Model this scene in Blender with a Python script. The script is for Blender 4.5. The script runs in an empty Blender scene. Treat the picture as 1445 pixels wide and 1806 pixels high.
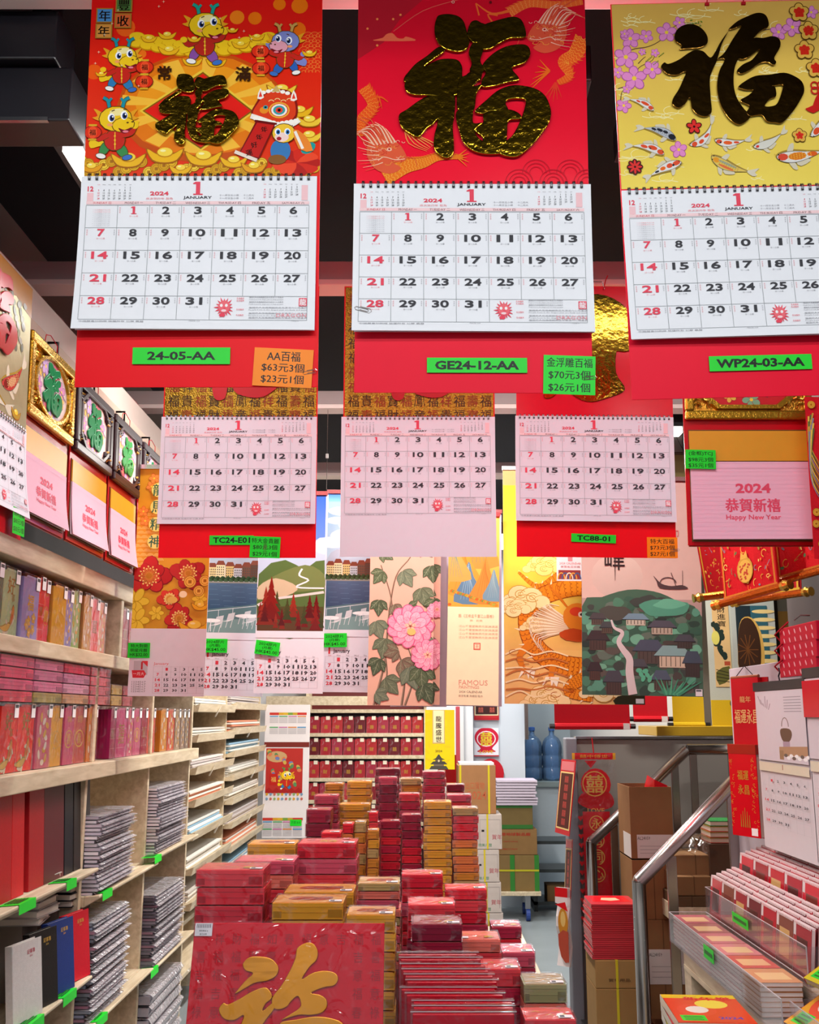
import bpy, math, random
from mathutils import Vector, Matrix
S = bpy.context.scene; COL = S.collection
R = random.Random(11)
# ---------------------------------------------------------------- camera
HC = 1.55; PT = math.radians(11.28); FL = 1800.0; CX = 735.0; CY = 903.0
cam = bpy.data.objects.new('camera', bpy.data.cameras.new('camera')); COL.objects.link(cam)
cam.location = (0, 0, HC); cam.rotation_euler = (math.pi / 2 + PT, 0, 0)
cam.data.sensor_fit = 'VERTICAL'; cam.data.sensor_height = 36; cam.data.lens = FL / 1806 * 36
cam.data.shift_x = -12.5 / 1806; cam.data.clip_start = .02; cam.data.clip_end = 60
S.camera = cam
S.view_settings.view_transform = 'Standard'; S.view_settings.look = 'None'
S.view_settings.gamma = 1; S.view_settings.use_curve_mapping = False
S.view_settings.exposure = 0.28
# ---------------------------------------------------------------- world (street light through the open shop front)
W = bpy.data.worlds.new('world'); S.world = W; W.use_nodes = True
W.node_tree.nodes['Background'].inputs[0].default_value = (.80, .88, 1, 1)
W.node_tree.nodes['Background'].inputs[1].default_value = .62
# ---------------------------------------------------------------- lamps (ceiling tubes, several of them added out of view for brightness); their housings are built further down
def area(name, loc, sx, sy, w, col=(1, .96, .9), rot=(0, 0, 0)):
    d = bpy.data.lights.new(name, 'AREA'); d.shape = 'RECTANGLE'; d.size = sx; d.size_y = sy; d.energy = w; d.color = col
    o = bpy.data.objects.new(name, d); COL.objects.link(o); o.location = loc; o.rotation_euler = rot; return o
TUBES = [  # x, y, z, length along x, length along y, watts, tilt, colour, description
    (-.75, .55, 2.85, 1.1, .09, 7.5, .75, 0, 'black tube fitting above the shop front on the left'), (.75, .55, 2.85, 1.1, .09, 7.5, .75, 0, 'black tube fitting above the shop front on the right'),
    (-.55, -.5, 2.9, 1.0, .09, 17, .9, 0, 'tube fitting over the pavement side on the left'), (.6, -.5, 2.9, 1.0, .09, 17, .9, 0, 'tube fitting over the pavement side on the right'),  # pair added behind the camera to brighten the left shelves evenly
    (-.752, 2.62, 2.745, 0.035, 1.2, 1.2, 0, 0, 'bright white tube fitting beside the dragon calendar'),
    (-.50, 2.35, 2.92, .44, .06, 3, .1, 0, 'tube fitting behind the cartoon dragon calendar'), (.14, 2.12, 2.92, .45, .06, 16, -.35, 0, 'tube fitting behind the crimson calendar'), (.76, 2.35, 2.92, .44, .06, 4, .1, 0, 'tube fitting behind the koi calendar'),  # added lamps hidden by the big calendars, brightening second row and table front
    (-.66, 3.5, 2.92, .46, .06, 13, .45, 0, 'tube fitting lighting the film calendars'), (.20, 3.5, 2.92, .7, .06, 24, .35, 0, 'tube fitting lighting the peony calendars'), (1.05, 3.5, 2.92, .5, .06, 13, .45, 0, 'tube fitting lighting the village painting'),  # added lamps kept out of view to brighten the third row
    (.12, 5.4, 2.90, .08, 1.0, 62, 0, 0, 'long tube fitting over the table of gift boxes'), (.12, 7.3, 2.90, .08, 1.0, 36, 0, 0, 'tube fitting near the back shelves'),
    (1.05, 4.85, 2.9, .5, .08, 24, 0, 0, 'tube fitting over the stairs'), (.7, 8.1, 2.9, .08, .6, 14, 0, 1, 'tube fitting near the white wall'), (1.2, 9.5, 2.9, .3, .08, 10, 0, 1, 'tube fitting over the water bottles')]  # stair and bottle lamps are added to brighten those areas
for x, y, z, lx, ly, w, tl, cl, ds in TUBES: area('tube_light', (x, y, z), lx, ly, w, (.85, .93, 1) if cl else (.97, .98, 1) if y < 3 else (1, .95, .88), (tl, 0, 0))
cy = S.cycles
cy.max_bounces = 8; cy.diffuse_bounces = 4; cy.glossy_bounces = 3; cy.transmission_bounces = 6; cy.transparent_max_bounces = 24
cy.sample_clamp_indirect = 4; cy.caustics_reflective = False; cy.caustics_refractive = False; cy.use_denoising = True
# ---------------------------------------------------------------- helpers
def ray(px, py):
    u = (px - CX) / FL; v = (CY - py) / FL; c, s = math.cos(PT), math.sin(PT)
    return Vector((u, c - v * s, s + v * c))
O3 = Vector((0, 0, HC))
def PY(px, py, Y): d = ray(px, py); return O3 + d * (Y / d.y)
def PX(px, py, X): d = ray(px, py); return O3 + d * (X / d.x)
def PZ(px, py, Z): d = ray(px, py); return O3 + d * ((Z - HC) / d.z)
_lin = {}
def hx(c):
    if not isinstance(c, str): return tuple(c)
    if c not in _lin:
        s = c.lstrip('#'); r = [int(s[i:i + 2], 16) / 255 for i in (0, 2, 4)]
        _lin[c] = tuple((x / 12.92 if x <= .04045 else ((x + .055) / 1.055) ** 2.4) for x in r) + (1.0,)
    return _lin[c]
def vary(c, a=.08):
    c = hx(c); k = 1 + R.uniform(-a, a); return (min(1, c[0] * k), min(1, c[1] * k), min(1, c[2] * k), 1.0)
def lerp(a, b, t): a = hx(a); b = hx(b); return tuple(a[i] + (b[i] - a[i]) * t for i in range(4))
# ---------------------------------------------------------------- materials
def mat(name):
    m = bpy.data.materials.new(name); m.use_nodes = True
    return m, m.node_tree.nodes, m.node_tree.links, m.node_tree.nodes['Principled BSDF']
def ink(name, rough=.5, metal=0., noise=.06, scale=40, bump=0., coat=0., spec=.5, bscale=None):
    m, N, L, b = mat(name)
    a = N.new('ShaderNodeAttribute'); a.attribute_name = 'Col'
    tc = N.new('ShaderNodeTexCoord'); n = N.new('ShaderNodeTexNoise'); n.inputs['Scale'].default_value = scale; n.inputs['Detail'].default_value = 3
    L.new(tc.outputs['Object'], n.inputs['Vector'])
    mx = N.new('ShaderNodeMixRGB'); mx.blend_type = 'MULTIPLY'; mx.inputs[0].default_value = 1
    mr = N.new('ShaderNodeMapRange'); mr.inputs[3].default_value = 1 - noise; mr.inputs[4].default_value = 1 + noise
    L.new(n.outputs[0], mr.inputs[0]); L.new(a.outputs[0], mx.inputs[1]); L.new(mr.outputs[0], mx.inputs[2]); L.new(mx.outputs[0], b.inputs['Base Color'])
    b.inputs['Roughness'].default_value = rough; b.inputs['Metallic'].default_value = metal; b.inputs['Specular IOR Level'].default_value = spec
    if coat: b.inputs['Coat Weight'].default_value = coat; b.inputs['Coat Roughness'].default_value = .12
    if bump:
        n2 = N.new('ShaderNodeTexNoise'); n2.inputs['Scale'].default_value = bscale or scale * 2; n2.inputs['Detail'].default_value = 2
        L.new(tc.outputs['Object'], n2.inputs['Vector'])
        bp = N.new('ShaderNodeBump'); bp.inputs['Strength'].default_value = bump; bp.inputs['Distance'].default_value = .004
        L.new(n2.outputs[0], bp.inputs['Height']); L.new(bp.outputs[0], b.inputs['Normal'])
    return m
M = {}
M['paper'] = ink('paper', .6, noise=.02, spec=.3)
M['print'] = ink('print', .42, noise=.05, scale=25, spec=.25)
M['gloss'] = ink('gloss_print', .2, noise=.06, scale=12, bump=.08, bscale=14, spec=.3)
M['card'] = ink('card_stock', .45, noise=.04, scale=12, spec=.15)
M['foil'] = ink('foil', .13, metal=1, noise=.2, scale=60, bump=.2, bscale=60)
M['foilb'] = ink('embossed_foil', .14, metal=1, noise=.2, scale=60, bump=.4, bscale=80)
M['foilrough'] = ink('rough_foil', .3, metal=1, noise=.3, scale=120, bump=.8, bscale=220)
M['goldpaint'] = ink('gold_plastic', .26, metal=.85, noise=.15, scale=60, bump=.3, bscale=130)
M['cloth'] = ink('cloth', .8, noise=.15, scale=300, bump=.3, bscale=500, spec=.2)
M['board'] = ink('cardboard', .8, noise=.12, scale=14, bump=.1, bscale=60, spec=.2)
M['plast'] = ink('plastic', .35, noise=.03)
M['leather'] = ink('leatherette', .42, noise=.12, scale=90, bump=.2, bscale=400, spec=.2)
M['metal'] = ink('steel', .24, metal=1, noise=.12, scale=9, bump=.03)
M['wall'] = ink('painted_wall', .75, noise=.05, scale=3, bump=.05, bscale=80, spec=.3)
def wood():
    m, N, L, b = mat('pale_oak'); tc = N.new('ShaderNodeTexCoord'); mp = N.new('ShaderNodeMapping')
    mp.inputs['Scale'].default_value = (9, 1.2, 9); n = N.new('ShaderNodeTexNoise'); n.inputs['Scale'].default_value = 5; n.inputs['Detail'].default_value = 6; n.inputs['Distortion'].default_value = .6
    n2 = N.new('ShaderNodeTexNoise'); n2.inputs['Scale'].default_value = 40; n2.inputs['Detail'].default_value = 3
    L.new(tc.outputs['Object'], mp.inputs[0]); L.new(mp.outputs[0], n.inputs['Vector']); L.new(mp.outputs[0], n2.inputs['Vector'])
    a = N.new('ShaderNodeMath'); a.operation = 'MULTIPLY_ADD'; a.inputs[1].default_value = .12; L.new(n2.outputs[0], a.inputs[0]); L.new(n.outputs[0], a.inputs[2])
    r = N.new('ShaderNodeValToRGB'); r.color_ramp.elements[0].position = .3; r.color_ramp.elements[0].color = hx('#B8A484'); r.color_ramp.elements[1].position = .8; r.color_ramp.elements[1].color = hx('#DFD0B4')
    L.new(a.outputs[0], r.inputs[0]); L.new(r.outputs[0], b.inputs['Base Color']); b.inputs['Roughness'].default_value = .5
    bp = N.new('ShaderNodeBump'); bp.inputs['Strength'].default_value = .08; L.new(a.outputs[0], bp.inputs['Height']); L.new(bp.outputs[0], b.inputs['Normal']); return m
M['wood'] = wood()
def clear(name, tint, milk, rough=.06, bump=.5, sc=14, fac=1.0, streak=0.):
    m, N, L, b = mat(name); N.remove(b); out = [n for n in N if n.type == 'OUTPUT_MATERIAL'][0]
    t = N.new('ShaderNodeBsdfTransparent'); t.inputs[0].default_value = hx(tint)
    g = N.new('ShaderNodeBsdfGlossy'); g.inputs['Roughness'].default_value = rough; g.inputs[0].default_value = (1, 1, 1, 1)
    d = N.new('ShaderNodeBsdfDiffuse'); d.inputs[0].default_value = (.9, .86, .9, 1) if name != 'blue_bottle' else (.3, .5, .8, 1)
    n3 = N.new('ShaderNodeTexNoise'); n3.inputs['Scale'].default_value = sc * 1.3; n3.inputs['Distortion'].default_value = 2.5
    rp = N.new('ShaderNodeMapRange'); rp.inputs[1].default_value = .56; rp.inputs[2].default_value = .74; rp.inputs[3].default_value = milk; rp.inputs[4].default_value = milk + streak; rp.clamp = True
    fr = N.new('ShaderNodeFresnel'); fr.inputs[0].default_value = 1.5
    tc = N.new('ShaderNodeTexCoord'); n = N.new('ShaderNodeTexNoise'); n.inputs['Scale'].default_value = sc; n.inputs['Detail'].default_value = 2; n.inputs['Distortion'].default_value = 1.2
    L.new(tc.outputs['Object'], n.inputs['Vector']); L.new(tc.outputs['Object'], n3.inputs['Vector']); L.new(n3.outputs[0], rp.inputs[0]); bp = N.new('ShaderNodeBump'); bp.inputs['Strength'].default_value = bump; bp.inputs['Distance'].default_value = .02
    L.new(n.outputs[0], bp.inputs['Height']); L.new(bp.outputs[0], g.inputs['Normal']); L.new(bp.outputs[0], fr.inputs['Normal'])
    k = N.new('ShaderNodeMath'); k.operation = 'MULTIPLY'; k.inputs[1].default_value = fac; k.use_clamp = True; L.new(fr.outputs[0], k.inputs[0])
    m1 = N.new('ShaderNodeMixShader'); L.new(rp.outputs[0], m1.inputs[0]); L.new(t.outputs[0], m1.inputs[1]); L.new(d.outputs[0], m1.inputs[2])
    m2 = N.new('ShaderNodeMixShader'); L.new(k.outputs[0], m2.inputs[0]); L.new(m1.outputs[0], m2.inputs[1]); L.new(g.outputs[0], m2.inputs[2]); L.new(m2.outputs[0], out.inputs[0]); return m
M['clear'] = clear('clear_wrap', '#FFFDFD', .002, .08, .3, 13, .5, .13)
M['bag'] = clear('milky_bag', '#F4F0F6', .35, .15, .9, 25)
M['wrap'] = clear('card_wrap', '#FFFEFE', .0, .1, .35, 16, .38, .03)
M['acryl'] = clear('acrylic', '#FBF9FA', .03, .03, .03, 4, .35)
M['acryledge'] = clear('acrylic_edge', '#F0E6E6', .45, .1, .1, 4)
M['blue'] = clear('blue_bottle', '#A4CCF4', .3, .08, .1, 6)
def emis(name, c, s):
    m, N, L, b = mat(name); b.inputs['Emission Color'].default_value = hx(c); b.inputs['Emission Strength'].default_value = s; return m
M['tube'] = emis('lit_tube', '#FFFDF6', 5)
# ---------------------------------------------------------------- mesh building
DEF = hx('#FFFFFF')
class MB:
    def __init__(s): s.v = []; s.f = []; s.c = []; s.m = []
    def add(s, vs, fs, c=DEF, m=0):
        o = len(s.v); s.v += [tuple(p) for p in vs]
        multi = isinstance(c, list)
        for i, f in enumerate(fs):
            s.f.append(tuple(o + k for k in f)); s.c.append(c[i] if multi else hx(c)); s.m.append(m)
        return s
    def box(s, x0, x1, y0, y1, z0, z1, c=DEF, m=0):
        return s.add([(x0, y0, z0), (x1, y0, z0), (x1, y1, z0), (x0, y1, z0), (x0, y0, z1), (x1, y0, z1), (x1, y1, z1), (x0, y1, z1)],
                     [(3, 2, 1, 0), (4, 5, 6, 7), (0, 1, 5, 4), (1, 2, 6, 5), (2, 3, 7, 6), (3, 0, 4, 7)], c, m)
    def hexa(s, lo, hi, c=DEF, m=0):   # two loops of four points
        return s.add(list(lo) + list(hi), [(3, 2, 1, 0), (4, 5, 6, 7), (0, 1, 5, 4), (1, 2, 6, 5), (2, 3, 7, 6), (3, 0, 4, 7)], c, m)
    def quad(s, a, b, c_, d, c=DEF, m=0): return s.add([a, b, c_, d], [(0, 1, 2, 3)], c, m)
    def tube(s, pts, r, n=8, c=DEF, m=0, cap=True):
        pts = [Vector(p) for p in pts]; rs = r if isinstance(r, list) else [r] * len(pts); vs = []; fs = []
        for i, p in enumerate(pts):
            d = (pts[min(i + 1, len(pts) - 1)] - pts[max(i - 1, 0)]).normalized()
            up = Vector((0, 0, 1)) if abs(d.z) < .9 else Vector((0, 1, 0))
            a = d.cross(up).normalized(); b = d.cross(a)
            for k in range(n):
                t = 2 * math.pi * k / n; vs.append(p + (a * math.cos(t) + b * math.sin(t)) * rs[i])
        for i in range(len(pts) - 1):
            for k in range(n):
                k2 = (k + 1) % n; fs.append((i * n + k, i * n + k2, (i + 1) * n + k2, (i + 1) * n + k))
        if cap: fs.append(tuple(range(n))); fs.append(tuple(reversed(range((len(pts) - 1) * n, len(pts) * n))))
        return s.add(vs, fs, c, m)
    def lathe(s, prof, n=20, c=DEF, m=0, cx=0, cy=0):
        vs = []; fs = []
        for r, z in prof:
            for k in range(n): t = 2 * math.pi * k / n; vs.append((cx + r * math.cos(t), cy + r * math.sin(t), z))
        for i in range(len(prof) - 1):
            for k in range(n): k2 = (k + 1) % n; fs.append((i * n + k, i * n + k2, (i + 1) * n + k2, (i + 1) * n + k))
        fs.append(tuple(reversed(range(n)))); fs.append(tuple(range((len(prof) - 1) * n, len(prof) * n)))
        return s.add(vs, fs, c, m)
    def prism(s, poly, z0, z1, c=DEF, m=0):
        n = len(poly); vs = [(x, y, z0) for x, y in poly] + [(x, y, z1) for x, y in poly]
        return s.add(vs, [tuple(reversed(range(n))), tuple(range(n, 2 * n))] + [(k, (k + 1) % n, n + (k + 1) % n, n + k) for k in range(n)], c, m)
    def mesh(s, name, mats, smooth=False):
        me = bpy.data.meshes.new(name); me.from_pydata(s.v, [], s.f)
        at = me.color_attributes.new('Col', 'FLOAT_COLOR', 'CORNER'); buf = []
        for f, c in zip(s.f, s.c):
            if isinstance(c[0], (tuple, list)):
                for k in range(len(f)): buf += c[k]
            else: buf += list(c) * len(f)
        at.data.foreach_set('color', buf)
        for x in (mats if isinstance(mats, (list, tuple)) else [mats]): me.materials.append(M[x] if isinstance(x, str) else x)
        if len(me.materials) > 1: me.polygons.foreach_set('material_index', s.m)
        if smooth: me.polygons.foreach_set('use_smooth', [True] * len(s.f))
        me.update(); return me
    def build(s, name, mats='print', parent=None, smooth=False, bevel=0, label=None, kind=None):
        return link(name, s.mesh(name, mats, smooth), parent, bevel, label, kind)
def link(name, me, parent=None, bevel=0, label=None, kind=None):
    o = bpy.data.objects.new(name, me); COL.objects.link(o)
    if parent: o.parent = parent
    if bevel:
        b = o.modifiers.new('bevel', 'BEVEL'); b.width = bevel; b.segments = 2; b.limit_method = 'ANGLE'; b.harden_normals = False
    if label: o['label'] = label
    if kind: o['kind'] = kind
    return o
def thing(name, label, cat, group=None, mx=None, loc=None, rz=0):
    o = bpy.data.objects.new(name, None); COL.objects.link(o); o.empty_display_size = .05
    if mx is not None: o.matrix_world = mx
    elif loc is not None: o.location = loc; o.rotation_euler = (0, 0, rz)
    o['label'] = label; o['category'] = cat
    if group: o['group'] = group
    return o
def tag(o, label, cat, group=None):
    o['label'] = label; o['category'] = cat
    if group: o['group'] = group
    return o
ORD = ['topmost', 'second', 'third', 'fourth', 'fifth', 'sixth', 'seventh', 'eighth', 'ninth', 'tenth', 'eleventh', 'twelfth', 'thirteenth', 'fourteenth', 'fifteenth', 'sixteenth', 'seventeenth', 'eighteenth', 'nineteenth', 'twentieth', 'twenty-first', 'twenty-second', 'twenty-third', 'twenty-fourth', 'twenty-fifth', 'twenty-sixth']
# panel frame: four world corners (top-left, top-right, bottom-left, bottom-right) -> matrix at top centre, width, height
def frame(tl, tr, bl, br):
    w = ((tr - tl).length + (br - bl).length) / 2; h = ((bl - tl).length + (br - tr).length) / 2
    X = ((tr - tl) + (br - bl)).normalized(); Yv = ((tl - bl) + (tr - br)); Z = X.cross(Yv).normalized(); Yv = Z.cross(X)
    c = (tl + tr + bl + br) / 4 + Yv * (h / 2)
    mx = Matrix(((X.x, Yv.x, Z.x, c.x), (X.y, Yv.y, Z.y, c.y), (X.z, Yv.z, Z.z, c.z), (0, 0, 0, 1)))
    return mx, w, h
# ---------------------------------------------------------------- flat print
_txt = {}
def glyphs(s, off=0., res=2, sp=1.0):
    k = (s, off, res, sp)
    if k in _txt: return _txt[k]
    cu = bpy.data.curves.new('t', 'FONT'); cu.body = s; cu.size = 1; cu.resolution_u = res; cu.offset = off; cu.space_character = sp
    ob = bpy.data.objects.new('t', cu); COL.objects.link(ob)
    dg = bpy.context.evaluated_depsgraph_get(); me = bpy.data.meshes.new_from_object(ob.evaluated_get(dg))
    v = [tuple(p.co)[:2] for p in me.vertices]; f = [tuple(p.vertices) for p in me.polygons]
    bpy.data.objects.remove(ob); bpy.data.curves.remove(cu); bpy.data.meshes.remove(me)
    if v:
        xs = [p[0] for p in v]; ys = [p[1] for p in v]; bb = (min(xs), max(xs), min(ys), max(ys))
    else: bb = (0, 1, 0, 1)
    _txt[k] = (v, f, bb); return _txt[k]
def smooth(pts, n=4, closed=True):
    out = []; L = len(pts)
    for i in range(L if closed else L - 1):
        g = (lambda k: pts[k % L]) if closed else (lambda k: pts[min(max(k, 0), L - 1)])
        p0, p1, p2, p3 = g(i - 1), g(i), g(i + 1), g(i + 2)
        for j in range(n):
            t = j / n
            out.append(tuple(.5 * (2 * p1[a] + (p2[a] - p0[a]) * t + (2 * p0[a] - 5 * p1[a] + 4 * p2[a] - p3[a]) * t * t + (3 * p1[a] - p0[a] - 3 * p2[a] + p3[a]) * t ** 3) for a in (0, 1)))
    if not closed: out.append(pts[-1])
    return out
class Art:
    """ink shapes on a sheet; set the source frame with src(): photo pixels (or a zoom of them) to sheet metres"""
    def __init__(s, z=.0006, dz=.000005): s.b = MB(); s.z = z; s.dz = dz; s.A = (1, 0, 1, 0); s.warp = None; s.m = 0; s.clip = None
    def src(s, rect, w, h):   # rect = x0,y0,x1,y1 -> sheet of w x h, origin at top centre
        x0, y0, x1, y1 = rect; s.A = (w / (x1 - x0), -w / 2 - x0 * w / (x1 - x0), -h / (y1 - y0), y0 * h / (y1 - y0)); s.clip = (-w / 2, w / 2, -h, 0); return s
    def zoom(s, ox, oy, k): a, b, c, d = s.A; s.A = (a / k, b + a * ox, c / k, d + c * oy); return s
    def T(s, x, y): return (s.A[0] * x + s.A[1], s.A[2] * y + s.A[3])
    def put(s, pts, fs, c, raise_=0.):
        s.z += s.dz; q = []
        for x, y in pts:
            X, Y = s.T(x, y)
            if s.clip: X = min(max(X, s.clip[0]), s.clip[1]); Y = min(max(Y, s.clip[2]), s.clip[3])
            q.append((X, Y, s.z + raise_ + (s.warp(X, Y) if s.warp else 0)))
        s.b.add(q, fs, c, s.m)
    def poly(s, pts, c, sm=0, r=0.):
        if sm: pts = smooth(pts, sm)
        a = sum(pts[i - 1][0] * pts[i][1] - pts[i][0] * pts[i - 1][1] for i in range(len(pts)))
        if a > 0: pts = pts[::-1]
        s.put(pts, [tuple(range(len(pts)))], c, r)
    def rect(s, x0, y0, x1, y1, c, c2=None, n=1):
        if c2 is not None:   # vertical ink gradient
            a, b = hx(c), hx(c2); s.put([(x0, y1), (x1, y1), (x1, y0), (x0, y0)], [(0, 1, 2, 3)], [(b, b, a, a)]); return
        if n > 1:
            ve = abs(y1 - y0) > abs(x1 - x0); pts = []; fs = []
            for i in range(n + 1):
                t = i / n
                pts += ([(x0, y0 + (y1 - y0) * t), (x1, y0 + (y1 - y0) * t)] if ve else [(x0 + (x1 - x0) * t, y1), (x0 + (x1 - x0) * t, y0)])
            for i in range(n): fs.append((2 * i, 2 * i + 2, 2 * i + 3, 2 * i + 1))
            s.put(pts, fs, c); return
        s.put([(x0, y1), (x1, y1), (x1, y0), (x0, y0)], [(0, 1, 2, 3)], c)
    def ell(s, x, y, rx, ry, c, rot=0, n=16, r=0.):
        cr, sr = math.cos(rot), math.sin(rot)
        s.poly([(x + rx * math.cos(t) * cr - ry * math.sin(t) * sr, y + rx * math.cos(t) * sr + ry * math.sin(t) * cr) for t in [2 * math.pi * k / n for k in range(n)]], c, r=r)
    def ring(s, x, y, rx, ry, w, c, n=20, a0=0, a1=2 * math.pi):
        pts = []
        for k in range(n + 1):
            t = a0 + (a1 - a0) * k / n; pts += [(x + rx * math.cos(t), y + ry * math.sin(t)), (x + (rx - w) * math.cos(t), y + (ry - w) * math.sin(t))]
        s.put(pts, [(2 * i, 2 * i + 1, 2 * i + 3, 2 * i + 2) for i in range(n)], c)
    def line(s, pts, w, c, sm=0, w2=None):
        if sm: pts = smooth(pts, sm, False)
        n = len(pts); o = []
        for i, p in enumerate(pts):
            a = pts[max(i - 1, 0)]; b = pts[min(i + 1, n - 1)]; dx, dy = b[0] - a[0], b[1] - a[1]; l = math.hypot(dx, dy) or 1
            ww = (w + ((w2 if w2 is not None else w) - w) * i / max(1, n - 1)) / 2
            o += [(p[0] - dy / l * ww, p[1] + dx / l * ww), (p[0] + dy / l * ww, p[1] - dx / l * ww)]
        s.put(o, [(2 * i, 2 * i + 1, 2 * i + 3, 2 * i + 2)[::-1] for i in range(n - 1)], c)
    def text(s, t, x, y, h=None, w=None, c='#202020', bold=0., res=2, al='c', rot=0, sp=1., sx=1.):
        cjk = any(ord(ch) > 0x2e80 for ch in t); v, f, bb = glyphs(t, 0. if cjk else bold, res, sp)
        if not v: return
        bw, bh = bb[1] - bb[0], bb[3] - bb[2]
        kh = h / bh if h else w / bw; kw = w / bw if w else kh * sx
        ox = {'c': (bb[0] + bb[1]) / 2, 'l': bb[0], 'r': bb[1]}[al]; oy = (bb[2] + bb[3]) / 2; cr, sr = math.cos(rot), math.sin(rot); q = []
        for a, b in v:
            a = (a - ox) * kw; b = (b - oy) * kh * (-1 if s.A[2] < 0 else 1); q.append((x + a * cr - b * sr, y + a * sr + b * cr))
        s.put(q, f, c)
        if cjk and bold > 0:
            e = bold * bh * kh * 1.2
            for ex, ey in ((e, 0), (-e, 0), (0, e * .7)): s.put([(a + ex, b + ey) for a, b in q], f, c)
    def build(s, name, mats='print', parent=None, label=None): return s.b.build(name, mats, parent, label=label)
def emboss(strokes, T, depth, bev, c, name, mt, parent, z0=.0005):
    """raised brush strokes: each a smooth outline (optionally with holes) mapped by T to the sheet"""
    mb = MB()
    for k, st in enumerate(strokes):
        loops = st if isinstance(st[0][0], (list, tuple)) else [st]
        cu = bpy.data.curves.new('e', 'CURVE'); cu.dimensions = '2D'; cu.fill_mode = 'FRONT'; cu.extrude = depth; cu.bevel_depth = bev; cu.bevel_resolution = 2; cu.offset = -bev
        for lp in loops:
            pts = [T(*p) for p in smooth(lp, 4)]
            sp = cu.splines.new('POLY'); sp.points.add(len(pts) - 1); sp.use_cyclic_u = True
            for q, p in zip(sp.points, pts): q.co = (p[0], p[1], 0, 1)
        ob = bpy.data.objects.new('e', cu); COL.objects.link(ob)
        me = bpy.data.meshes.new_from_object(ob.evaluated_get(bpy.context.evaluated_depsgraph_get()))
        mb.add([(p.co.x, p.co.y, p.co.z + z0 + depth + k * .00012) for p in me.vertices], [tuple(p.vertices) for p in me.polygons], c)
        bpy.data.objects.remove(ob); bpy.data.curves.remove(cu); bpy.data.meshes.remove(me)
    return mb.build(name, mt, parent, smooth=False)
# ================================================================ STRUCTURE
def struct(mb, name, mats, **k):
    o = mb.build(name, mats, **k); o['kind'] = 'structure'; return o
XL, XR, YB, ZC = -1.45, 2.6, 10.4, 3.3
struct(MB().box(-1.6, 3.0, -1.5, YB + .2, -.08, 0, '#8E979B'), 'floor', ink('concrete_floor', .35, noise=.22, scale=2.5, bump=.1, bscale=14))
struct(MB().box(-1.6, 3.0, -3.0, YB + .2, ZC, ZC + .08, '#17141A'), 'ceiling', 'wall')
struct(MB().box(XL - .1, XL, -1.0, YB + .1, 0, ZC, '#6F655F'), 'wall_left', 'wall')
struct(MB().box(XL, .38, 8.4, 8.5, 0, ZC, '#D9DADD'), 'wall_back', 'wall')
struct(MB().box(.38, .92, 8.9, 9.0, 0, ZC, '#CDD5DE').box(.92, 1.5, 10.2, 10.3, 0, ZC, '#A9B1B3').box(.38, .46, 8.5, 8.9, 0, ZC, '#D9DADD').box(.88, .92, 9.0, 10.2, 0, ZC, '#CDD5DE'), 'wall_back_annex', 'wall')
struct(MB().box(1.5, 1.6, 5.95, 10.3, 0, ZC, '#B9B5B0').box(1.6, 2.75, 5.95, 6.05, 0, ZC, '#8b8580'), 'wall_right_rear', 'wall')
struct(MB().box(2.65, 2.75, 3.9, 6.0, 0, ZC, '#4c423e'), 'wall_right', 'wall')
struct(MB().box(1.44, 1.5, -1.0, 3.96, 0, ZC, '#4a4040').box(1.5, 2.75, 3.90, 3.96, 0, ZC, '#7a706a'), 'wall_right_front', 'wall')
# hanging ceiling bars: the calendars hang from these
for k, (y, x0, x1) in enumerate([(1.775, -1.44, 1.25), (3.16, -1.44, 1.25), (4.54, -1.44, 1.45), (5.9, -1.44, 1.45)]):
    struct(MB().box(x0, x1, y, y + (.09 if k else .045), 2.965, 3.03, '#A69C9C').box(x0, x1, y - .004, y + (.094 if k else .045), 2.945, 2.965, '#E6DAD6'), 'ceiling_beam', 'wall', bevel=.003)  # lower strip coloured paler, standing in for light from below
struct(MB().box(-.86, -.79, .4, 1.82, 2.95, 2.99, '#E6DAD6'), 'ceiling_beam', 'wall')
# header panel above the left shelves, printed with lanterns
hy = [(PX(0, 400, -1.12).y), (PX(278, 765, -1.12).y)]
h0, h1 = PX(0, 440, -1.12), PX(280, 762, -1.12)
ob = MB().box(-1.44, -1.12, .8, 5.1, 2.60, 2.775, '#A89C98'); struct(ob, 'trim_header', 'wall')
struct(MB().box(-1.44, -1.40, .8, 5.1, 2.05, 2.60, '#2a2326'), 'trim_recess', 'wall')
a = Art(); a.A = (1, 0, 1, 0)
lan = thing('lantern_banner', 'printed banner with dark red lanterns along the header above the left shelves', 'banner', mx=Matrix(((0, 0, 1, -1.112), (1, 0, 0, 0), (0, 1, 0, 0), (0, 0, 0, 1))))
MB().box(1.0, 4.9, 2.625, 2.765, -.004, .001, '#B7A9A2').build('sheet', 'print', lan)
for i in range(9):
    y = 1.30 + i * .43; a.poly([(y - .12, 2.762), (y - .16, 2.70), (y - .14, 2.66), (y - .05, 2.63), (y + .05, 2.63), (y + .14, 2.66), (y + .16, 2.70), (y + .12, 2.762)], '#6E1418', sm=2)
    for q in (-.08, 0, .08): a.line([(y + q, 2.76), (y + q * 1.3, 2.7), (y + q, 2.64)], .004, '#4E0C10', sm=3)
    a.line([(y + .2, 2.66), (y + .21, 2.75)], .02, '#8E2828')
a.build('print', 'print', lan)
rl = thing('hanging_rail', 'pale wooden hanging rail with black hooks above the framed calendars on the left', 'rail')
MB().box(-1.11, -1.06, 1.6, 5.1, 2.59, 2.625, '#A89688').box(-1.11, -1.075, 1.6, 5.1, 2.535, 2.575, '#988478').box(-1.11, -1.09, 1.6, 5.1, 2.50, 2.625, '#8a7a6e').build('bar', 'wall', rl, bevel=.003)
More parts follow.
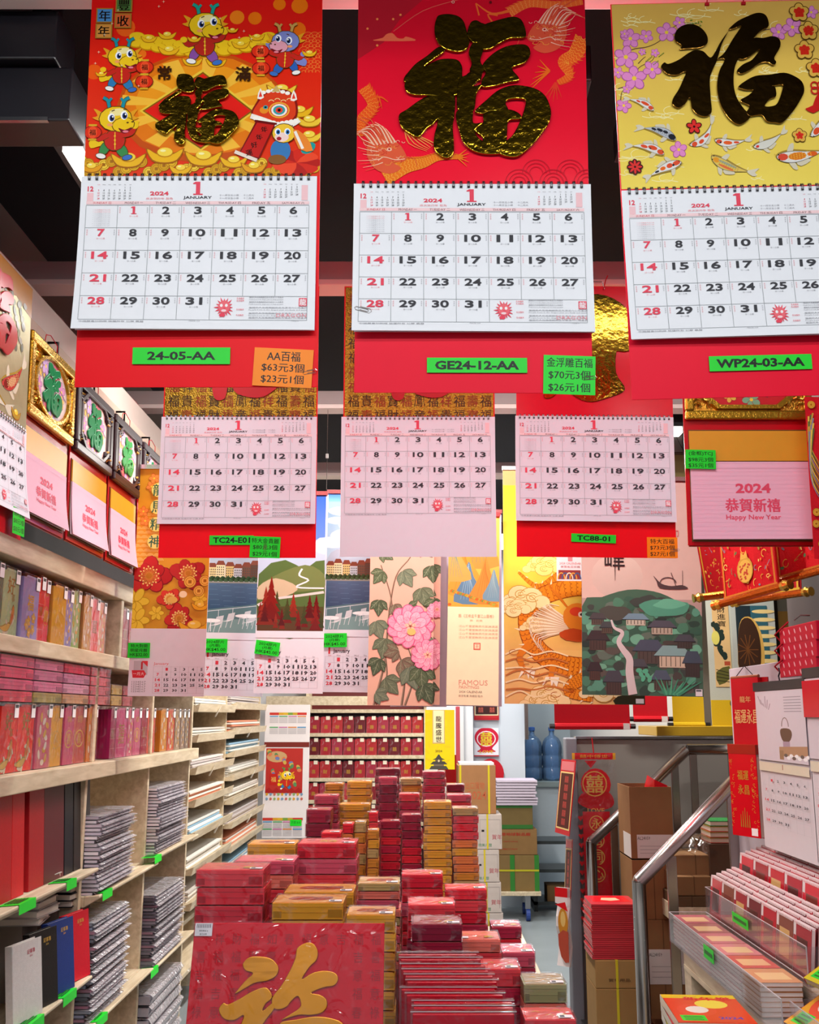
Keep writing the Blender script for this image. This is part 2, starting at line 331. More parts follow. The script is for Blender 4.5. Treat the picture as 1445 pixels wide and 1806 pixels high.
for i in range(9):
    y = 2.1 + i * .34; MB().tube([(-1.065, y, 2.60), (-1.03, y, 2.60), (-1.03, y, 2.56), (-1.05, y, 2.545)], .004, 6, '#1c1a1a').build('hook', 'metal', rl)
# ceiling light fixtures, with housings for the added lamps too
for x, y, z, lx, ly, w, tl, cl, L0 in TUBES:
    f = thing('tube_fitting', L0, 'light', 'ceiling tube lights', loc=(x, y, z))
    MB().box(-lx / 2 - .03, lx / 2 + .03, -ly / 2 - .03, ly / 2 + .03, .03, .12, '#17151a').build('housing', 'plast', f, bevel=.004)
    MB().box(-lx / 2, lx / 2, -ly / 2, ly / 2, .006, .03).build('tube', 'tube', f)
    MB().tube([(0, 0, .12), (0, 0, ZC - z)], .008, 6, '#17151a').build('rod', 'plast', f)
# black track box crossing the upper left corner
tb = thing('ceiling_duct', 'black boxed track under the ceiling in the upper left corner', 'duct')
MB().box(-1.42, -.70, 1.86, 1.96, 2.725, 2.845, '#17161d').build('box', 'plast', tb, bevel=.004)
MB().box(-1.42, -.74, 1.852, 1.862, 2.72, 2.728, '#A5A8AE').build('lip', 'metal', tb)
MB().box(-1.42, -.73, 1.84, 1.95, 2.85, 2.96, '#15131a').build('upper_box', 'plast', tb, bevel=.004)
MB().box(-.80, -.76, 1.88, 1.94, 2.90, ZC, '#15131a').build('bracket', 'plast', tb)
# ---------------------------------------------------------------- left shelving
XF = -1.08
def shelfz(px, py): return PX(px, py, XF).z
zS2 = shelfz(0, 1117); zS3 = shelfz(0, 1368); zS1 = shelfz(60, 958)
dv = [1.75, 2.62, 3.47, 4.27, 5.03]     # divider positions
T_ = .024
lz = [.12, .42, .74, None]
unitnames = ['nearest', 'second', 'third', 'farthest']
z4 = [PX(20, 1600, XF + .03).z, PX(20, 1600, XF + .03).z, PX(172, 1577, XF + .03).z, PX(265, 1514, XF + .03).z]
z5 = [PX(60, 1795, XF + .03).z] * 2 + [PX(165, 1800, XF + .03).z, PX(262, 1712, XF + .03).z]
shu = thing('bookshelf', 'long pale oak shelving unit with open bays along the left wall', 'shelf')
def sboard(y0, y1, z, x1=XF, th=.035, lip=0):
    b = MB().box(XL, x1, y0, y1, z - th, z, DEF)
    if lip: b.hexa([(x1, y0, z - th), (x1 + .05, y0, z - th + .03), (x1 + .05, y1, z - th + .03), (x1, y1, z - th)], [(x1, y0, z), (x1 + .05, y0, z + .004), (x1 + .05, y1, z + .004), (x1, y1, z)], DEF)
    return b.build('shelf_board', 'wood', shu, bevel=.003)
sboard(.9, 5.05, zS1, th=.06)
sboard(.9, 5.05, zS2, XF + .01, th=.045)
sboard(.9, 5.05, zS3, XF + .03, th=.05)
MB().box(XL, XL + .012, .9, 5.05, .05, zS1, DEF).build('back_board', 'wood', shu)
for i, y in enumerate(dv):
    MB().box(XL + .012, XF - .01, y, y + T_, .05, zS3 - .05).build('divider', 'wood', shu, bevel=.002)
    if i in (0, 2, 4): MB().box(XL + .012, XF - .005, y + (.28 if i == 2 else 0), y + .03 + (.28 if i == 2 else 0), zS2, zS1 - .06).build('divider', 'wood', shu, bevel=.002)
    MB().box(XL + .012, XF - .005, y + .04 * (i == 2), y + T_ + .04 * (i == 2), zS3, zS2 - .045).build('divider', 'wood', shu, bevel=.002)
for i in range(4):
    sboard(dv[i] + T_ if i else .9, dv[i + 1], z4[i], lip=1)
    sboard(dv[i] + T_ if i else .9, dv[i + 1], z5[i], lip=1)
    sboard(dv[i] + T_ if i else .9, dv[i + 1], .12)
MB().box(XL + .012, XF - .01, 2.62 - .40, 2.62 - .38, .12, z4[1] - .035).build('divider', 'wood', shu)
# second shelving unit, further back, with slim trays
sh2 = thing('paper_shelf', 'pale oak paper rack with many slim sloping trays beyond the bookshelf', 'shelf')
X2 = -1.13; d2 = [5.12, 6.18, 7.5]
for y in d2: MB().box(XL, X2, y, y + .02, .05, 2.1).build('divider', 'wood', sh2, bevel=.002)
MB().box(XL, XL + .01, 5.12, 7.5, .05, 2.1).build('back_board', 'wood', sh2)
TR = []   # tray heights: (bay, z)
for b_, ys in ((0, [1228 + 18, 1296, 1348, 1400, 1452, 1506, 1560]), (1, [1243, 1285, 1322, 1360, 1398, 1436, 1474, 1515])):
    for y_ in ys:
        px_ = 372 if b_ == 0 else 432
        z = PX(px_, y_, X2 + .03).z; TR.append((b_, z))
        y0, y1 = d2[b_] + .02, d2[b_ + 1]
        mb = MB().box(XL + .01, X2, y0, y1, z - .03, z - .012).hexa([(X2, y0, z - .03), (X2 + .05, y0, z - .03), (X2 + .05, y1, z - .03), (X2, y1, z - .03)], [(X2, y0, z - .012), (X2 + .06, y0, z + .012), (X2 + .06, y1, z + .012), (X2, y1, z - .012)])
        mb.build('tray', 'wood', sh2, bevel=.002)
for b_ in (0, 1):
    for y_ in (.30, .55): MB().box(XL + .01, X2, d2[b_] + .02, d2[b_ + 1], y_, y_ + .02).build('tray', 'wood', sh2)
# back shelving with red envelopes
sh3 = thing('envelope_shelf', 'pale oak wall shelves at the back holding rows of red envelope boxes', 'shelf')
YE = 8.1; bx0 = PY(543, 1300, YE).x; bx1 = PY(748, 1300, YE).x
BZ = [PY(640, y, YE).z for y in (1251, 1293, 1332, 1372, 1411, 1450, 1490)]
for z in BZ: MB().box(bx0, bx1, YE, YE + .27, z - .028, z).build('shelf_board', 'wood', sh3, bevel=.002)
for x in (bx0 - .02, bx1): MB().box(x, x + .02, YE, YE + .28, .3, 2.0).build('side_panel', 'wood', sh3, bevel=.002)
MB().box(bx0, bx1, YE + .27, YE + .28, .3, 2.0, '#5a1416').build('back_board', 'plast', sh3)
MB().box(PY(470, 1240, YE).x, bx1 + .12, YE - .02, YE, PY(640, 1244, YE).z, PY(640, 1228, YE).z).build('top_board', 'wood', sh3, bevel=.002)
# ================================================================ CALENDARS
RED = '#EE0A1A'; INKD = '#36363B'; PINK = '#E8435A'
def serif1(a, x, y, h, c=PINK):
    k = h / 68
    a.poly([(x - 14 * k, y - 34 * k), (x + 10 * k, y - 34 * k), (x + 10 * k, y + 28 * k), (x + 24 * k, y + 28 * k), (x + 24 * k, y + 34 * k), (x - 26 * k, y + 34 * k), (x - 26 * k, y + 28 * k), (x - 12 * k, y + 28 * k), (x - 12 * k, y - 22 * k), (x - 28 * k, y - 22 * k), (x - 28 * k, y - 27 * k)], c)
def minimonth(a, x0, y0, x1, y1, first, n, red=PINK):
    cw = (x1 - x0) / 7; ch = (y1 - y0) / 6
    for i, d in enumerate(('SUN', 'MON', 'TUE', 'WED', 'THU', 'FRI', 'SAT')): a.text(d, x0 + cw * (i + .5), y0 + 2, h=4.5, c=red if i == 0 else '#77777a', res=1)
    for d in range(1, n + 1):
        k = first + d - 1; r, c = divmod(k, 7); 
        a.text(str(d), x0 + cw * (c + .5), y0 + ch * (r + 1) + 3, h=9, c=red if c == 0 else '#606064', res=1, bold=.01)
NUMS = [(d, (d) // 7, (d) % 7) for d in range(1, 32)]
def dates(W_, H_, warp, big=True):
    a = Art(z=.0008, dz=.0000015); a.src((80, 90, 1285, 860), W_, H_); a.warp = warp; n = 6
    a.text('12', 130, 155, h=26, w=30, c=PINK, bold=.03); a.rect(114, 175, 146, 219, '#F6C7CB'); a.text('DEC', 130, 207, h=7, c=PINK, res=1); a.text('十二月', 130, 215, h=5, c=PINK, res=1)
    minimonth(a, 158, 132, 346, 214, 5, 31 if False else 30); minimonth(a, 1006, 130, 1198, 205, 4, 29)
    a.rect(1208, 136, 1240, 212, '#F6C7CB'); a.text('2', 1221, 152, h=24, c=PINK, bold=.03); a.text('FEB', 1225, 196, h=8, c=PINK, res=1)
    a.text('2024', 482, 178, h=20, w=95, c=PINK, bold=.03); a.text('歲次癸卯年 龍兔', 484, 204, h=12, w=138, c='#F09AA0', res=1)
    serif1(a, 680, 152, 66); a.text('JANUARY', 678, 200, h=17, w=146, c=INKD, bold=.02)
    for k, y in enumerate((187, 202)): a.text('十一月廿五小寒', 838, y, h=10, w=100, c='#9a9aa0', res=1); a.text('十二月大', 938, y, h=10, w=54, c='#9a9aa0', res=1)
    a.rect(112, 217, 1248, 233, '#F7D3D5', n=n)
    a.z += .00012
    xs = [112, 273, 436, 598, 762, 923, 1085, 1247]; ys = [238, 351, 465, 580, 695, 814]
    for i, t in enumerate(('SUNDAY 日', 'MONDAY 一', 'TUESDAY 二', 'WEDNESDAY 三', 'THURSDAY 四', 'FRIDAY 五', 'SATURDAY 六')):
        a.text(t, (xs[i] + xs[i + 1]) / 2, 226, h=12, w=14 * len(t) * .82, c='#C8404E' if i == 0 else '#77595E', res=1, bold=.01)
    for x in xs: a.rect(x - .9, ys[0], x + .9, ys[-1] if x not in (923, 1085) else ys[4], '#8E9496', n=n)
    for y in ys: a.rect(xs[0], y - .8, xs[-1], y + .8, '#8E9496', n=n)
    for d, r, c in NUMS:
        cx = (xs[c] + xs[c + 1]) / 2 + 2; y = ys[r] + 24; s = str(d); red = c == 0 or d == 1
        col = PINK if red else INKD
        if d == 1: serif1(a, cx, y + 1, 38, PINK)
        else: a.text(s, cx, y + 1, h=37, w=(38 if len(s) == 1 else 84), c=col, bold=.024, res=3)
        a.text('廿一小寒', cx, y + 31, h=8.5, w=44, c='#F09AA0' if red else '#8f8f95', res=1)
        for q in (-1, 0, 1):
            a.text('宜', xs[c] + 12, y + q * 11, h=8, c='#F0A2A8', res=1)
            a.text('忌', xs[c + 1] - 11, y + q * 10, h=6.5, c='#8a8a90', res=1)
    a.rect(1072, 1071, 1072, 1071, INKD)
    for k in range(9): a.text('一二三四五六七八九', 192, 262 + k * 10, h=5, w=92, c='#9a9aa2' if k > 1 else PINK, res=1)
    # small red dragon emblem made of flame petals
    for k in range(16):
        t = 2 * math.pi * k / 16; r1 = 44 + 5 * (k % 3); a.poly([(834 + 26 * math.cos(t - .2), 752 + 28 * math.sin(t - .2)), (834 + r1 * math.cos(t), 752 + r1 * 1.05 * math.sin(t)), (834 + 26 * math.cos(t + .2), 752 + 28 * math.sin(t + .2))], PINK)
    a.z += .00006; a.ell(834, 748, 29, 31, '#EE6A74'); a.z += .00006; a.ell(820, 742, 7, 8, '#F6F0F0'); a.ell(845, 742, 7, 8, '#F6F0F0'); a.ell(833, 768, 13, 6, '#F6D7DA'); a.ell(826, 790, 16, 9, PINK); a.ell(836, 756, 8, 3, PINK)
    for k, y in enumerate((706, 718, 762, 790)): a.text('生肖龍年', 914, y, h=9, w=38, c=PINK, res=1)
    for k, y in enumerate((700, 712, 724, 736, 752, 764, 780, 792, 803)):
        wd = 170 if k < 4 else 290; a.text('屬龍的人性格開朗而且充滿活力心地善良' if k % 2 == 0 else 'People born in the dragon year are lively and warm', 958, y, h=7.5, w=wd, c='#808088', res=1, al='l')
    a.rect(1206, 704, 1246, 744, PINK); a.z += .0001; a.text('龍', 1226, 724, h=33, c='#F4F2F4', bold=.02)
    a.text('DRAGON', 1170, 790, h=18, w=150, c='#F29AA4', sp=1.1)
    a.text('中國曆書印刷廠 版權所有 公曆 農曆', 118, 824, h=8, w=320, c='#85858c', res=1, al='l'); a.text('PRINTED 2024', 690, 820, h=6, c='#9a9aa0', res=1); a.text('Printing Co', 1190, 818, h=7, c='#85858c', res=1)
    return a
def warpfn(H, curl, tw=0., lift=.004):
    return lambda x, y: lift + curl * (max(0, -y) / H) ** 2.2 + tw * (max(0, -y) / H) ** 2 * x
def sheetmesh(W, H, warp, th, c, dx=0, nx=6, ny=14, z0=0):
    mb = MB(); vs = []; fs = []
    for j in range(ny + 1):
        for i in range(nx + 1):
            x = -W / 2 + W * i / nx; y = -H * j / ny; vs.append((x + dx * j / ny, y, warp(x, y) + z0))
    o = len(vs); vs += [(x, y, z - th) for x, y, z in vs]; w = nx + 1
    for j in range(ny):
        for i in range(nx): a = j * w + i; fs += [(a, a + w, a + w + 1, a + 1), (o + a, o + a + 1, o + a + w + 1, o + a + w)]
    for i in range(nx):
        a = i; fs.append((a, a + 1, o + a + 1, o + a)); a = ny * w + i; fs.append((a, o + a, o + a + 1, a + 1))
    for j in range(ny):
        a = j * w; fs.append((a, o + a, o + a + w, a + w)); a = j * w + nx; fs.append((a, a + w, o + a + w, o + a))
    return mb.add(vs, fs, c)
def spiral(W, parent, y, c='#C9CBD0', pitch=.0143, r=.005):
    mb = MB(); n = int((W - .012) / pitch); x0 = -pitch * (n - 1) / 2
    for i in range(n):
        for q in (-.0016, .0016):
            x = x0 + i * pitch + q
            mb.tube([(x, y + .0035 * 1.6 * math.sin(t) + .001, .003 + r * math.cos(t)) for t in [2 * math.pi * k / 7 - 2.2 for k in range(8)]], .00085, 4, c, cap=False)
        for z in (.0045,): mb.box(x0 + i * pitch - .0025, x0 + i * pitch + .0025, y - .0075, y - .0045, .0052, .0056, '#2a2a2c'); mb.box(x0 + i * pitch - .0025, x0 + i * pitch + .0025, y + .004, y + .007, .0022, .0026, '#2a1a1c')
    mb.tube([(x0 - .003, y + .001, -.0015), (x0 + n * pitch, y + .001, -.0015)], .0008, 4, c)
    return mb.build('spiral_binding', 'metal', parent)
def sticker(parent, T, x0, y0, x1, y1, c, lines, rot=0, z=.003, name='price_tag', tc='#10140f', lab=None, bold=.012):
    """T maps photo pixels to the sheet; lines = [(text, relative y, relative height, relative width)]"""
    p0 = T(x0, y0); p1 = T(x1, y1); w = p1[0] - p0[0]; h = p0[1] - p1[1]
    o = bpy.data.objects.new(name, None); a = Art(z=z + .0006); a.A = (1, 0, -1, 0); a.b.box(-w / 2, w / 2, -h / 2, h / 2, z, z + .0005, c); a.rect(-w / 2, -h / 2, w / 2, h / 2, c)
    for t, ry, rh, rw in lines: a.text(t, 0, (ry - .5) * h, h=rh * h, w=rw * w, c=tc, bold=bold, res=2)
    bpy.data.objects.remove(o); ob = a.b.build(name, 'print', parent, label=lab)
    ob.location = ((p0[0] + p1[0]) / 2, (p0[1] + p1[1]) / 2, 0); ob.rotation_euler = (0, 0, rot)
    return ob
def clip(parent, x, y, z, rot=0, s=1.):
    mb = MB(); P_ = [(0, .0035), (.016, .0035), (.019, 0), (.016, -.0035), (-.006, -.003), (-.008, 0), (-.006, .0022), (.013, .0018), (.0145, 0), (.012, -.0018), (0, -.0015)]
    mb.tube([(p[0] * s, p[1] * s, 0) for p in P_], .0005, 4, '#C6B7B2'); o = mb.build('paper_clip', 'metal', parent); o.location = (x, y, z); o.rotation_euler = (0, 0, rot); return o
GRN, ORG = '#1FD92E', '#FF8A0F'
def Tf(rect, w, h):
    x0, y0, x1, y1 = rect; return lambda x, y: ((x - x0) / (x1 - x0) * w - w / 2, -(y - y0) / (y1 - y0) * h)
_dm = {}
def calendar(name, label, quad, Yt, Yb, rect, pg, cardc, curl=.018, tw=0., pgc='#EEF0F4', cat='calendar', full=False):
    """quad: tl tr bl br photo corners of the card; rect: reference pixel rectangle; pg: page rectangle in it"""
    mx, w, h = frame(PY(*quad[0], Yt), PY(*quad[1], Yt), PY(*quad[2], Yb), PY(*quad[3], Yb))
    t = thing(name, label, cat, mx=mx)
    MB().box(-w / 2, w / 2, -h, 0, -.002, 0, cardc).build('backing_card', 'card', t, bevel=.0006)
    T = Tf(rect, w, h); pw = (pg[2] - pg[0]) / (rect[2] - rect[0]) * w; ph = (pg[3] - pg[1]) / (rect[3] - rect[1]) * h
    pxx, pyy = T((pg[0] + pg[2]) / 2, pg[1])
    ph2 = ph if not full else full / (rect[3] - rect[1]) * h
    wf = warpfn(ph2, curl, tw)
    pa = sheetmesh(pw, ph2, wf, .0012, pgc, z0=0).build('date_page', 'paper', t, smooth=False); pa.location = (pxx, pyy, 0)
    und = sheetmesh(pw - .004, ph2 - .002, warpfn(ph2, curl * .55, tw * .4, .0025), .0015, '#D9DBE6').build('under_pages', 'paper', t); und.location = (pxx + .002, pyy - .001, 0)
    key = (round(pw, 3), round(ph, 3), curl, tw)
    d = dates(pw, ph, wf).b.build('date_print', 'paper', pa)
    s = spiral(pw, t, 0); s.location = (pxx, pyy - .001, .001)
    return t, T, w, h, pa
# ---- left big one: dragons
recL = (163, 0, 565, 690)
tL, T, w, h, pa = calendar('wall_calendar', 'large red calendar with small cartoon dragons around a golden-edged character, dates below', [(163, -6), (565, -6), (131, 683), (564, 683)], 1.75, 1.80, (163, -6, 565, 684), (160, 322, 560, 592), RED, tw=-.02)
def zoomart(rect, w, h, ox, oy, k, **kw): return Art(**kw).src(rect, w, h).zoom(ox, oy, k)
def dragonlet(a, x, y, s, fl=1, skin='#F2C71E', suit='#C8281E', pants='#2F7CB4', horn='#1E8FA0', belly='#F7E9A0', snout=None):
    X = lambda v: x + v * s * fl; Y = lambda v: y + v * s; ol = '#5A3A10'
    def E(u, v, ru, rv, c, r=0): a.ell(X(u), Y(v), ru * s, rv * s, c, r * fl, n=14)
    def Pp(pts, c, sm=3): a.poly([(X(p), Y(q)) for p, q in pts], c, sm=sm)
    Pp([(-70, 110), (-110, 120), (-120, 90), (-95, 70), (-60, 80), (-40, 110)], skin); E(-45, 120, 24, 40, ol, .5); E(-45, 120, 21, 37, pants, .5); E(35, 130, 26, 44, ol, -.6); E(35, 130, 23, 41, pants, -.6)
    E(-62, 158, 26, 15, ol, .2); E(-62, 158, 23, 12, '#F4F0EA', .2); E(62, 165, 26, 15, ol, -.2); E(62, 165, 23, 12, '#3A6FC0', -.2)
    E(0, 80, 52, 55, ol); E(0, 80, 48, 51, suit); a.line([(X(0), Y(40)), (X(3), Y(125))], 4 * s, '#F2C830'); E(0, 60, 5, 4, '#F2C830'); E(1, 80, 5, 4, '#F2C830'); E(2, 100, 5, 4, '#F2C830')
    a.line([(X(-35), Y(55)), (X(-75), Y(75)), (X(-95), Y(55))], 30 * s, ol, sm=3); a.line([(X(-35), Y(55)), (X(-75), Y(75)), (X(-95), Y(55))], 25 * s, suit, sm=3); E(-100, 50, 17, 15, skin)
    a.line([(X(35), Y(55)), (X(75), Y(45)), (X(90), Y(15))], 30 * s, ol, sm=3); a.line([(X(35), Y(55)), (X(75), Y(45)), (X(90), Y(15))], 25 * s, suit, sm=3); E(93, 8, 17, 17, skin)
    for k in range(3): a.line([(X(93), Y(8)), (X(85 + k * 12), Y(-14))], 9 * s, skin)
    for q in (-1, 1):
        a.line([(X(q * 30), Y(-75)), (X(q * 40), Y(-115)), (X(q * 62), Y(-130))], 20 * s, ol, sm=4); a.line([(X(q * 30), Y(-75)), (X(q * 40), Y(-115)), (X(q * 62), Y(-130))], 15 * s, horn, sm=4)
        a.line([(X(q * 38), Y(-105)), (X(q * 22), Y(-128))], 12 * s, horn)
        Pp([(q * 60, -50), (q * 105, -75), (q * 85, -40), (q * 110, -30), (q * 70, -15)], '#E8A020')
    E(0, -25, 80, 64, ol); E(0, -25, 76, 60, skin); E(38, 5, 55, 38, ol, -.15); E(38, 5, 51, 35, snout or skin, -.15); E(10, -58, 40, 18, belly if not snout else skin, -.1)
    for u, v in ((-20, -30), (40, -42)): E(u, v, 17, 22, '#FFFFFF'); E(u + 3, v + 2, 12, 16, '#2A3F7A'); E(u + 4, v + 3, 7, 9, '#101018'); E(u + 7, v - 5, 4, 5, '#FFFFFF')
    E(58, -6, 6, 4, ol); E(80, -10, 5, 4, ol); Pp([(15, 20), (45, 30), (80, 16), (60, 44), (35, 46)], '#7A1420'); E(50, 38, 14, 6, '#F08090'); E(-25, 5, 14, 8, '#F5A060')
    a.line([(X(-20), Y(-62)), (X(-5), Y(-68))], 5 * s, ol); a.line([(X(35), Y(-72)), (X(52), Y(-70))], 5 * s, ol)
def ingot(a, x, y, s, c='#F0B81E'):
    a.poly([(x - 60 * s, y - 20 * s), (x - 40 * s, y + 22 * s), (x, y + 32 * s), (x + 40 * s, y + 22 * s), (x + 60 * s, y - 20 * s), (x + 25 * s, y - 2 * s), (x, y - 8 * s), (x - 25 * s, y - 2 * s)], '#A8620C', sm=3)
    a.poly([(x - 55 * s, y - 16 * s), (x - 37 * s, y + 18 * s), (x, y + 27 * s), (x + 37 * s, y + 18 * s), (x + 55 * s, y - 16 * s), (x + 22 * s, y + 2 * s), (x, y - 2 * s), (x - 22 * s, y + 2 * s)], c, sm=3)
    a.ell(x, y - 5 * s, 26 * s, 16 * s, '#C8860F'); a.ell(x, y - 7 * s, 23 * s, 14 * s, '#FAD84A'); a.ell(x - 6 * s, y - 11 * s, 9 * s, 4 * s, '#FFF3A8')
def coin(a, x, y, r, c='#EBC02A'):
    a.ell(x, y, r, r, '#A8700F'); a.ell(x, y, r * .9, r * .9, c); a.ring(x, y, r * .72, r * .72, r * .1, '#B8820F', 16); q = r * .25; a.rect(x - q, y - q, x + q, y + q, '#A86A10')
def flower(a, x, y, r, c, c2, n=5, mid='#F5D040', rot=0.):
    for k in range(n):
        t = 2 * math.pi * k / n + rot; a.ell(x + r * .6 * math.cos(t), y + r * .6 * math.sin(t), r * .52, r * .42, c2, t, 10); a.ell(x + r * .58 * math.cos(t), y + r * .58 * math.sin(t), r * .46, r * .35, c, t, 10)
    a.ell(x, y, r * .2, r * .2, mid, n=8)
FU = [[(485,120),(500,95),(550,88),(600,100),(628,130),(642,180),(655,230),(640,275),(600,290),(545,280),(505,255),(482,210),(478,160)],
 [(500,262),(530,285),(480,325),(430,365),(415,395),(425,430),(380,440),(330,450),(325,425),(350,390),(385,350),(440,310)],
 [(330,450),(380,390),(440,360),(500,330),(560,325),(600,335),(618,370),(620,420),(655,395),(680,400),(675,430),(640,470),(625,500),(575,520),(520,530),(470,520),(420,518),(370,515),(335,495)],
 [(300,620),(340,590),(400,545),(450,520),(520,520),(570,530),(580,600),(560,640),(500,640),(470,670),(440,690),(400,735),(350,715),(310,680)],
 [(500,520),(575,510),(580,600),(570,680),(575,760),(572,820),(540,843),(500,825),(475,790),(478,720),(495,650)],
 [(650,160),(665,130),(690,122),(715,135),(740,150),(710,200),(700,240),(670,240),(645,200)],
 [(700,160),(740,140),(800,120),(870,103),(910,112),(930,140),(942,190),(930,215),(860,220),(800,250),(760,275),(710,275),(690,240)],
 [(680,240),(720,250),(725,280),(710,330),(720,360),(735,370),(720,400),(710,440),(690,430),(665,420),(655,385),(665,350),(650,300),(660,260)],
 [(720,360),(750,320),(800,280),(860,255),(930,250),(958,270),(960,310),(930,350),(870,375),(900,420),(900,440),(850,450),(780,470),(720,475),(715,440),(735,400)],
 [(600,440),(640,410),(680,400),(705,430),(675,470),(720,460),(690,510),(672,600),(600,600),(590,520)],
 [(590,600),(640,590),(670,600),(672,660),(720,660),(680,700),(700,740),(740,760),(820,760),(840,800),(800,820),(720,820),(660,800),(620,760),(600,700),(588,650)],
 [(680,600),(740,540),(800,490),(870,465),(940,470),(1000,490),(1040,530),(1062,600),(1050,660),(1010,720),(960,780),(900,830),(850,835),(800,815),(830,760),(870,720),(910,640),(935,550),(900,535),(850,540),(835,560),(845,600),(760,600),(720,615)],
 [(730,610),(840,590),(900,610),(910,640),(850,650),(840,720),(830,770),(760,800),(700,790),(720,740),(680,700),(720,660)]]
A_ = zoomart((163, -6, 565, 684), w, h, 120, 0, 2.89)
x0, x1, y0, y1 = 124, 1286, -20, 925
A_.rect(x0, y0, x1, y1, '#E01414', '#E8380F')
for cx, cy, r, c in ((1070, 25, 32, '#F0740F'), (1172, 33, 42, '#F0740F'), (858, 95, 37, '#F4801A'), (948, 100, 34, '#F0740F'), (1165, 160, 40, '#EE6C12'), (300, 150, 48, '#F0601A'), (150, 385, 40, '#EF5A14'), (385, 290, 24, '#F07018')): A_.ell(cx, cy, r, r, c)
for r_ in range(4):
    for q in range(6):
        for rr, cc in ((28, '#F07A30'), (20, '#E83A1A'), (12, '#F07A30')): A_.ring(1215 + (q % 3) * 34 - 17 * (r_ % 2), 200 + r_ * 26 + (q // 3) * 110, rr, rr, 3, cc, 10, math.pi, 2 * math.pi)
A_.ell(690, 570, 420, 290, '#C85010'); A_.ell(690, 560, 400, 262, '#E87A14'); A_.ell(690, 545, 330, 200, '#F29A1E')
for q in range(12):
    t = q * math.pi / 6; A_.poly([(690, 560), (690 + 400 * math.cos(t), 560 + 250 * math.sin(t)), (690 + 400 * math.cos(t + .22), 560 + 250 * math.sin(t + .22))], '#F8BC3C')
A_.poly([(385, 590), (695, 370), (965, 590), (695, 800)], '#F2C83C'); A_.poly([(400, 590), (695, 385), (950, 590), (695, 788)], '#8A5A10'); A_.poly([(412, 590), (695, 395), (938, 590), (695, 778)], '#E82018')
for k in range(26):
    A_.ell(360 + (k % 13) * 55, 200 + (k // 13) * 35 + 50 * math.sin((k % 13) / 12 * math.pi), 42, 26, '#C98A0C'); A_.ell(358 + (k % 13) * 55, 196 + (k // 13) * 35 + 50 * math.sin((k % 13) / 12 * math.pi), 37, 22, '#F3C51F')
for x, y, s in ((510, 190, .8), (522, 270, .95), (640, 330, .9), (760, 335, .9), (880, 240, .8), (960, 200, .7), (420, 210, .7)): ingot(A_, x, y, s)
for k in range(34): coin(A_, 110 + (k * 37) % 1150, 850 + (k * 53) % 70, 30, R.choice(['#E8B420', '#F3CC3C', '#D8A018']))
for x, y, s in ((340, 840, 1.5), (520, 815, 1.6), (710, 830, 1.6), (860, 850, 1.2), (160, 880, 1.0), (1180, 590, 1.2), (1230, 640, 1.2), (1230, 720, 1.2), (1090, 480, 1.3), (960, 880, 1.1), (600, 890, 1.0)): ingot(A_, x, y, s, R.choice(['#F0B81E', '#F4CA3A', '#E8A018']))
for k in range(9):
    t = k * .7; A_.poly([(1170, 860), (1170 + 110 * math.cos(t - .35), 860 + 60 * math.sin(t - .35)), (1170 + 120 * math.cos(t), 860 + 70 * math.sin(t)), (1170 + 110 * math.cos(t + .35), 860 + 60 * math.sin(t + .35))], R.choice(['#D82818', '#F04A28', '#B81A14']), sm=2)
A_.poly([(1190, 800), (1230, 755), (1262, 765), (1250, 800), (1215, 815)], '#1E9A98', sm=2)
dragonlet(A_, 700, 165, 1.05, 1, horn='#1FA090', suit='#B8281E', pants='#8A4FA0'); dragonlet(A_, 290, 330, .92, 1); dragonlet(A_, 270, 660, 1.05, 1, pants='#3A8A4A')
dragonlet(A_, 1105, 250, .9, -1, skin='#8088C8', snout='#E8A0B0', horn='#C89A50', pants='#2F60B4')
for x, y in ((980, 280), (985, 370), (405, 365), (405, 440), (160, 705)):
    A_.ell(x, y, 46, 36, '#7A1010'); A_.ell(x, y, 42, 32, '#E03018'); A_.rect(x - 20, y - 42, x + 20, y - 32, '#D8A828'); A_.rect(x - 20, y + 32, x + 20, y + 42, '#D8A828'); A_.ell(x, y, 22, 32, '#F05028'); A_.text('福', x, y, h=30, c='#3A1A08', bold=.02, res=1)
ingot(A_, 648, 215, .6); ingot(A_, 838, 168, .5); ingot(A_, 1225, 290, .65); ingot(A_, 190, 400, .5)
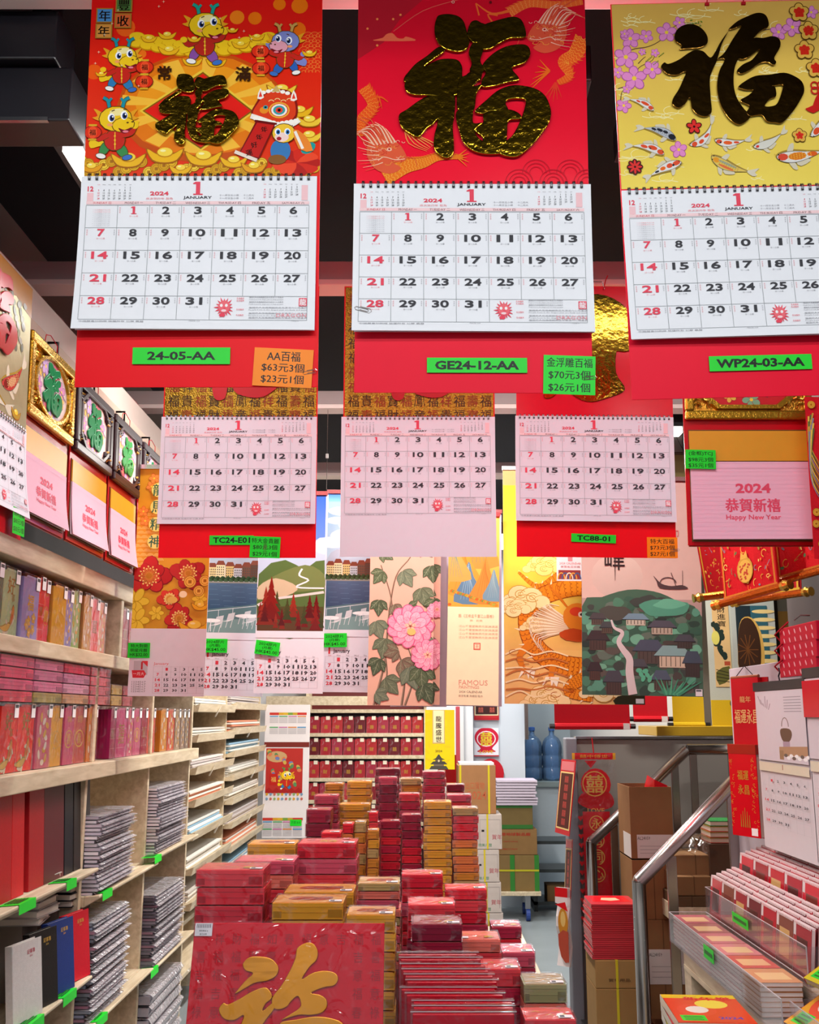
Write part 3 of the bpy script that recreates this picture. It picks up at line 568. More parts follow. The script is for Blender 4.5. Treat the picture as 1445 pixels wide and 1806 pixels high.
# lion dance head and child figure, scroll
A_.poly([(940, 610), (960, 560), (1000, 500), (1060, 480), (1130, 490), (1165, 540), (1170, 620), (1120, 670), (1040, 660), (980, 640)], '#8A1A10', sm=3); A_.poly([(950, 605), (970, 560), (1010, 508), (1060, 490), (1125, 500), (1155, 545), (1160, 615), (1115, 655), (1040, 645), (985, 628)], '#E0401E', sm=3)
A_.line([(940, 620), (1000, 640), (1080, 668), (1140, 665), (1180, 640)], 26, '#F8F0E4', sm=3); A_.ell(1005, 590, 22, 18, '#F09028'); A_.ell(1080, 590, 40, 32, '#F8F0E4'); A_.ell(1080, 590, 30, 24, '#38A0A8'); A_.ell(1080, 590, 18, 15, '#E84030'); A_.ell(1080, 590, 8, 8, '#101010')
A_.ring(1080, 590, 52, 42, 7, '#F2B03A', 20); [A_.ring(1040 + k * 30, 545 - (k % 2) * 8, 14, 10, 4, '#F8D890', 10, 3.1, 6.3) for k in range(4)]; A_.poly([(960, 625), (1000, 655), (1090, 680), (1150, 668), (1120, 690), (1040, 700), (975, 660)], '#7A1010', sm=3); [A_.ell(965 + k * 22, 632 + k * 6 - max(0, k - 5) * 10, 14, 12, '#FFF8EC', 0, 8) for k in range(10)]; [A_.ell(1000 + k * 24, 498 - 10 * math.sin(k * .7), 13, 10, '#FFF8EC', 0, 8) for k in range(6)]; A_.ell(1012, 575, 12, 10, '#38A0A8'); A_.ell(1012, 575, 6, 5, '#101010')
for q in ((985, 500), (1150, 510)): A_.poly([(q[0] - 15, q[1] + 30), (q[0], q[1] - 25), (q[0] + 18, q[1] + 25)], '#F8F0E4', sm=2); A_.poly([(q[0] - 8, q[1] + 22), (q[0], q[1] - 10), (q[0] + 10, q[1] + 20)], '#E84030')
A_.poly([(1040, 495), (1064, 460), (1085, 495)], '#D0B068')
A_.ell(1090, 800, 50, 60, '#3A7AB8'); A_.ell(1075, 845, 45, 25, '#8A5A28'); A_.ell(1105, 710, 60, 52, '#5A3A10'); A_.ell(1105, 710, 56, 48, '#F7C838'); A_.ell(1095, 730, 35, 24, '#F8D8D0'); A_.poly([(1150, 690), (1210, 720), (1250, 800), (1180, 790)], '#F08A30', sm=2); A_.line([(1160, 700), (1200, 790)], 14, '#F8F0E4')
for q in (1075, 1122): A_.ell(q, 702, 15, 18, '#FFFFFF'); A_.ell(q + 2, 704, 10, 13, '#2878C0'); A_.ell(q + 2, 704, 5, 7, '#101018')
A_.ell(1082, 738, 12, 10, '#A82030')
A_.poly([(965, 650), (1062, 665), (985, 845), (885, 815)], '#7A0F0F'); A_.poly([(972, 655), (1055, 668), (982, 835), (893, 810)], '#C8201A'); A_.line([(865, 805), (975, 850)], 18, '#F0E0D0'); A_.line([(960, 645), (1070, 662)], 10, '#6A1010')
for k, t in enumerate('年年好運'): A_.text(t, 1008 - k * 24, 690 + k * 40, h=30, c='#1C0A06', bold=.02, rot=-.25)
for t, x, y, c in (('豐', 290, 35, '#4F7A3C'), ('年', 195, 92, '#4A86C0'), ('收', 288, 120, '#D86030'), ('年', 194, 175, '#D89040')): A_.rect(x - 42, y - 40, x + 42, y + 38, '#A87A2C'); A_.rect(x - 36, y - 34, x + 36, y + 32, c); A_.text(t, x, y, h=56, w=56, c='#1C120A', bold=.02)
A_.text('常', 505, 395, h=72, w=66, c='#3A1C08', bold=.03); A_.text('滿', 897, 400, h=74, w=74, c='#3A1C08', bold=.03)
for k in range(16): 
    x, y = R.uniform(140, 1260), R.uniform(10, 500); A_.poly([(x - 9, y), (x - 1, y - 1), (x, y - 9), (x + 1, y - 1), (x + 9, y), (x + 1, y + 1), (x, y + 9), (x - 1, y + 1)], '#FFE9C0')
A_.build('top_picture', 'gloss', tL)
TA = lambda X_, Y_: A_.T(X_, Y_)
emboss(FU, lambda x, y: A_.T(470 + (x - 298) * .543, 405 + (y - 88) * .49), .0012, .0012, '#9A7A20', 'embossed_character', 'foilb', tL, A_.z + .0004)
sticker(tL, T, 258, 618, 420, 646, GRN, [('24-05-AA', .5, .52, .7)], -.0, name='code_sticker', bold=.03, lab='green sticker reading 24-05-AA')
sticker(tL, T, 459, 620, 557, 684, ORG, [('AA百福', .2, .26, .56), ('$63元3個', .5, .24, .72), ('$23元1個', .8, .24, .72)], -.05, lab='orange price tag'); clip(tL, *T(548, 660), .004, .2)
# ---- middle big one
rM = (631, -4, 1031, 692)
tM, T, w, h, pa = calendar('wall_calendar', 'large crimson calendar with one big embossed golden-black character and orange dragons', [(631, -4), (1031, -4), (626, 692), (1047, 694)], 1.76, 1.81, rM, (627, 335, 1034, 594), '#EE0C30', tw=-.012)
A_ = zoomart(rM, w, h, 600, 0, 2.89); A_.rect(90, -11, 1245, 960, '#CC0E26', '#F81232')
A_.poly([(90, -8), (330, -8), (420, 0), (300, 110), (220, 230), (90, 320)], '#B01828'); A_.line([(270, 170), (420, 60), (600, 0)], 3, '#D86050', sm=4)
A_.poly([(170, 220), (215, 205), (235, 185), (265, 180), (290, 205), (320, 208), (335, 198), (380, 220)], '#E86848', sm=3)
for x, y in ((187, 105), (268, 105), (305, 82), (188, 245), (138, 156)): A_.ell(x, y, 6, 6, '#E88848')
def scaly(a, pts, w0, w1, c, c2, n=60, k=1.):
    a.line(pts, w0, c, sm=6, w2=w1); sp = smooth(pts, 6, False)
    for i in range(0, len(sp) - 1):
        dx, dy = sp[i + 1][0] - sp[i][0], sp[i + 1][1] - sp[i][1]; l = math.hypot(dx, dy) or 1; ww = w0 + (w1 - w0) * i / len(sp)
        for q in (-.33, 0, .33): a.ring(sp[i][0] - dy / l * q * ww, sp[i][1] + dx / l * q * ww, ww * .15, ww * .15, ww * .035, c2, 8, math.atan2(dy, dx) - 1.5, math.atan2(dy, dx) + 1.5)
        a.poly([(sp[i][0] + dy / l * ww * .5, sp[i][1] - dx / l * ww * .5), (sp[i][0] + dy / l * ww * .72 - dx * .6, sp[i][1] - dx / l * ww * .72 - dy * .6), (sp[i + 1][0] + dy / l * ww * .5, sp[i + 1][1] - dx / l * ww * .5)], c)
def lineface(a, X0, Y0, s, fl, c, c2):
    X = lambda v: X0 + v * s * fl; Y = lambda v: Y0 + v * s
    a.poly([(X(0), Y(0)), (X(40), Y(-70)), (X(110), Y(-110)), (X(190), Y(-90)), (X(210), Y(-20)), (X(170), Y(60)), (X(90), Y(90)), (X(30), Y(60)), (X(70), Y(30)), (X(20), Y(25))], c, sm=4)
    for k in range(14):
        t = k / 13; a.line([(X(60 + 120 * t), Y(-80 + 20 * t)), (X(110 + 130 * t), Y(-150 - 20 * math.sin(t * 5))), (X(170 + 150 * t), Y(-190 + 90 * t))], 9 * s, c if k % 2 else c2, sm=4, w2=2 * s)
    for k in range(34): a.ring(X(18 + (k * 41) % 170), Y(-82 + (k * 29) % 130), (9 + k % 8) * s, (7 + k % 6) * s, 2.4 * s, [c2, '#F0A040', '#C81A24'][k % 3], 9, k, k + 3.6)
    a.line([(X(10), Y(10)), (X(60), Y(15)), (X(120), Y(0)), (X(150), Y(20))], 4 * s, c2, sm=4); a.ell(X(92), Y(-42), 13 * s, 9 * s, c2); a.ell(X(92), Y(-42), 6 * s, 5 * s, '#B01020')
    for k in range(12): a.line([(X(120 + k * 5), Y(40 - k * 10)), (X(165 + k * 6), Y(60 - k * 14)), (X(215 + (k % 4) * 14), Y(75 - k * 18))], 5 * s, [c, c2][k % 2], sm=3, w2=1.5 * s)
    for q in (60, 110): a.line([(X(120), Y(-90)), (X(150 + q * .3), Y(-160)), (X(130 + q), Y(-200)), (X(180 + q), Y(-215))], 8 * s, c, sm=4, w2=3 * s)
    a.line([(X(5), Y(0)), (X(-40), Y(10)), (X(-55), Y(50))], 5 * s, c, sm=4, w2=2 * s)
scaly(A_, [(860, 70), (960, 20), (1090, 30), (1235, 10)], 50, 30, '#E8622A', '#F2A050'); A_.line([(860, 60), (770, 75), (690, 20)], 16, '#E8622A', sm=4, w2=5); A_.line([(690, 20), (705, 85)], 8, '#E8622A')
A_.line([(800, 85), (750, 80), (780, 130)], 8, '#E8622A', sm=3)
scaly(A_, [(1235, 200), (1190, 290), (1130, 330), (1160, 400), (1100, 440)], 90, 24, '#E85A22', '#F49A38'); lineface(A_, 950, 200, .95, 1, '#DE5238', '#F2B49C')
for k in range(6): A_.line([(1060, 380), (1010 - k * 12, 320 + k * 34)], 10, '#E8661E', w2=2)
for k in range(5): A_.line([(1090, 440), (1030 + k * 22, 540 - abs(k - 2) * 10)], 10, '#E03A28', w2=2)
scaly(A_, [(120, 470), (170, 560), (110, 640), (95, 720)], 60, 50, '#E8561E', '#F49A38'); A_.line([(160, 520), (210, 520), (245, 545)], 14, '#E8561E', sm=3, w2=4); A_.line([(200, 520), (215, 580)], 8, '#E8561E', w2=2)
scaly(A_, [(230, 935), (330, 880), (420, 860), (500, 830), (620, 830)], 90, 16, '#EF7A1E', '#F7B040'); lineface(A_, 340, 830, .95, -1, '#E25C3A', '#F5C4A4')
for k in range(5): A_.line([(590, 830), (640 + 10 * (k % 2), 790 + k * 22)], 8, '#F07A1E', w2=2)
for k in range(6): A_.line([(330, 690), (350 + k * 26, 760), (440 + k * 6, 800 - k * 6)], 8, '#F08A4A', sm=3, w2=2)
for k in range(5):
    for rr in (70, 52, 34): A_.ring(900 + k * 85, 960 - (k % 2) * 50, rr, rr, 3, '#C01028', 14, math.pi, 2 * math.pi)
A_.text('o', 573, 17, h=16, c='#F0B0A0'); A_.ell(764, 17, 7, 7, '#6A1018')
A_.build('top_picture', 'gloss', tM)
emboss(FU, A_.T, .0016, .0016, '#9A7A1E', 'embossed_character', 'foilb', tM, A_.z + .0004)
sticker(tM, T, 753, 634, 921, 659, GRN, [('GE24-12-AA', .5, .6, .84)], 0, name='code_sticker', bold=.04, lab='green sticker reading GE24-12-AA')
sticker(tM, T, 948, 630, 1035, 695, GRN, [('金浮雕百福', .18, .24, .88), ('$70元3個', .5, .24, .8), ('$26元1個', .82, .24, .8)], -.03, lab='green price tag'); clip(tM, *T(1020, 668), .004, .1); clip(tM, *T(640, 556), .02, -.25, 1.2)
# ---- right big one
rR = (1094, 12, 1494, 700)
tR, T, w, h, pa = calendar('wall_calendar', 'large yellow calendar with koi, pink blossom and a dark brush character', [(1094, 12), (1498, -6), (1097, 700), (1520, 700)], 1.76, 1.81, rR, (1095, 347, 1492, 604), '#EE0C30', tw=.02)
A_ = zoomart(rR, w, h, 1045, 0, 3.6125); A_.rect(183, 48, 1620, 1240, '#E0B054', '#F2DA5A')
for k in range(46):
    x, y = R.uniform(200, 1600), R.uniform(70, 1180); c = '#F6EAA8'; r = R.uniform(22, 60)
    A_.ring(x, y, r, r * .6, 4, c, 14, 0, 4.6); A_.line([(x - r * 2, y + 12), (x - r, y + 22), (x, y + 14), (x + r * 1.6, y + 26)], 5, c, sm=3)
TW = '#5A3A34'
for b in ([(190, 420), (290, 350), (400, 330), (480, 290), (560, 210), (640, 180), (740, 190)], [(195, 600), (300, 560), (330, 470), (420, 420), (440, 370)], [(205, 700), (220, 620), (270, 590)], [(1120, 240), (1200, 230), (1300, 210), (1400, 160), (1600, 100)], [(330, 440), (360, 410), (380, 395)]): A_.line(b, 6, TW, sm=4, w2=3)
for x, y, r in ((290, 275, 60), (255, 395, 70), (390, 262, 42), (520, 240, 60), (605, 178, 38), (300, 535, 75), (415, 480, 55), (200, 495, 35), (440, 372, 26), (225, 710, 45), (250, 605, 26), (550, 1000, 50), (1225, 255, 50), (1315, 225, 58), (1440, 130, 40), (360, 365, 22), (255, 245, 28)): flower(A_, x, y, r, '#E58CC8', '#B45A9E', rot=x)
for k in range(14): x = R.uniform(560, 740); A_.ell(380 + (k * 37) % 120, 370 + (k * 29) % 80, 5, 3, '#6E8A30', k)
for k in range(8): A_.ell(680 + k * 9, 165 + (k * 23) % 50, 8, 4, '#6E8A30', k)
def koi(a, x, y, s, rot, base, spots, bend=.25, scl=None):
    cr, sr = math.cos(rot), math.sin(rot)
    def G(u, v): v = v + bend * (u / 100) ** 2 * 60; return (x + s * (u * cr - v * sr), y + s * (u * sr + v * cr))
    body = [(105, 0), (90, -18), (55, -30), (10, -32), (-45, -22), (-95, -8), (-125, 0), (-95, 8), (-45, 18), (10, 28), (55, 26), (90, 15)]
    a.poly([G(u * 1.02, v * 1.12 + 5) for u, v in body], '#A88A38', sm=2)
    a.poly([G(-118, 0), G(-160, -26), G(-182, -20), G(-165, 0), G(-180, 26), G(-150, 18)], '#D8D0B8', sm=2)
    for v in (-1, 1): a.poly([G(50, 20 * v), G(30, 62 * v), G(8, 66 * v), G(20, 24 * v)], '#D8CFB4', sm=2)
    a.poly([G(10, -30), G(-10, -52), (G(-60, -34)), G(-50, -20)], '#D8CFB4', sm=2)
    a.poly([G(u, v) for u, v in body], '#6A6458', sm=2); a.poly([G(u * .97, v * .9) for u, v in body], base, sm=2)
    for u, v, ru, rv, c in spots: p = G(u, v); a.ell(p[0], p[1], ru * s, rv * s, c, rot, 10)
    if scl:
        for i in range(9):
            for j in (-12, -2, 8): p = G(50 - i * 14, j + (i % 2) * 5); a.ring(p[0], p[1], 8 * s, 6 * s, 1.6 * s, scl, 8, rot + 1.6, rot + 4.7)
    for v in (-12, 12): p = G(92, v); a.ell(p[0], p[1], 4 * s, 4 * s, '#1a1a1a', 0, 8)
    a.line([G(102, 6), G(112, 16)], 2 * s, '#C8A040')
OR_, WH, BK = '#E0502C', '#E4E2DC', '#23252E'
koi(A_, 350, 700, .72, .5, WH, [(70, 0, 22, 18, OR_), (10, -5, 40, 14, OR_), (-50, 0, 20, 9, OR_)])
koi(A_, 455, 885, .92, .42, '#B9BEC6', [(72, 0, 26, 20, BK), (20, -8, 18, 10, BK), (-20, -6, 22, 10, BK), (-60, -2, 18, 8, BK)], scl='#3A3D48')
koi(A_, 375, 985, .88, .32, WH, [(75, 0, 24, 18, OR_), (15, -5, 34, 16, OR_), (-45, 0, 26, 12, OR_), (0, 4, 8, 5, BK)])
koi(A_, 705, 940, .85, 2.45, WH, [(72, 0, 22, 18, OR_), (20, -4, 22, 14, OR_), (-40, 0, 24, 10, OR_)], .5)
koi(A_, 860, 965, .82, 3.2, WH, [(70, 0, 22, 17, OR_), (5, 0, 34, 15, '#E8602C'), (-60, 0, 22, 9, OR_), (60, -4, 6, 8, BK)])
koi(A_, 1100, 975, .85, 2.75, '#DAD8CC', [(75, 0, 13, 10, '#D8362C')])
koi(A_, 470, 1110, .92, -.38, WH, [(70, -4, 28, 16, OR_), (20, -2, 22, 16, OR_), (-30, -2, 20, 13, '#E86A1C'), (-75, 0, 16, 7, BK), (45, 3, 8, 8, BK)], .1)
koi(A_, 840, 1110, 1.05, 3.6, '#E0C25A', [(70, 0, 20, 16, '#E89A28'), (0, -12, 50, 8, '#E86A3C'), (0, 10, 60, 8, '#9AA890')], .2, '#B89030')
koi(A_, 1280, 1060, 1.25, 3.05, WH, [(72, 0, 26, 18, '#DC4A34'), (0, 0, 46, 20, '#E07A1E'), (-75, 0, 26, 12, '#E2601E')], .1, '#F2C03C')
koi(A_, 1440, 870, .9, 2.2, WH, [(50, 0, 30, 20, OR_)])
for x, y, n in ((653, 858, 5), (272, 1105, 8)):
    for k in range(n): t = 2 * math.pi * k / n - 1.57; A_.ell(x + 27 * math.cos(t), y + 27 * math.sin(t), 24, 17, '#4A1010', t); 
    for k in range(n): t = 2 * math.pi * k / n - 1.57; A_.ell(x + 25 * math.cos(t), y + 25 * math.sin(t), 19, 12 if n == 5 else 7, '#E0302C', t)
    A_.ell(x, y, 7, 7, '#3A0A0A')
for x, y, r in ((1303, 930, 48), (1362, 132, 66), (1412, 255, 66), (1376, 380, 66), (1440, 500, 66)):
    for k in range(5): t = 2 * math.pi * k / 5 - 1.57; A_.ell(x + r * .5 * math.cos(t), y + r * .5 * math.sin(t), r * .5, r * .46, '#5A3A10', t)
    for k in range(5): t = 2 * math.pi * k / 5 - 1.57; A_.ell(x + r * .5 * math.cos(t), y + r * .5 * math.sin(t), r * .42, r * .38, '#E0B04A', t)
    for k in range(5): t = 2 * math.pi * k / 5 - 1.57; A_.ell(x + r * .3 * math.cos(t), y + r * .3 * math.sin(t), r * .24, r * .2, '#D8301E', t)
    if r > 50: A_.text('富貴吉祥'[int(y) % 4], x, y, h=r * .9, c='#D02818', bold=.05)
for k in range(4): A_.ring(1420 + (k % 2) * 40, 610 + (k // 2) * 34, 26, 26, 9, '#C8201E', 14)
A_.poly([(1440, 660), (1400, 740), (1350, 760), (1400, 790), (1440, 770), (1490, 790), (1500, 740)], '#C8201E', sm=2)
A_.build('top_picture', 'gloss', tR)
FR = [[(565,270),(590,225),(640,200),(690,200),(740,230),(770,280),(765,330),(720,355),(650,360),(590,362),(605,340),(570,310)],
 [(468,475),(490,445),(515,455),(580,430),(640,390),(690,368),(740,380),(780,420),(815,380),(850,320),(905,250),(860,330),(820,440),(790,500),(768,560),(765,680),(765,770),(730,800),(680,790),(645,750),(635,680),(600,720),(560,742),(525,720),(530,680),(570,620),(600,560),(620,510),(560,530),(500,520)],
 [(905,240),(960,190),(1020,160),(1090,135),(1140,145),(1160,185),(1155,228),(1100,260),(1060,300),(1010,350),(970,410),(935,470),(918,540),(915,620),(930,690),(970,760),(1005,795),(985,830),(930,858),(880,830),(840,770),(815,690),(810,600),(830,510),(868,435),(822,432),(870,390),(930,300),(985,222),(945,235)],
 [(1060,300),(1120,300),(1180,290),(1220,310),(1222,360),(1180,430),(1190,460),(1170,480),(1130,460),(1080,470),(1020,510),(965,532),(940,510),(980,470),(1040,440),(1088,378),(1010,430),(960,430),(1000,350)],
 [[(940,615),(1000,570),(1060,545),(1140,540),(1230,530),(1290,550),(1340,590),(1350,650),(1320,710),(1270,780),(1200,850),(1150,850),(1100,840),(1070,800),(1000,805),(980,780),(1000,740),(945,705),(1000,670),(1030,640),(980,635)], [(1098,742),(1130,700),(1172,680),(1170,620),(1145,618),(1215,608),(1210,650),(1180,720),(1150,742)]]]
emboss(FR, A_.T, .0008, .0008, '#8A6428', 'embossed_character', 'foil', tR, A_.z + .0004)
for x in (785, 1015):
    p = A_.T(x, 60); MB().tube([(p[0], p[1] - .001, .002), (p[0] + .002, p[1] + .02, .003), (p[0] + .008, p[1] + .06, -.01)], .0013, 5, '#C01824').build('cord', 'cloth', tR); MB().box(p[0] - .004, p[0] + .004, p[1] - .004, p[1] + .001, .001, .005, '#C01824').build('knot', 'cloth', tR)
sticker(tR, T, 1225, 632, 1396, 657, GRN, [('WP24-03-AA', .5, .6, .86)], .0, name='code_sticker', bold=.04, lab='green sticker reading WP24-03-AA')
# ---- second row
def sealrow(a, y, x0, x1, n, h, c1, c2=None):
    ch = '福壽富貴吉祥如意龍鳳喜財祿寶'
    for i in range(n): a.text(ch[(i * 5 + int(y)) % len(ch)] if i % 2 else '福', x0 + (x1 - x0) * (i + .5) / n, y, h=h, w=h * .92, c=(c2 if c2 and (i * 7 + int(y)) % 5 < 2 else c1), res=1)
def midcal(label, xs, yb, pg, kind, Yt=3.0, code=None, full=False, tw=0.):
    rect = (xs[0], 505, xs[1], yb[0])
    t, T, w, h, pa = calendar('wall_calendar', label, [(xs[0], 505), (xs[1], 505), (xs[2], yb[0]), (xs[3], yb[1])], Yt, Yt + .05, rect, pg, RED, curl=.012, tw=tw, pgc='#E4DCE5', full=full)
    a = Art().src(rect, w, h)
    if kind == 'gold':
        m = MB().box(-w / 2 + .004, w / 2 - .004, T(0, 738)[1], -.004, .0002, .0016, '#96762A'); m.build('gold_sheet', 'foilrough', t)
        a.z = .0022
        for k in range(9): sealrow(a, 530 + k * 26, rect[0] + 6, rect[2] - 4, 11, 21, '#3A2408', '#8A3212')
        cx = (rect[0] + rect[2]) / 2; a.poly([(cx - 40, 640), (cx + 60, 620), (cx + 75, 670), (cx + 40, 705), (cx - 5, 700), (cx - 20, 680), (cx - 28, 708), (cx - 45, 708), (cx - 50, 680)], '#B8101E', sm=4, r=.003)
        a.poly([(cx - 45, 560), (cx - 10, 540), (cx + 20, 570), (cx + 60, 545), (cx + 70, 600), (cx - 40, 620)], '#B8101E', sm=4, r=.003); a.build('seal_print', 'print', t)
    else:
        a.rect(rect[0], 505, rect[2], 738, '#D8142A'); a.build('top_picture', 'gloss', t)
        cx = 1060; st = [[(1000, 540), (1060, 520), (1110, 545), (1130, 600), (1095, 615), (1090, 660), (1105, 690), (1075, 705), (1040, 712), (1010, 695), (1025, 670), (1000, 665), (985, 700), (965, 706), (968, 680), (985, 640), (1020, 620), (990, 590)], [(1040, 560), (1110, 560), (1140, 520), (1150, 560), (1120, 620), (1060, 610)]]
        emboss(st, a.T, .0012, .0012, '#86641E', 'gold_character', 'foil', t, .002)
    return t, T, w, h
tA, T, w, h = midcal('mid-row calendar with red base, stickers TC24-E01, under the cartoon dragon calendar', (293, 564, 282, 556), (984, 984), (291, 740, 563, 927), 'gold', 3.0)
sticker(tA, T, 381, 946, 457, 962, GRN, [('TC24-E01', .5, .62, .84)], -.0, name='code_sticker', bold=.03, lab='green sticker reading TC24-E01')
sticker(tA, T, 451, 948, 503, 984, GRN, [('特大金貴麗', .2, .24, .9), ('$80元3個', .5, .24, .8), ('$29元1個', .82, .24, .8)], -.04, z=.004, lab='green price tag'); clip(tA, *T(477, 970), .006, 1.5)
tB, T, w, h = midcal('mid-row calendar with a plain white lower sheet, between two red-based ones', (607, 873, 604, 873), (982, 982), (604, 740, 873, 919), 'gold', 2.98, full=243, tw=.01)
tC, T, w, h = midcal('mid-row calendar with red base, sticker TC88-01 and orange price tag', (916, 1188, 906, 1187), (980, 986), (914, 738, 1188, 920), 'red', 3.0)
sticker(tC, T, 1009, 941, 1085, 955, GRN, [('TC88-01', .5, .62, .74)], -.03, name='code_sticker', bold=.03, lab='green sticker reading TC88-01')
sticker(tC, T, 1138, 945, 1190, 980, ORG, [('特大百福', .2, .24, .78), ('$73元3個', .5, .24, .8), ('$27元1個', .8, .24, .8)], -.0, lab='orange price tag'); clip(tC, *T(1182, 967), .005, .1)
MB().tube([T(1040, 506) + (.002,), T(1048, 498) + (.006,), T(1068, 498) + (.006,), T(1072, 510) + (.002,)], .0015, 6, '#8a7a78').build('hook', 'metal', tC)
MB().tube([T(1070, 512) + (.003,), T(1074, 495) + (.004,), T(1078, 486) + (.004,)], .0018, 5, '#C01824').build('cord', 'cloth', tC)
# wires hanging from the bars
for i, (x, y0, y1, Y) in enumerate(((579, 700, 868, 4.56), (911, 742, 850, 4.57), (700, 700, 990, 4.58), (960, 700, 800, 4.59))):
    a, b = PY(x, y0, Y), PY(x, y1, Y); b.x = a.x
    t = thing('hanging_wire', ['thin wire hanging in the gap left of the plain white-based calendar', 'thin wire hanging in the gap left of the TC88-01 calendar', 'thin wire behind the plain white-based calendar', 'thin wire behind the TC88-01 calendar'][i], 'wire', loc=b)
    MB().tube([(0, 0, 0), (0, 0, 2.947 - b.z)], .0012, 4, '#B0A6A4').build('wire', 'metal', t); MB().tube([(-.012, 0, 0), (0, 0, .012), (.012, 0, 0)], .0015, 4, '#4a4444').build('hook', 'metal', t)
    MB().box(-.006, .006, -.006, .006, .16, .18, '#8a8280').build('joint', 'plast', t)
# ================================================================ LEFT WALL
def sidept(Y, z, X): return Vector((X, Y, z))
def sideframe(Y0, Y1, z0, z1, X, lean=0.): return frame(sidept(Y0, z1, X - lean), sidept(Y1, z1, X - lean), sidept(Y0, z0, X), sidept(Y1, z0, X))
def ornate(parent, w, y1, y0, kind):
    """picture frame between local heights y1 (top) and y0: raised ring, corner scrolls, plaque, green character"""
    c = {'gold': '#C99A2E', 'dark': '#2A1C22', 'oct': '#C99A2E'}[kind]; mt = 'goldpaint' if kind != 'dark' else 'plast'; h = y1 - y0; t = w * .5; cy = (y0 + y1) / 2
    mb = MB().box(-t, t, y0, y0 + .028, .001, .02, c).box(-t, t, y1 - .028, y1, .001, .02, c).box(-t, -t + .028, y0 + .028, y1 - .028, .001, .02, c).box(t - .028, t, y0 + .028, y1 - .028, .001, .02, c)
    mb.build('picture_frame', mt, parent, bevel=.005)
    gl = '#C8952A' if kind != 'oct' else '#D6A23A'
    MB().box(-t + .028, t - .028, y0 + .028, y1 - .028, .001, .006, gl if kind != 'dark' else '#241A20').build('mount', 'foilrough' if kind != 'dark' else 'plast', parent)
    rx, ry = w * .36, h * .36
    if kind == 'gold': o = [(rx * math.cos(a_), ry * (math.sin(a_) if math.sin(a_) > 0 else math.sin(a_) * 1.0)) for a_ in [2 * math.pi * k / 20 for k in range(20)]]
    else: o = [(-rx, -ry * .62), (-rx * .62, -ry), (rx * .62, -ry), (rx, -ry * .62), (rx, ry * .62), (rx * .62, ry), (-rx * .62, ry), (-rx, ry * .62)]
    pl = MB().prism([(x, cy + y) for x, y in o], .006, .011, '#E6D2CE' if kind != 'oct' else '#C8242C'); plo = pl.build('plaque', 'print', parent)
    rg = MB(); n = len(o)
    for k in range(n):
        (ax, ay), (bx, by) = o[k], o[(k + 1) % n]; rg.hexa([(ax * .97, cy + ay * .97, .006), (bx * .97, cy + by * .97, .006), (bx * 1.13, cy + by * 1.13, .006), (ax * 1.13, cy + ay * 1.13, .006)], [(ax * 1.0, cy + ay * 1.0, .019), (bx * 1.0, cy + by * 1.0, .019), (bx * 1.1, cy + by * 1.1, .019), (ax * 1.1, cy + ay * 1.1, .019)], c if kind != 'dark' else '#3a2a2c')
    rg.build('oval_rim' if kind == 'gold' else 'inner_rim', mt, parent)
    for sx in (-1, 1):
        for sy in (-1, 1):
            m = MB(); bx, by = sx * (t - .04), cy + sy * (h / 2 - .04)
            for k in range(9):
                a_ = k * .75; rr = .006 + .0036 * k; m.tube([(bx - sx * rr * math.cos(a_), by - sy * rr * abs(math.sin(a_)), .012), (bx - sx * rr * math.cos(a_ + .5) * 1.1, by - sy * rr * abs(math.sin(a_ + .5)) * 1.1, .019), (bx - sx * rr * math.cos(a_ + .9) * 1.1, by - sy * rr * abs(math.sin(a_ + .9)) * 1.15, .012)], .004, 6, '#D9AE45' if kind != 'dark' else ('#B8933E' if k % 3 == 0 else '#30222a'))
            m.build('corner_scroll', 'goldpaint' if kind != 'dark' else 'plast', parent, kind='stuff')
    a = Art(z=.0115); a.A = (1, 0, 1, 0)
    for k in range(16):
        t_ = k * 2.4; q = .55 + .38 * ((k * 7) % 5) / 5; flower(a, rx * q * math.cos(t_), cy + ry * q * math.sin(t_), .012 + .008 * (k % 3), ['#D583B8', '#E8C24A', '#C8A4D8', '#E06070'][k % 4] if kind != 'oct' else ['#E8D8A8', '#E07A8A', '#7FB08A', '#E8B84A'][k % 4], '#8A5A8A' if kind != 'oct' else '#A82830', rot=k)
    for k in range(5): t_ = k * 1.3; a.line([(rx * .9 * math.cos(t_), cy + ry * .9 * math.sin(t_)), (rx * .5 * math.cos(t_ + .4), cy + ry * .6 * math.sin(t_ + .4))], .003, '#5A3A44')
    a.build('plaque_print', 'print', plo)
    return cy, rx, ry
def greenchar(parent, cx, cy, k, c='#1F8A4E', name='embossed_character', z=.0125):
    emboss(FU, lambda x, y: (cx + (x - 680) * k, cy - (y - 465) * k), .0014, .0014, c, name, 'gloss', parent, z)
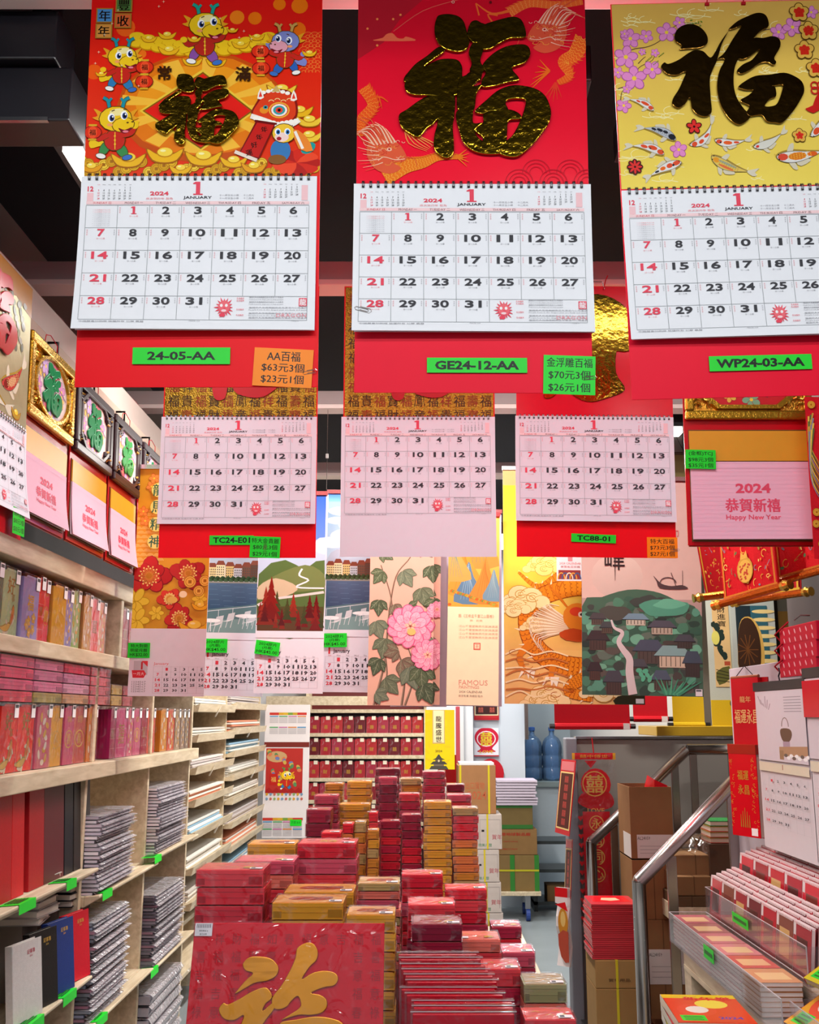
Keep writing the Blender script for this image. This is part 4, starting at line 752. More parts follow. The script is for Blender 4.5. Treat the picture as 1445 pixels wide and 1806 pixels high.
def framed_cal(label, Y0, Y1, X, z0, z1, kind, zf=None, group=None, char='#1E8A50', yaw=0, quad=None):
    mx, w, h = quad or sideframe(Y0, Y1, z0, z1, X, .01)
    t = thing('framed_calendar', label, 'calendar', group, mx=mx)
    MB().box(-w / 2, w / 2, -h, 0, -.004, 0, '#B8141E').build('backing_card', 'gloss', t, bevel=.001)
    MB().box(-w / 2 + .004, w / 2 + .004, -h - .003, -.01, -.009, -.005, '#A03028').build('rear_card', 'gloss', t)
    fh = h * .46; ornate(t, w * .985, -.004, -fh, kind); greenchar(t, 0, -fh / 2, .00019 * w / .36, char)
    yb = -fh - .025 if not quad else -fh - .03
    MB().box(-w / 2 + .012, w / 2 - .012, -h + .012, yb, .0004, .003, '#6A4A28').build('mount_board', 'gloss', t)
    MB().box(-w / 2 + .014, w / 2 - .014, yb - .065 * h / .5 - .004, yb - .004, .003, .006, '#D59A2A').build('gold_band', 'print', t)
    pg0 = yb - .07 * h / .5; ph = h - .012 + pg0 - .006
    wf = warpfn(ph, .012, .02, .007); pw = w - .028
    p = sheetmesh(pw, ph, wf, .0015, '#ECBACD').build('cover_page', 'paper', t); p.location = (0, pg0, 0)
    q = sheetmesh(pw, ph, warpfn(ph, .006, 0, .004), .003, '#D8CDD4').build('under_pages', 'paper', t); q.location = (0, pg0, 0)
    a = Art(z=.0006); a.warp = wf; a.A = (pw / 200, -pw / 2, -ph / 110, 0)
    for k in range(34): a.rect(6 * k, 0, 6 * k + .25, 110, '#EDBBD0', n=5)
    for k in range(18): a.rect(0, 6 * k + 2, 200, 6 * k + 2.25, '#EDBBD0', n=6)
    a.rect(0, 9.6, 200, 10, '#E2AEC4', n=6); a.text('2024', 102, 38, h=14, w=58, c='#E04A66', bold=.035); a.text('恭賀新禧', 100, 62, h=19, w=90, c='#E04A66', bold=.03); a.text('Happy New Year', 100, 80, h=9, w=90, c='#E04A66', bold=.015)
    a.b.build('cover_print', 'paper', p)
    MB().tube([(-.05, 0, .002), (-.045, .03, .004), (0, .045, 0), (.045, .03, .004), (.05, 0, .002)], .0013, 5, '#B81828').build('cord', 'cloth', t)
    return t, w, h
XC = -1.02; zb = PX(122, 955, XC).z; zt = 2.555
framed_cal('calendar with a glossy gold arch-top frame and green character, left wall', 2.545, 2.90, XC, zb, zt, 'gold')
framed_cal('calendar in a dark lattice frame with a large green character, next to the gold-framed one', 2.925, 3.285, XC, zb + .002, zt, 'dark')
framed_cal('dark lattice-framed calendar, third of the framed ones along the left wall', 3.31, 3.64, XC, zb, zt, 'dark', char='#3E9A50')
framed_cal('mostly hidden dark-framed calendar behind the flower calendar with four gold medallions', 3.67, 4.0, XC, zb, zt, 'dark')
mx, w, h = sideframe(2.05, 2.452, 1.968, 2.62, -.965, .02)
t = thing('wall_calendar', 'koi calendar on pale gold foil with red character, cut off at the left edge', 'calendar', mx=mx)
MB().box(-w / 2, w / 2, -h, 0, -.003, 0, '#C81828').build('backing_card', 'gloss', t, bevel=.001)
a = Art().src((0, 0, 400, 650), w, h); MB().box(-w / 2 + .002, w / 2 - .002, -h * .58, -.002, .0002, .001, '#B9B58C').build('foil_sheet', ink('satin_foil', .35, metal=.5, noise=.15, scale=30, bump=.1), t); a.z = .0015
a.poly([(0, 0), (400, 0), (400, 80), (300, 60), (200, 90), (90, 50), (0, 70)], '#8A5A1E', sm=2)
koi(a, 300, 280, .62, 2.6, '#B83A3A', [(60, 0, 26, 18, '#7A1A24'), (0, 0, 40, 18, '#C88A6A'), (-60, 0, 20, 10, '#9A2A2E')], .3, '#E8D890'); koi(a, 180, 330, .7, 3.6, '#D8D4C0', [(60, 0, 24, 16, '#C03A3A'), (0, 0, 40, 16, '#7FA8C0')], .3, '#C0503A'); koi(a, 60, 250, .7, .4, '#D8D4C0', [(60, 0, 24, 16, '#C03A3A')])
for x, y in ((330, 350), (60, 340), (120, 355)): ingot(a, x, y, .5, '#B89A3A')
for k in range(30): a.ell(230 + (k * 31) % 130, 60 + (k * 47) % 130, 12, 8, ['#6A6A4A', '#8A8A80', '#4A4A38'][k % 3], k)
a.build('top_picture', 'gloss', t); emboss(FU, lambda x, y: a.T(60 + (x - 298) * .32, 30 + (y - 88) * .27), .0012, .0012, '#A01828', 'embossed_character', 'gloss', t, .003)
pw, ph = w - .006, h * .335; wf = warpfn(ph, .014, .02); pa = sheetmesh(pw, ph, wf, .0015, '#EDF0F6').build('date_page', 'paper', t); pa.location = (0, -h * .585, 0)
dates(pw, ph, wf).b.build('date_print', 'paper', pa); sp = spiral(pw, t, 0); sp.location = (0, -h * .585, .001)
T = Tf((0, 0, 400, 650), w, h); sticker(t, T, 300, 585, 372, 648, GRN, [('進財金富', .2, .22, .86), ('$80元3個', .5, .22, .86), ('$30元1個', .8, .22, .86)], .02, z=.018, lab='green price tag')
# ---------------------------------------------------------------- envelope packs standing on the shelves, facing the aisle
_pk = {}
def packmesh(wd, ht, dp, c, style):
    k = (round(wd, 3), round(ht, 3), c, style)
    if k in _pk: return _pk[k]
    c = tuple(min(1, q * 1.3) for q in hx(c)[:3]) + (1.,); b = MB().box(-dp + .004, 0, .003, wd - .003, .001, ht - .012, c)
    for q in range(1, 5): x = -dp * q / 5; b.box(x - .0006, x, .002, wd - .002, .002, ht - .011, lerp(c, '#200508', .45))
    a = Art(z=.0005); a.A = (1, 0, 1, 0); gd = '#D9A63E' if style != 4 else '#9A6A22'; hh = ht - .012; cc = wd / 2
    if style == 0: a.text('福', cc, hh * .6, h=wd * .35, c=gd, bold=.02); [flower(a, cc + wd * .22 * math.sin(k2 * 2), hh * .12 + k2 * hh * .06, wd * .12, gd, lerp(c, gd, .5), rot=k2) for k2 in range(5)]
    elif style == 1: a.ring(cc, hh * .45, wd * .36, hh * .16, wd * .04, gd); a.text('壽', cc, hh * .45, h=hh * .2, c=gd, bold=.01); a.text('如意', cc, hh * .8, h=wd * .2, c=gd)
    elif style == 2: [a.ell(cc + wd * .25 * math.sin(k2 * 2.2), hh * .1 + hh * .8 * k2 / 12, wd * .12, wd * .07, gd if k2 % 2 else '#E8D9C8', k2) for k2 in range(13)]
    elif style == 3: a.text('好', cc, hh * .78, h=wd * .4, c='#A8762A', bold=.02); a.text('事', cc * 1.3, hh * .6, h=wd * .2, c='#A8762A'); koi(a, cc * 1.3, hh * .3, wd / 350, 1.2, '#D88A3A', [(0, 0, 30, 15, '#C85A2A')]); koi(a, cc * .6, hh * .12, wd / 350, .2, '#D8B05A', [])
    else: [a.rect(wd * .08, hh * q, wd * .92, hh * q + .002, lerp(c, '#FFE0D0', .3)) for q in (.2, .4, .6)]; a.text('囍', cc, hh * .5, h=wd * .5, c=gd)
    a.poly([(wd * .12, hh), (wd * .2, hh + .006), (wd * .8, hh + .006), (wd * .88, hh)], lerp(c, '#FFFFFF', .12))
    vs = [(p[2] - .0, p[0], p[1]) for p in a.b.v]; b.add(vs, a.b.f, a.b.c)
    m1 = b.mesh('packets', 'print'); e = .0025
    m2 = MB().box(-dp, e, -.0005, wd + .0005, 0, ht).mesh('plastic_sleeve', 'clear')
    s = MB().box(e + .0004, e + .0009, wd - .034, wd - .006, ht - .042, ht - .004, '#F4F1F2').box(e + .0009, e + .0011, wd - .031, wd - .009, ht - .016, ht - .007, '#4a4a4e').mesh('barcode_sticker', 'print')
    _pk[k] = (m1, m2, s); return _pk[k]
def pack(x, y, z, wd, ht, dp, c, style, label, group=None, rz=0.):
    t = thing('envelope_pack', label, 'envelope pack', group, loc=(x, y, z), rz=rz); m = packmesh(wd, ht, dp, c, style)
    link('packets', m[0], t); link('plastic_sleeve', m[1], t); link('barcode_sticker', m[2], t); return t
def Yat(px, X=-1.1, py=1100): return PX(px, py, X).y
row1 = [(-60, -30, '#C8202C', 4, 'deep red'), (-28, 4, '#5A6A5A', 2, 'grey-green'), (5, 36, '#9DB487', 3, 'pale green koi'), (36, 67, '#8E84B8', 0, 'lilac'), (67, 79, '#C2202C', 4, 'crimson'), (79, 90, '#C8354A', 1, 'rose red'), (90, 116, '#C28E2C', 1, 'mustard gold'), (116, 130, '#857CB0', 2, 'narrow violet'), (130, 146, '#8CA468', 2, 'leaf green'), (146, 162, '#B8864A', 2, 'orange and green'), (162, 177, '#D03A38', 4, 'plain scarlet'), (177, 191, '#C8744A', 2, 'coral orange')]
for i, (p0, p1, c, st, nm) in enumerate(row1):
    y0, y1 = Yat(p0), Yat(p1); pack(-1.1 - .004 * (i % 3), y0, zS2 + .001, (y1 - y0) * .97, .195 - .003 * (i % 4), .06, c, st, nm + ' envelope pack standing on the upper shelf of the bookshelf')
row2 = [(-70, -38, '#C8202C', 3, 'deep red'), (-37, -6, '#B81C2C', 1, 'dark red'), (-5, 27, '#D8281F', 3, 'scarlet pack with gold figures, next to a twin'), (28, 59, '#DA2A22', 3, 'scarlet pack with gold figures, nearer the pink one'), (60, 87, '#B8546A', 2, 'pink patterned'), (87, 109, '#CF9420', 1, 'yellow gold with round medallion'), (109, 128, '#B8406A', 1, 'magenta'), (128, 150, '#B03A3A', 1, 'brick red'), (150, 168, '#C06A2A', 2, 'orange and red')]
for i, (p0, p1, c, st, nm) in enumerate(row2):
    y0, y1 = Yat(p0, -1.1, 1300), Yat(p1, -1.1, 1300); pack(-1.095 - .004 * (i % 2), y0, zS3 + .001, (y1 - y0) * .97, .188, .06, c, st, nm + ' envelope pack, shelf below the pink boxes' if 'pack' not in nm else nm + ', below the pink boxes')
row3 = [(191, 201, '#A01F5A', 4, 'dark magenta'), (201, 222, '#B02A6A', 4, 'wide magenta'), (222, 232, '#C05A7A', 2, 'pink and gold'), (232, 246, '#B04A70', 1, 'purple-red'), (246, 257, '#8A1A3A', 4, 'wine red'), (257, 271, '#D05A50', 2, 'coral')]
for i, (p0, p1, c, st, nm) in enumerate(row3):
    y0, y1 = Yat(p0, -1.1, 1300), Yat(p1, -1.1, 1300); pack(-1.095, y0, zS3 + .001, (y1 - y0) * .96, .185, .06, c, st, nm + ' envelope pack in the bay right of the pink boxes')
row4 = [(280, 293, '#C9822C', 'amber'), (293, 306, '#C0523A', 'brick orange'), (306, 316, '#96826A', 'olive'), (316, 324, '#8A7A6C', 'grey-brown'), (324, 331, '#7C7468', 'grey-green'), (331, 337, '#A05A4A', 'faded red')]
for i, (p0, p1, c, nm) in enumerate(row4):
    y0, y1 = Yat(p0, -1.1, 1300), Yat(p1, -1.1, 1300); pack(-1.095, y0, zS3 + .001, (y1 - y0) * .93, .185, .05, c, 2, nm + ' envelope pack hanging-tagged at the far end of the shelf')
for i, (p0, p1, c) in enumerate(((214, 224, '#8A1F2C'), (225, 236, '#9A2A36'))):
    y0, y1 = Yat(p0), Yat(p1); pack(-1.1, y0 + .02, zS2 + .001, (y1 - y0) * .97, .19, .06, c, 4, ['dark red envelope pack behind the flower calendar, near one', 'dark red envelope pack behind the flower calendar, far one'][i])
# hanging clear bags behind, bright reflections
for i in range(6):
    y0 = 2.62 + i * .17; t = thing('envelope_pack', ORD[i].replace('topmost', 'first') + ' red bagged envelope bundle from the near end at the back of the upper shelf', 'envelope pack', loc=(-1.22, y0, zS2 + .001)); mm = packmesh(.15, .235, .06, '#8E1A22', 4); [link(nm, m_, t) for nm, m_ in zip(('packets', 'plastic_sleeve', 'barcode_sticker'), mm)]
# ---------------------------------------------------------------- flat clear gift boxes, four layers, on top of the packs
_gb = {}
def giftmesh(w, d, h, c, style=0, top=None):
    k = (round(w, 3), round(d, 3), round(h, 4), c, style)
    if k in _gb: return _gb[k]
    k0_ = k
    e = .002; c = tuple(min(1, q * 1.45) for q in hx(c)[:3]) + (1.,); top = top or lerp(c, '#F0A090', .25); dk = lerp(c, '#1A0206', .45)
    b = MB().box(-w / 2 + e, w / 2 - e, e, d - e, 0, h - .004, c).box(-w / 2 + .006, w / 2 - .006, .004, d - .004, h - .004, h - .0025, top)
    b.box(w * .28, w / 2 - .004, e - .0012, e, h * .12, h * .55, dk).box(-w / 2 + .004, -w * .36, e - .0012, e, h * .1, h * .45, dk)
    b.box(w / 2 - e, w / 2 - e + .001, d * .1, d * .4, h * .15, h * .6, dk)
    for q in (.36, .68): b.box(-w / 2 + e - .0004, w / 2 - e + .0004, e - .0006, d - e, h * q, h * q + .0008, dk)
    a = Art(z=h - .0022, dz=.0001); a.A = (1, 0, 1, d / 2); gd = '#E2B04A' if style != 1 else '#B8502A'
    if style == 0: [a.line([(x, y), (x + w * .08, y + d * .06), (x + w * .14, y - d * .04)], .003, gd, sm=3) for x, y in ((-w * .3, d * .1), (-w * .05, -d * .15), (w * .12, d * .2), (w * .2, -d * .1))]; flower(a, w * .25, -d * .22, min(w, d) * .12, gd, '#A87A2A')
    elif style == 1: a.poly([(-w * .3, -d * .1), (-w * .2, d * .2), (w * .1, d * .15), (w * .3, d * .2), (w * .28, -d * .15), (0, -d * .2)], gd, sm=3); a.ring(0, 0, w * .1, d * .18, .003, '#7A3A1A'); a.text('吉祥', w * .18, 0, h=d * .2, c='#8A3A1A')
    elif style == 2: a.text('囍', 0, 0, h=d * .4, c=gd); [flower(a, x, y, .012, '#E88AA0', '#A83050') for x, y in ((-w * .3, d * .2), (w * .3, -d * .2), (w * .3, d * .25))]
    b.add(a.b.v, a.b.f, a.b.c)
    m1 = b.mesh('packets', 'print'); m2 = MB().box(-w / 2, w / 2, 0, d, .0002, h - .0006).mesh('plastic_case', 'clear')
    sx = -1 if (len(_gb) % 3) == 0 else 1; x0 = (w / 2 - .034) if sx > 0 else (-w / 2 + .006); s = MB().box(x0, x0 + .028, .008, .026, h - .0005, h - .0001, '#F4EDEE').box(x0 + .003, x0 + .012, .011, .022, h - .0001, h + .0001, '#55555a').mesh('barcode_sticker', 'print')
    _gb[k0_] = (m1, m2, s); return _gb[k0_]
def gift(x, y, z, w, d, h, c, style, label, group=None, rz=0.):
    t = thing('gift_box', label, 'gift box', group, loc=(x, y, z), rz=rz)
    for nm, m_ in zip(('packets', 'plastic_case', 'barcode_sticker'), giftmesh(w, d, h, c, style)): link(nm, m_, t)
    return t
zb0 = zS3 + .190; lays = 4; hh = (zS2 - .045 - zb0 - .001) / lays
for L_ in range(lays):
    for i, (p0, p1) in enumerate(((-60, -2), (-1, 60), (61, 112), (113, 159), (160, 196))):
        y0, y1 = Yat(p0, -1.085, 1200), Yat(p1, -1.085, 1200)
        c = [['#C84A70', '#D8586E', '#C8406A', '#D86A78'], ['#D86080', '#D84868', '#D0587A', '#D03A50'], ['#C8708E', '#B86A88', '#C87090', '#9A8A48'], ['#C83A58', '#B87A98', '#C890A8', '#B88A60'], ['#B83848', '#C84A5A', '#B84858', '#C05A60']][i][L_]
        t = gift(-1.085, (y0 + y1) / 2, zb0 + (lays - 1 - L_) * hh, (y1 - y0) * .985, .24, hh - .001, c, 2, f'{ORD[L_]} layer pink clear box in the {["first", "second", "third", "fourth", "fifth"][i]} pile from the near end of the shelf', rz=math.pi / 2)
for i in range(8):
    y0 = 3.54 + (i % 4) * .15; L_ = i // 4; gift(-1.13, y0 + .07, zS3 + .19 + L_ * .04, .14, .2, .038, ['#8A5A48', '#9A3A48', '#A8843A', '#803040'][(i * 3) % 4], 2, f'{"upper" if L_ else "lower"} dim brown-red clear box, {["first", "second", "third", "fourth"][i % 4]} along the second bay', rz=math.pi / 2)
# ---------------------------------------------------------------- binders and notebooks
def book(name, label, x, y, z, wd, ht, th, c, rz, lean=0., gold=None, pages='#E8E2D4', cat='notebook', mt='leather', group=None):
    """stands upright, cover facing +x after rz; width along local y, thickness along -x"""
    t = thing(name, label, cat, group, loc=(x, y, z)); t.rotation_euler = (0, lean, rz)
    MB().box(-.0025, 0, 0, wd, 0, ht, c).box(-th, -th + .0025, 0, wd, 0, ht, c).box(-th, 0, -.0025, 0, 0, ht, c).build('cover', mt, t, bevel=.0008)
    MB().box(-th + .0026, -.0026, .0005, wd - .004, .003, ht - .004, pages).build('pages', 'paper', t)
    if gold:
        a = Art(z=.0008); a.A = (1, 0, 1, 0); a.text(gold, wd * .62, ht * .86, h=ht * .06, c='#C9A24A' if c != '#C9C4C2' else '#B84858', bold=.01); a.text('2024', wd * .62, ht * .80, h=ht * .025, c='#C9A24A' if c != '#C9C4C2' else '#B84858')
        MB().add([(p[2], p[0], p[1]) for p in a.b.v], a.b.f, a.b.c).build('cover_print', 'print', t)
    return t
def zfl(i): return z4[i]
zA = z4[1] + .001
for (px0, px1, py, c, ht, nm, rz) in ((-30, 0, 1590, '#B4101A', .33, 'bright red tall box file, cut off at the left edge', 0), (0, 22, 1590, '#C8141E', .33, 'bright red tall box file beside the maroon one', 0), (31, 58, 1580, '#A8141C', .30, 'darker red tall binder in front of the maroon one', 0), (59, 95, 1560, '#5E1A22', .315, 'wide maroon tall binder', 0), (97, 112, 1540, '#16141C', .315, 'black tall binder between the maroon and charcoal ones', 0), (114, 143, 1535, '#2E2826', .31, 'charcoal tall notebook at the end of the binder row', 0)):
    y0, y1 = Yat(px0, -1.12, py), Yat(px1, -1.12, py); b_ = book('binder', nm + ', bookshelf', -1.09, y0, zA, (y1 - y0) * .97, ht, .08 if px0 < 120 else .045, c, rz, -.06, cat='binder')
zB = z5[1] + .001
NB = [(8, '#C9C4C2', .20, 'grey planner with red lettering on the low shelf'), (38, '#1B1718', .205, 'black planner with gold lettering on the low shelf'), (70, '#1E3578', .205, 'blue planner with gold lettering on the low shelf'), (100, '#C20E26', .20, 'red planner with gold lettering on the low shelf')]
for px_, c, ht, nm in NB:
    y0 = Yat(px_, -1.10, 1740); book('planner', nm, -1.068, y0, zB + .003, .14, ht, .022, c, -.2, -.10, gold='記事簿')
for g, (px_, c, nm) in enumerate(((30, '#B8B0B0', 'grey'), (70, '#151218', 'black'), (112, '#B8122A', 'red'))):
    for k in range(6):
        y0 = Yat(px_, -1.16, 1650) + .10 * (g != 0); t = thing('planner', f'{ORD[k]} {nm} planner lying in the pile behind the standing planners', 'notebook', loc=(-1.19, y0, zB + .21 + (5 - k) * .0225)); t.rotation_euler = (0, 0, .08 * ((k * 3) % 4) - .1)
        MB().box(-.10, .09, 0, .145, 0, .0025, c).box(-.10, .09, 0, .145, .0185, .021, c).box(-.10, -.098, 0, .145, .0025, .0185, c).build('cover', 'leather', t); MB().box(-.096, .086, .002, .143, .0027, .0183, '#E6DED4').build('pages', 'paper', t)
for g, y0 in enumerate((Yat(30, -1.16, 1650), Yat(70, -1.16, 1650) + .1, Yat(112, -1.16, 1650) + .1)):
    t = thing('display_riser', ['clear block under the pile of grey planners', 'clear block under the pile of black planners', 'clear block under the pile of red planners'][g], 'stand', loc=(-1.19, y0, zB)); MB().box(-.09, .04, .01, .135, 0, .209, '#8a8078').build('block', 'board', t)
# stacks of bagged sheets
def stack(y0, y1, x1, z, n, th, cols, desc, dep=.26, cat='paper pack', name='bagged_paper_pack', bag=True, skew=.012, curl=0.):
    for k in range(n):
        c = cols[(k * 5) % len(cols)] if len(cols) > 1 else cols[0]; c = vary(c, .12); dx, dy = R.uniform(-skew, skew), R.uniform(-.006, .006)
        t = thing(name, f'{ORD[n - 1 - k] if n - 1 - k < len(ORD) else "lower"} pack in {desc}', cat, loc=(x1 + dx, (y0 + y1) / 2 + dy, z + k * th)); w = (y1 - y0) / 2 - .006
        s1, s2 = R.uniform(0, th * .25), R.uniform(0, th * .25)
        b = MB().hexa([(-dep, -w, .0003), (0, -w, .0003), (0, w, .0003), (-dep, w, .0003)], [(-dep, -w, th * .7), (0, -w, th * .62 + s1), (0, w, th * .62 + s2), (-dep, w, th * .7)], c)
        b.box(-dep + .003, .0005, -w + .002, w - .002, th * .3, th * .36, lerp(c, '#302a38', .5)); b.build('sheets', 'paper', t)
        if bag:
            MB().add([(.001, -w - .002, th * .1), (.001, w + .002, th * .1), (.012, w + .003, th * (.3 + R.random() * .5)), (.012, -w - .003, th * (.3 + R.random() * .5)), (.001, w + .002, th * .86), (.001, -w - .002, th * .86), (-dep, w, th * .86), (-dep, -w, th * .86)], [(0, 1, 2, 3), (3, 2, 4, 5), (5, 4, 6, 7)]).build('bag', 'bag', t)
WHP = ['#DDD6E0', '#CFC6D2', '#E6E0E6', '#C4BBC8']
stack(3.50, 3.50 + .42, -1.05, z4[2] + .001, 20, .0125, WHP, 'the tall white stack in the middle bay')
stack(4.30, 4.30 + .50, -1.05, z4[3] + .001, 21, .0125, WHP + ['#B89AA8'], 'the tall white stack in the far bay')
GRP = ['#7E848E', '#8A8F9A', '#70767F', '#8A92A8', '#6E6B74', '#9A7484', '#A8788A']
stack(3.50, 3.50 + .42, -1.05, z5[2] + .001, 25, .0125, GRP, 'the grey and mauve stack, low middle bay')
stack(4.30, 4.30 + .50, -1.05, z5[3] + .001, 22, .0125, ['#6C6674', '#7A7480', '#8A6A7A', '#5E5A68'], 'the dark mauve stack, low far bay')
stack(4.30, 4.30 + .55, -1.05, .121, 8, .045, ['#A8A4AC'], 'the pale stack on the bottom board, far bay')
for k in range(6):
    gift(-1.08, 3.62 + (k % 2) * .17, .121 + .14 * 0 + (k // 2) * .1, .15, .15, .098, ['#D87A8A', '#D8B05A', '#C84A60'][k % 3], 0, f'{["lower", "middle", "upper"][k // 2]} small floral carton on the bottom board, {"far" if k % 2 else "near"} one', rz=math.pi / 2)
for k in range(5):
    gift(-1.08, 2.78 + (k % 3) * .2, .121 + (k // 3) * .16, .17, .15, .155, ['#6A8A80', '#C8A040', '#8A4A50', '#A8B0A8', '#C89A30'][k], 1, f'{["teal", "yellow", "plum", "sage", "ochre"][k]} boxed set on the bottom board, near bay', rz=math.pi / 2)
# green price labels on the shelf edges
for (px_, py_, w_, z_, r_) in ((38, 1592, .12, z4[1], 0), (117, 1554, .09, z4[1], 0), (182, 1560, .11, z4[2], 0), (272, 1508, .11, z4[3], 0), (54, 1794, .12, z5[1], 0), (114, 1752, .12, z5[1], 0), (172, 1788, .12, z5[2], 0), (266, 1700, .12, z5[3], 0)):
    p = PX(px_, py_, XF + .035); o = MB().add([(XF - .005, p.y - w_ / 2, z_ + .0015), (XF + .0515, p.y - w_ / 2, z_ + .006), (XF + .0525, p.y - w_ / 2, z_ - .02), (XF - .005, p.y + w_ / 2, z_ + .0015), (XF + .0515, p.y + w_ / 2, z_ + .006), (XF + .0525, p.y + w_ / 2, z_ - .02)], [(0, 1, 4, 3), (1, 2, 5, 4)], GRN)
    for k in range(5): o.box(XF + .005 + k * .008, XF + .0085 + k * .008, p.y - w_ * .35, p.y + w_ * .3, z_ + .0045 + k * .0006, z_ + .005 + k * .0006, '#12501a')
    o.build('price_label', 'print', shu, label='green price label')
# ---------------------------------------------------------------- paper rack contents
ci = 0
for (b_, z) in TR:
    y0, y1 = d2[b_] + .06, d2[b_ + 1] - .1; lab = f'{"near" if b_ == 0 else "far"} bay tray {ORD[sorted([q for q in TR if q[0] == b_], key=lambda q: -q[1]).index((b_, z))]} down in the paper rack'.replace('topmost down', 'topmost')
    cols = [['#E4E0D8', '#D8D6D0'], ['#E8E4DA', '#C9C2BA'], ['#C0B8B8', '#D8CCC8'], ['#D8886A', '#E4DCD4'], ['#8AB0C8', '#E0E0DC']][ci % 5]; ci += 1
    nn = 4 if b_ == 0 else 5
    stack(y0 + .04 * (ci % 2), y1, X2 + .01, z - .010, nn, .013, cols, lab, bag=False, cat='paper pad', name='paper_pad', dep=.22)
    # printed columns showing on the front edge of the top pad
    if ci % 2: t = thing('price_strip', f'white price strip, {lab}', 'price tag', loc=(X2 + .062, (y0 + y1) / 2 + .1 * (ci % 3 - 1), z - .01)); t.rotation_euler = (0, .5, .5); MB().box(0, .0008, -.012, .012, -.05, .012, '#F2F0EC').build('strip', 'print', t)
# ---------------------------------------------------------------- envelopes on the back shelves
_eb = {}
k_ = 0; EW = (bx1 - bx0 - .01) / 10
for r_ in range(6):
    zt_ = BZ[r_ + 1]
    for i in range(10):
        c = ['#A81E34', '#B42430', '#8E1828', '#C4303A', '#B03048', '#6E1420', '#BE2A2E'][(i * 3 + r_ * 5) % 7]; lc = ['crimson', 'red', 'dark red', 'bright red', 'rose red', 'maroon', 'scarlet'][(i * 3 + r_ * 5) % 7]
        if c not in _eb:
            b = MB().box(-EW * .47, EW * .47, 0, .08, 0, .118, c); a = Art(z=.0004); a.A = (1, 0, 1, 0); a.text('福喜財春囍壽祿'[len(_eb)], 0, .045, h=.03, c='#C99A3A', bold=.02); a.poly([(-EW * .47, .118), (-EW * .3, .124), (EW * .3, .124), (EW * .47, .118)], c)
            b.add([(p[0], -p[2], p[1]) for p in a.b.v], a.b.f, a.b.c); _eb[c] = (b.mesh('packets', 'print'), MB().box(-EW * .485, EW * .485, -.002, .082, 0, .13).mesh('plastic_sleeve', 'clear'), MB().box(0, .03, -.003, -.0022, .1, .128, '#E8DCC8').mesh('price_card', 'print'))
        t = thing('envelope_box', f'{lc} envelope box, {["first", "second", "third", "fourth", "fifth", "sixth", "seventh", "eighth", "ninth", "tenth"][i]} in the {ORD[r_]} row of the back shelves', 'envelope box', loc=(bx0 + .005 + EW * (i + .5), YE + .01, zt_ + .001))
        for nm, m_ in zip(('packets', 'plastic_sleeve', 'price_card'), _eb[c]): link(nm, m_, t)
# ================================================================ THIRD ROW: slim calendars hanging behind
def hang(name, label, quad, Yt, Yb, rect, cardc='#ECE8EE', cat='calendar', top=True, th=.004, mt='gloss', curl=.0, cord=True):
    mx, w, h = frame(PY(*quad[0], Yt), PY(*quad[1], Yt), PY(*quad[2], Yb), PY(*quad[3], Yb))
    t = thing(name, label, cat, mx=mx); wf = lambda x, y: 0.
    s_ = sheetmesh(w, h, lambda x, y: wf(x, y) * 1.0, th, cardc, nx=5, ny=10).build('sheets', 'paper', t)
    if top: MB().box(-w / 2 - .002, w / 2 + .002, -.012, .004, -.006, .006, '#D8D4D6').build('top_bar', 'metal', t)
    if cord:
        hz = ZC - mx.translation.z
        if hz > .05: MB().tube([(-.03, 0, 0), (0, .03, 0), (.03, 0, 0)], .001, 4, '#C8C0C0').tube([(0, .03, 0), (0, hz, 0)], .0012, 4, '#B8B0B0').build('cord', 'metal', t)
    a = Art(z=.0006).src(rect, w, h); a.warp = wf; return t, a, w, h, wf
def monthgrid(a, x0, y0, dx, dy, h, n=7, title=True):
    for d in range(1, 32):
        r, c = divmod(d, 7)
        if c < n: a.text(str(d), x0 + c * dx, y0 + r * dy, h=h, w=h * (.8 if d < 10 else 1.75), c='#D83A4A' if c == 0 or d == 1 else '#3A3A40', bold=.03, res=1)
    for c in range(n + 1): a.rect(x0 + (c - .5) * dx - .25, y0 - dy * .55, x0 + (c - .5) * dx + .1, y0 + dy * 4.6, '#B9B4BA', n=3)
    for r in range(6): a.rect(x0 - .5 * dx, y0 + (r - .5) * dy, x0 + (n - .5) * dx, y0 + (r - .5) * dy + .3, '#C4BEC4', n=4)
def pricetag(t, w, h, rect, x0, y0, x1, y1, lines, z=.008, rot=0., c=GRN, lab='green price tag'):
    sticker(t, Tf(rect, w, h), x0, y0, x1, y1, c, lines, rot, z=z, lab=lab)
